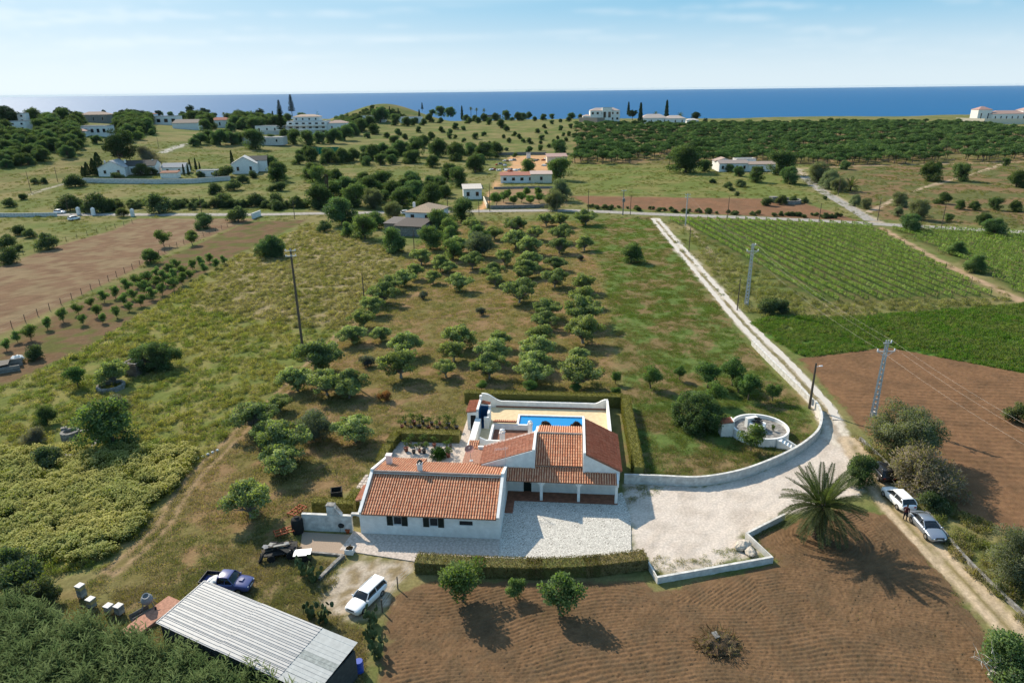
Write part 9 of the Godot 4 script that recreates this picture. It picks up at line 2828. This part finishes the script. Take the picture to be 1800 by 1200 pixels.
func make_far_buildings() -> void:
	M.fibre = mat(lc(0.70, 0.72, 0.70), 0.7, {"tex": M.mid, "scale": 0.4}) if not M.has("fibre") else M.fibre
	# roadside house and its sheds
	var h := villa("roadside_house", "white two storey house with tan hipped roof below the road", Vector2(-23.57, -193.74), -0.28, 8.5, 11.0, 4.6, "hip", {"rc": Color(0.50, 0.37, 0.26), "rh": 1.7, "win": 2, "floors": 2, "chim": [[-3.0, 2.0]]})
	for k in 3: side_window(h, Vector3(4.25, 2.6, -3.2 + 2.8 * k), 1.0, 1.2)
	villa("farm_shed", "low shed with dark sheet roof in front of the roadside house", Vector2(-25.98, -182.42), -0.28, 7.5, 8.0, 2.6, "mono", {"rc": Color(0.13, 0.11, 0.10), "rh": 0.7, "win": 0, "wall": M.concrete, "cat": "shed"})
	villa("farm_shed", "low shed with patched grey roof left of the dark shed", Vector2(-31.03, -187.47), -0.28, 5.0, 6.5, 2.3, "mono", {"rc": Color(0.20, 0.18, 0.165), "rh": 0.6, "win": 0, "wall": M.concrete, "cat": "shed"})
	# gatehouse, long cottage and yard
	h = villa("gatehouse", "small white flat roofed house at the entrance of the orange yard", Vector2(-13.62, -246.33), 0.1, 6.4, 9.0, 3.6, "mono", {"rc": Color(0.66, 0.60, 0.54), "rh": 0.5, "win": 2})
	h = villa("long_cottage", "long white cottage with faded red roof beside the orange yard", Vector2(3.11, -287.82), 0.0, 14.0, 5.0, 3.0, "mono", {"rc": Color(0.45, 0.19, 0.14), "rh": 0.8, "win": 4, "ww": 1.3})
	villa("cottage_annex", "cream annex with pale pink roof at the end of the cottage", Vector2(12.73, -287.02), 0.0, 8.6, 5.4, 3.5, "mono", {"rc": Color(0.60, 0.46, 0.40), "rh": 0.7, "win": 1, "wall": M.cream})
	villa("grey_hut", "hut with faded pink sheet roof behind the orange yard", Vector2(24.48, -370.34), 0.05, 10.5, 7.0, 2.8, "mono", {"rc": Color(0.50, 0.33, 0.29), "rh": 1.1, "win": 1, "wall": M.cream})
	villa("small_shed", "tiny white shed at the back of the orange yard", Vector2(10.32, -390.25), 0.0, 2.2, 2.0, 2.6, "flat", {"win": 0, "cat": "shed"})
	plain_wall("low dark wall along the road in front of the fruit plot", PackedVector2Array([Vector2(-6.47, -221.16), Vector2(4.17, -221.55), Vector2(16.20, -222.98)]), 1.1, M.concrete)
	plain_wall("wall behind the orange earth yard", PackedVector2Array([Vector2(-7.98, -408.32), Vector2(11.18, -410.34), Vector2(21.07, -409.46)]), 1.6, M.concrete)
	plain_wall("terrace wall below the long cottage", PackedVector2Array([Vector2(-6.36, -267.96), Vector2(7.29, -268.50), Vector2(17.16, -267.71)]), 0.8, M.concrete)
	plain_wall("cream gate wall at the entrance of the orange yard", PackedVector2Array([Vector2(-9.31, -239.38), Vector2(-7.61, -222.36)]), 1.4, M.cream)
	var r := RandomNumberGenerator.new()
	r.seed = 88
	for i in 26:
		var p: Vector2 = [Vector2(-4.74, -355.77), Vector2(-0.41, -375.52), Vector2(16.38, -377.13), Vector2(-7.67, -330.52), Vector2(2.27, -329.73), Vector2(18.24, -353.83), Vector2(-1.76, -330.06)][i % 7] + Vector2(r.randf_range(-3, 3), r.randf_range(-4, 4))
		var o := thing("rubble_pile", "rubble pile in the orange earth yard, %s in the heap line" % ordinal(i + 1), "rubble", g3(p), r.randf() * 3.0, "rubble piles of the orange yard")
		part("stones", blob(Vector3(0, 0.2, 0), Vector3(r.randf_range(0.6, 1.7), r.randf_range(0.4, 0.9), r.randf_range(0.6, 1.4)), 100 + i, 0.8, 7), [M.oldwhite, M.concrete, M.bark, M.white, M.rust][i % 5], o)
	# white farmstead on the right
	h = villa("farmstead", "rambling white farmstead with broken pale roofs before the grove", Vector2(101.27, -320.18), 0.0, 13.0, 7.0, 3.6, "gable_x", {"rc": Color(0.44, 0.36, 0.31), "rh": 1.2, "win": 4})
	add_block(h, Vector3(12.5, 0, 1.5), 12.0, 6.0, 3.2, "gable_x", {"rc": Color(0.50, 0.38, 0.30), "rh": 1.0, "win": 3})
	add_block(h, Vector3(8.0, 0, -7.0), 9.0, 6.0, 4.6, "flat", {"win": 2})
	add_block(h, Vector3(-2.0, 0, -7.0), 8.0, 6.0, 4.0, "gable_z", {"rc": Color(0.50, 0.37, 0.31), "rh": 1.3})
	plain_wall("white wall right of the white farmstead", PackedVector2Array([Vector2(116.47, -309.60), Vector2(123.03, -308.94)]), 1.3, M.white)
	# stone ruin in the field
	h = thing("stone_ruin", "low round stone ruin among scrub in the red field", "ruin", g3(Vector2(91.61, -226.94)))
	var mb := MB.new()
	mb.lathe(Vector3.ZERO, [[4.2, -0.2], [4.1, 1.1], [3.6, 1.1], [3.6, 0.3], [0.0, 0.35]], 20)
	mb.box(Vector3(-4.5, 0.9, -1.0), Vector3(2.2, 2.0, 2.0), Basis(Vector3.UP, 0.3), 0.05)
	part("wall", mb, M.concrete, h)
	# walled village on the left
	plain_wall("long white wall in front of the village houses", PackedVector2Array([Vector2(-177.62, -287.63), Vector2(-163.43, -287.30), Vector2(-146.84, -286.82), Vector2(-131.47, -289.10), Vector2(-119.54, -297.98)]), 1.9, M.oldwhite)
	h = villa("gabled_house", "white gabled house with chimneys behind the long village wall", Vector2(-174.11, -309.66), 0.15, 11.0, 10.0, 3.4, "gable_z", {"rc": Color(0.5, 0.5, 0.5), "rh": 3.0, "win": 2, "chim": [[-4.0, 0.0], [4.0, -1.0]]})
	add_block(h, Vector3(10.0, 0, -4.0), 13.0, 9.0, 3.6, "gable_x", {"rc": Color(0.10, 0.095, 0.09), "rh": 2.0, "win": 2, "chim": [[4.5, 0.0]]})
	villa("pool_pavilion", "open sided white pavilion with grey roof inside the village wall", Vector2(-152.48, -320.01), 0.1, 10.0, 7.0, 2.6, "gable_x", {"rc": Color(0.45, 0.45, 0.46), "rh": 1.6, "win": 2})
	villa("terrace_roof", "brown terrace roof beside the white pavilion", Vector2(-148.06, -304.70), 0.1, 7.0, 4.0, 2.2, "mono", {"rc": Color(0.28, 0.13, 0.09), "rh": 0.5, "win": 0})
	villa("low_annex", "low white annex between pavilion and gabled house", Vector2(-133.97, -311.38), 0.05, 9.0, 5.0, 2.4, "flat", {"win": 2})
	h = villa("gabled_house", "white house with steep front gable right of the village wall", Vector2(-122.32, -324.00), 0.25, 11.0, 9.0, 4.2, "gable_z", {"rc": Color(0.62, 0.62, 0.62), "rh": 3.2, "win": 2})
	add_block(h, Vector3(5.0, 0, -5.5), 9.0, 7.0, 5.0, "gable_x", {"rc": Color(0.14, 0.13, 0.12), "rh": 1.8, "win": 0})
	# hillside
	villa("tower_house", "white stepped house on the wooded hill at the far left", Vector2(-282.85, -414.76), 0.2, 9.0, 8.0, 5.0, "flat", {"win": 2, "floors": 2})
	villa("tower_block", "taller white wing of the stepped hill house", Vector2(-288.82, -427.62), 0.2, 4.5, 5.0, 8.0, "flat", {"win": 1, "floors": 3})
	villa("hill_villa", "white flat roofed villa on the wooded hill", Vector2(-243.95, -421.63), 0.05, 17.0, 9.0, 5.0, "flat", {"win": 5, "floors": 1, "ww": 1.6})
	villa("hill_annex", "small pink roofed annex left of the flat roofed villa", Vector2(-248.27, -414.17), 0.05, 7.0, 6.0, 2.6, "hip", {"rc": Color(0.52, 0.34, 0.28), "win": 0})
	villa("stone_villa", "brown stone villa behind the wooded hill", Vector2(-305.50, -532.70), 0.0, 20.0, 10.0, 6.0, "hip", {"rc": Color(0.45, 0.33, 0.26), "wall": M.concrete, "win": 3})
	villa("stone_villa", "beige villa above the flat roofed hill villa", Vector2(-304.47, -486.15), 0.1, 12.0, 9.0, 5.0, "hip", {"rc": Color(0.48, 0.36, 0.28), "wall": M.cream, "win": 2})
	villa("stone_villa", "small beige villa near the crest of the hill", Vector2(-763.62, -1177.21), 0.1, 10.0, 9.0, 5.0, "hip", {"rc": Color(0.5, 0.4, 0.32), "wall": M.cream, "win": 2})
	villa("hill_house", "pale roofed house among hillside trees", Vector2(-617.04, -1181.76), 0.0, 14.0, 9.0, 5.0, "hip", {"rc": Color(0.55, 0.42, 0.34), "wall": M.cream, "win": 2})
	villa("red_roof_house", "house with dark red roof near the skyline", Vector2(-580.83, -1170.80), 0.0, 14.0, 9.0, 5.0, "hip", {"rc": Color(0.30, 0.12, 0.09), "win": 2})
	villa("flat_villa", "white flat roofed villa above the sloping meadow", Vector2(-280.68, -585.02), 0.0, 24.0, 10.0, 6.5, "flat", {"win": 4, "floors": 1, "ww": 3.0})
	villa("barn", "barn with dark roof and white end wall", Vector2(-237.66, -528.19), 0.1, 18.0, 10.0, 4.5, "mono", {"rc": Color(0.20, 0.17, 0.15), "rh": 2.2, "win": 0})
	villa("red_roof_house", "white house with bright red roof among trees", Vector2(-235.65, -586.30), 0.1, 17.0, 10.0, 6.0, "hip", {"rc": Color(0.40, 0.16, 0.11), "win": 3})
	villa("long_house", "long low white house behind clipped dark trees", Vector2(-163.98, -448.85), 0.0, 44.0, 10.0, 3.6, "flat", {"win": 6, "wall": M.oldwhite})
	# large villa with balconies
	h = villa("balcony_villa", "large white three storey villa with balconies near the sea", Vector2(-155.66, -556.46), 0.0, 30.0, 14.0, 9.0, "flat", {"win": 6, "floors": 3, "ww": 2.2})
	add_block(h, Vector3(-1.0, 9.0, -1.0), 20.0, 10.0, 3.4, "hip", {"rc": Color(0.56, 0.42, 0.33), "rh": 1.6, "win": 4})
	add_block(h, Vector3(22.0, 0, -2.0), 15.0, 11.0, 7.5, "hip", {"rc": Color(0.5, 0.36, 0.3), "rh": 2.0, "win": 2})
	for f in 2:
		mb = MB.new()
		mb.box(Vector3(0, 3.0 + f * 3.0, 8.0), Vector3(30.0, 0.25, 2.0))
		mb.box(Vector3(0, 3.55 + f * 3.0, 8.9), Vector3(30.0, 0.9, 0.15))
		for k in 7: mb.box(Vector3(-14.6 + k * 4.87, 4.5 + f * 3.0, 8.85), Vector3(0.35, 3.0 if f == 0 else 2.6, 0.35))
		part("balcony", mb, M.white, h)
	plain_wall("long pale garden wall below the balcony villa", PackedVector2Array([Vector2(-182.96, -526.30), Vector2(-160.76, -536.02), Vector2(-136.84, -561.11)]), 3.0, M.oldwhite)
	villa("lower_wing", "low white wing left of the balcony villa", Vector2(-182.18, -549.74), 0.0, 24.0, 9.0, 5.0, "flat", {"win": 4})
	villa("hill_house", "white house at the foot of the coastal hill", Vector2(-138.32, -687.89), 0.0, 16.0, 10.0, 5.0, "flat", {"win": 3})
	villa("hill_house", "pale house below the coastal hill, right of the first", Vector2(-127.30, -687.26), 0.0, 18.0, 10.0, 5.0, "flat", {"win": 3, "wall": M.oldwhite})
	villa("hill_house", "low pale house between coastal hill and dotted slope", Vector2(-94.84, -688.40), 0.0, 22.0, 10.0, 5.0, "flat", {"win": 3})
	villa("dark_house", "low dark flat roofed house on the skyline", Vector2(-22.47, -961.49), 0.0, 22.0, 10.0, 4.0, "flat", {"rc": Color(0.12, 0.07, 0.05), "wall": M.concrete, "win": 3})
	# coastal villas on the right
	h = villa("coastal_mansion", "grand pale two storey mansion overlooking the sea", Vector2(109.89, -831.25), 0.0, 34.0, 14.0, 12.0, "hip", {"rc": Color(0.60, 0.48, 0.42), "rh": 3.0, "win": 6, "floors": 2, "ww": 2.4})
	add_block(h, Vector3(2.0, 0, 6.0), 11.0, 6.0, 15.0, "flat", {"win": 2, "ww": 3.0})
	add_block(h, Vector3(-20.0, 0, 0.0), 10.0, 10.0, 6.0, "hip", {"rc": Color(0.60, 0.48, 0.42), "win": 2})
	plain_wall("dark screen wall left of the coastal mansion", PackedVector2Array([Vector2(79.74, -819.92), Vector2(97.21, -792.19), Vector2(105.12, -790.12)]), 5.0, M.concrete)
	h = villa("coastal_bungalow", "white coastal bungalow with pale hipped roofs above the grove", Vector2(141.33, -703.94), 0.0, 26.0, 14.0, 6.0, "hip", {"rc": Color(0.66, 0.55, 0.48), "rh": 3.5, "win": 4})
	add_block(h, Vector3(20.0, 0, 2.0), 20.0, 12.0, 5.5, "hip", {"rc": Color(0.66, 0.55, 0.48), "rh": 2.6, "win": 3})
	villa("small_coastal_house", "small white house at the sea edge of the grove", Vector2(186.64, -732.32), 0.0, 12.0, 8.0, 3.5, "hip", {"rc": Color(0.7, 0.64, 0.58), "rh": 1.6, "win": 2})
	h = villa("bluff_house", "white house with pink roofs on the right bluff", Vector2(499.94, -722.25), 0.0, 34.0, 14.0, 8.0, "hip", {"rc": Color(0.55, 0.36, 0.30), "rh": 3.0, "win": 6})
	add_block(h, Vector3(-22.0, 0, -4.0), 14.0, 12.0, 12.0, "hip", {"rc": Color(0.55, 0.33, 0.28), "rh": 3.0, "win": 2})
	add_block(h, Vector3(24.0, 0, -2.0), 18.0, 12.0, 11.0, "hip", {"rc": Color(0.55, 0.36, 0.30), "rh": 3.0, "win": 3})
	plain_wall("cream retaining wall below the bluff house", PackedVector2Array([Vector2(443.73, -710.32), Vector2(454.69, -683.79), Vector2(487.62, -676.40), Vector2(510.62, -671.09)]), 5.0, M.cream)
	# roadside walls and gateposts on the left
	plain_wall("white wall end beside the main road", PackedVector2Array([Vector2(-78.28, -207.04), Vector2(-77.70, -212.92)]), 1.7, M.white)
	plain_wall("pale wall along the road at the far left", PackedVector2Array([Vector2(-170.98, -215.28), Vector2(-152.70, -214.61), Vector2(-142.37, -215.17)]), 1.2, M.oldwhite)
	for q in [[Vector2(-137.24, -217.97), "white gatepost left of the entrance"], [Vector2(-131.84, -216.72), "white gatepost right of the entrance"], [Vector2(-118.07, -214.07), "white post beside the pale crop plot"]]:
		var gp := thing("gatepost", q[1], "gatepost", g3(q[0]))
		mb = MB.new()
		mb.box(Vector3(0, 0.95, 0), Vector3(0.9, 2.1, 0.9), Basis.IDENTITY, 0.03)
		part("pillar", mb, M.white, gp)
		mb = MB.new()
		mb.lathe(Vector3(0, 2.0, 0), [[0.6, 0.0], [0.6, 0.12], [0.0, 0.5]], 4, Basis(Vector3.UP, PI / 4))
		part("cap", mb, M.white, gp)
	# tennis netting
	var tn := thing("green_netting", "green netting fence among dark trees", "netting", g3(Vector2(-106.67, -408.33)))
	mb = MB.new()
	mb.col = Color(0.02, 0.16, 0.09)
	mb.box(Vector3(0, 2.0, 0), Vector3(16, 4.0, 0.06))
	part("net", mb, M.vc, tn)
	mb = MB.new()
	for k in 5: mb.tube([Vector3(-8 + 4 * k, -0.1, 0.08), Vector3(-8 + 4 * k, 4.2, 0.08)], [0.06, 0.06], 6)
	part("posts", mb, M.steel, tn)
	# sail boat
	var sb := thing("sailing_boat", "tiny white sailing boat out on the sea", "boat", Vector3(-640, SEA_LEVEL, -2400))
	mb = MB.new()
	var rr: Array = []
	for i in 7:
		var t := i / 6.0
		var w := 2.2 * sin(PI * pow(t, 0.7)) + 0.1
		rr.append([Vector3(-7 + 14 * t, 1.6, -w), Vector3(-7 + 14 * t, -0.4, -w * 0.4), Vector3(-7 + 14 * t, -0.4, w * 0.4), Vector3(-7 + 14 * t, 1.6, w)])
	piece("hull", skin(rr, M.white), sb)
	mb = MB.new()
	mb.tube([Vector3(0, 1, 0), Vector3(0, 19, 0)], [0.2, 0.12], 6)
	part("mast", mb, M.steel, sb)
	mb = MB.new()
	slab(mb, [Vector3(0.2, 2.5, 0), Vector3(-6.5, 2.8, 0.8), Vector3(0.2, 18.5, 0)], Vector3(0, 0, 0.05))
	slab(mb, [Vector3(0.4, 17.0, 0), Vector3(6.5, 2.2, 0.2), Vector3(0.8, 2.6, 0.9)], Vector3(0, 0, 0.05))
	part("sails", mb, M.white, sb)

func side_window(root: Node3D, p: Vector3, w: float, h: float) -> void:
	var mb := MB.new()
	for q in [[h * 0.5, 0, 0.07, w + 0.12], [-h * 0.5, 0, 0.09, w + 0.2], [0, -w * 0.5, h, 0.07], [0, w * 0.5, h, 0.07]]:
		mb.box(p + Vector3(0.03, q[0], q[1]), Vector3(0.1, q[2], q[3]))
	var wn := part("window", mb, M.frame, root)
	var g := MB.new()
	g.box(p + Vector3(0.012, 0, 0), Vector3(0.02, h - 0.06, w - 0.06))
	part("pane", g, M.glass, wn)
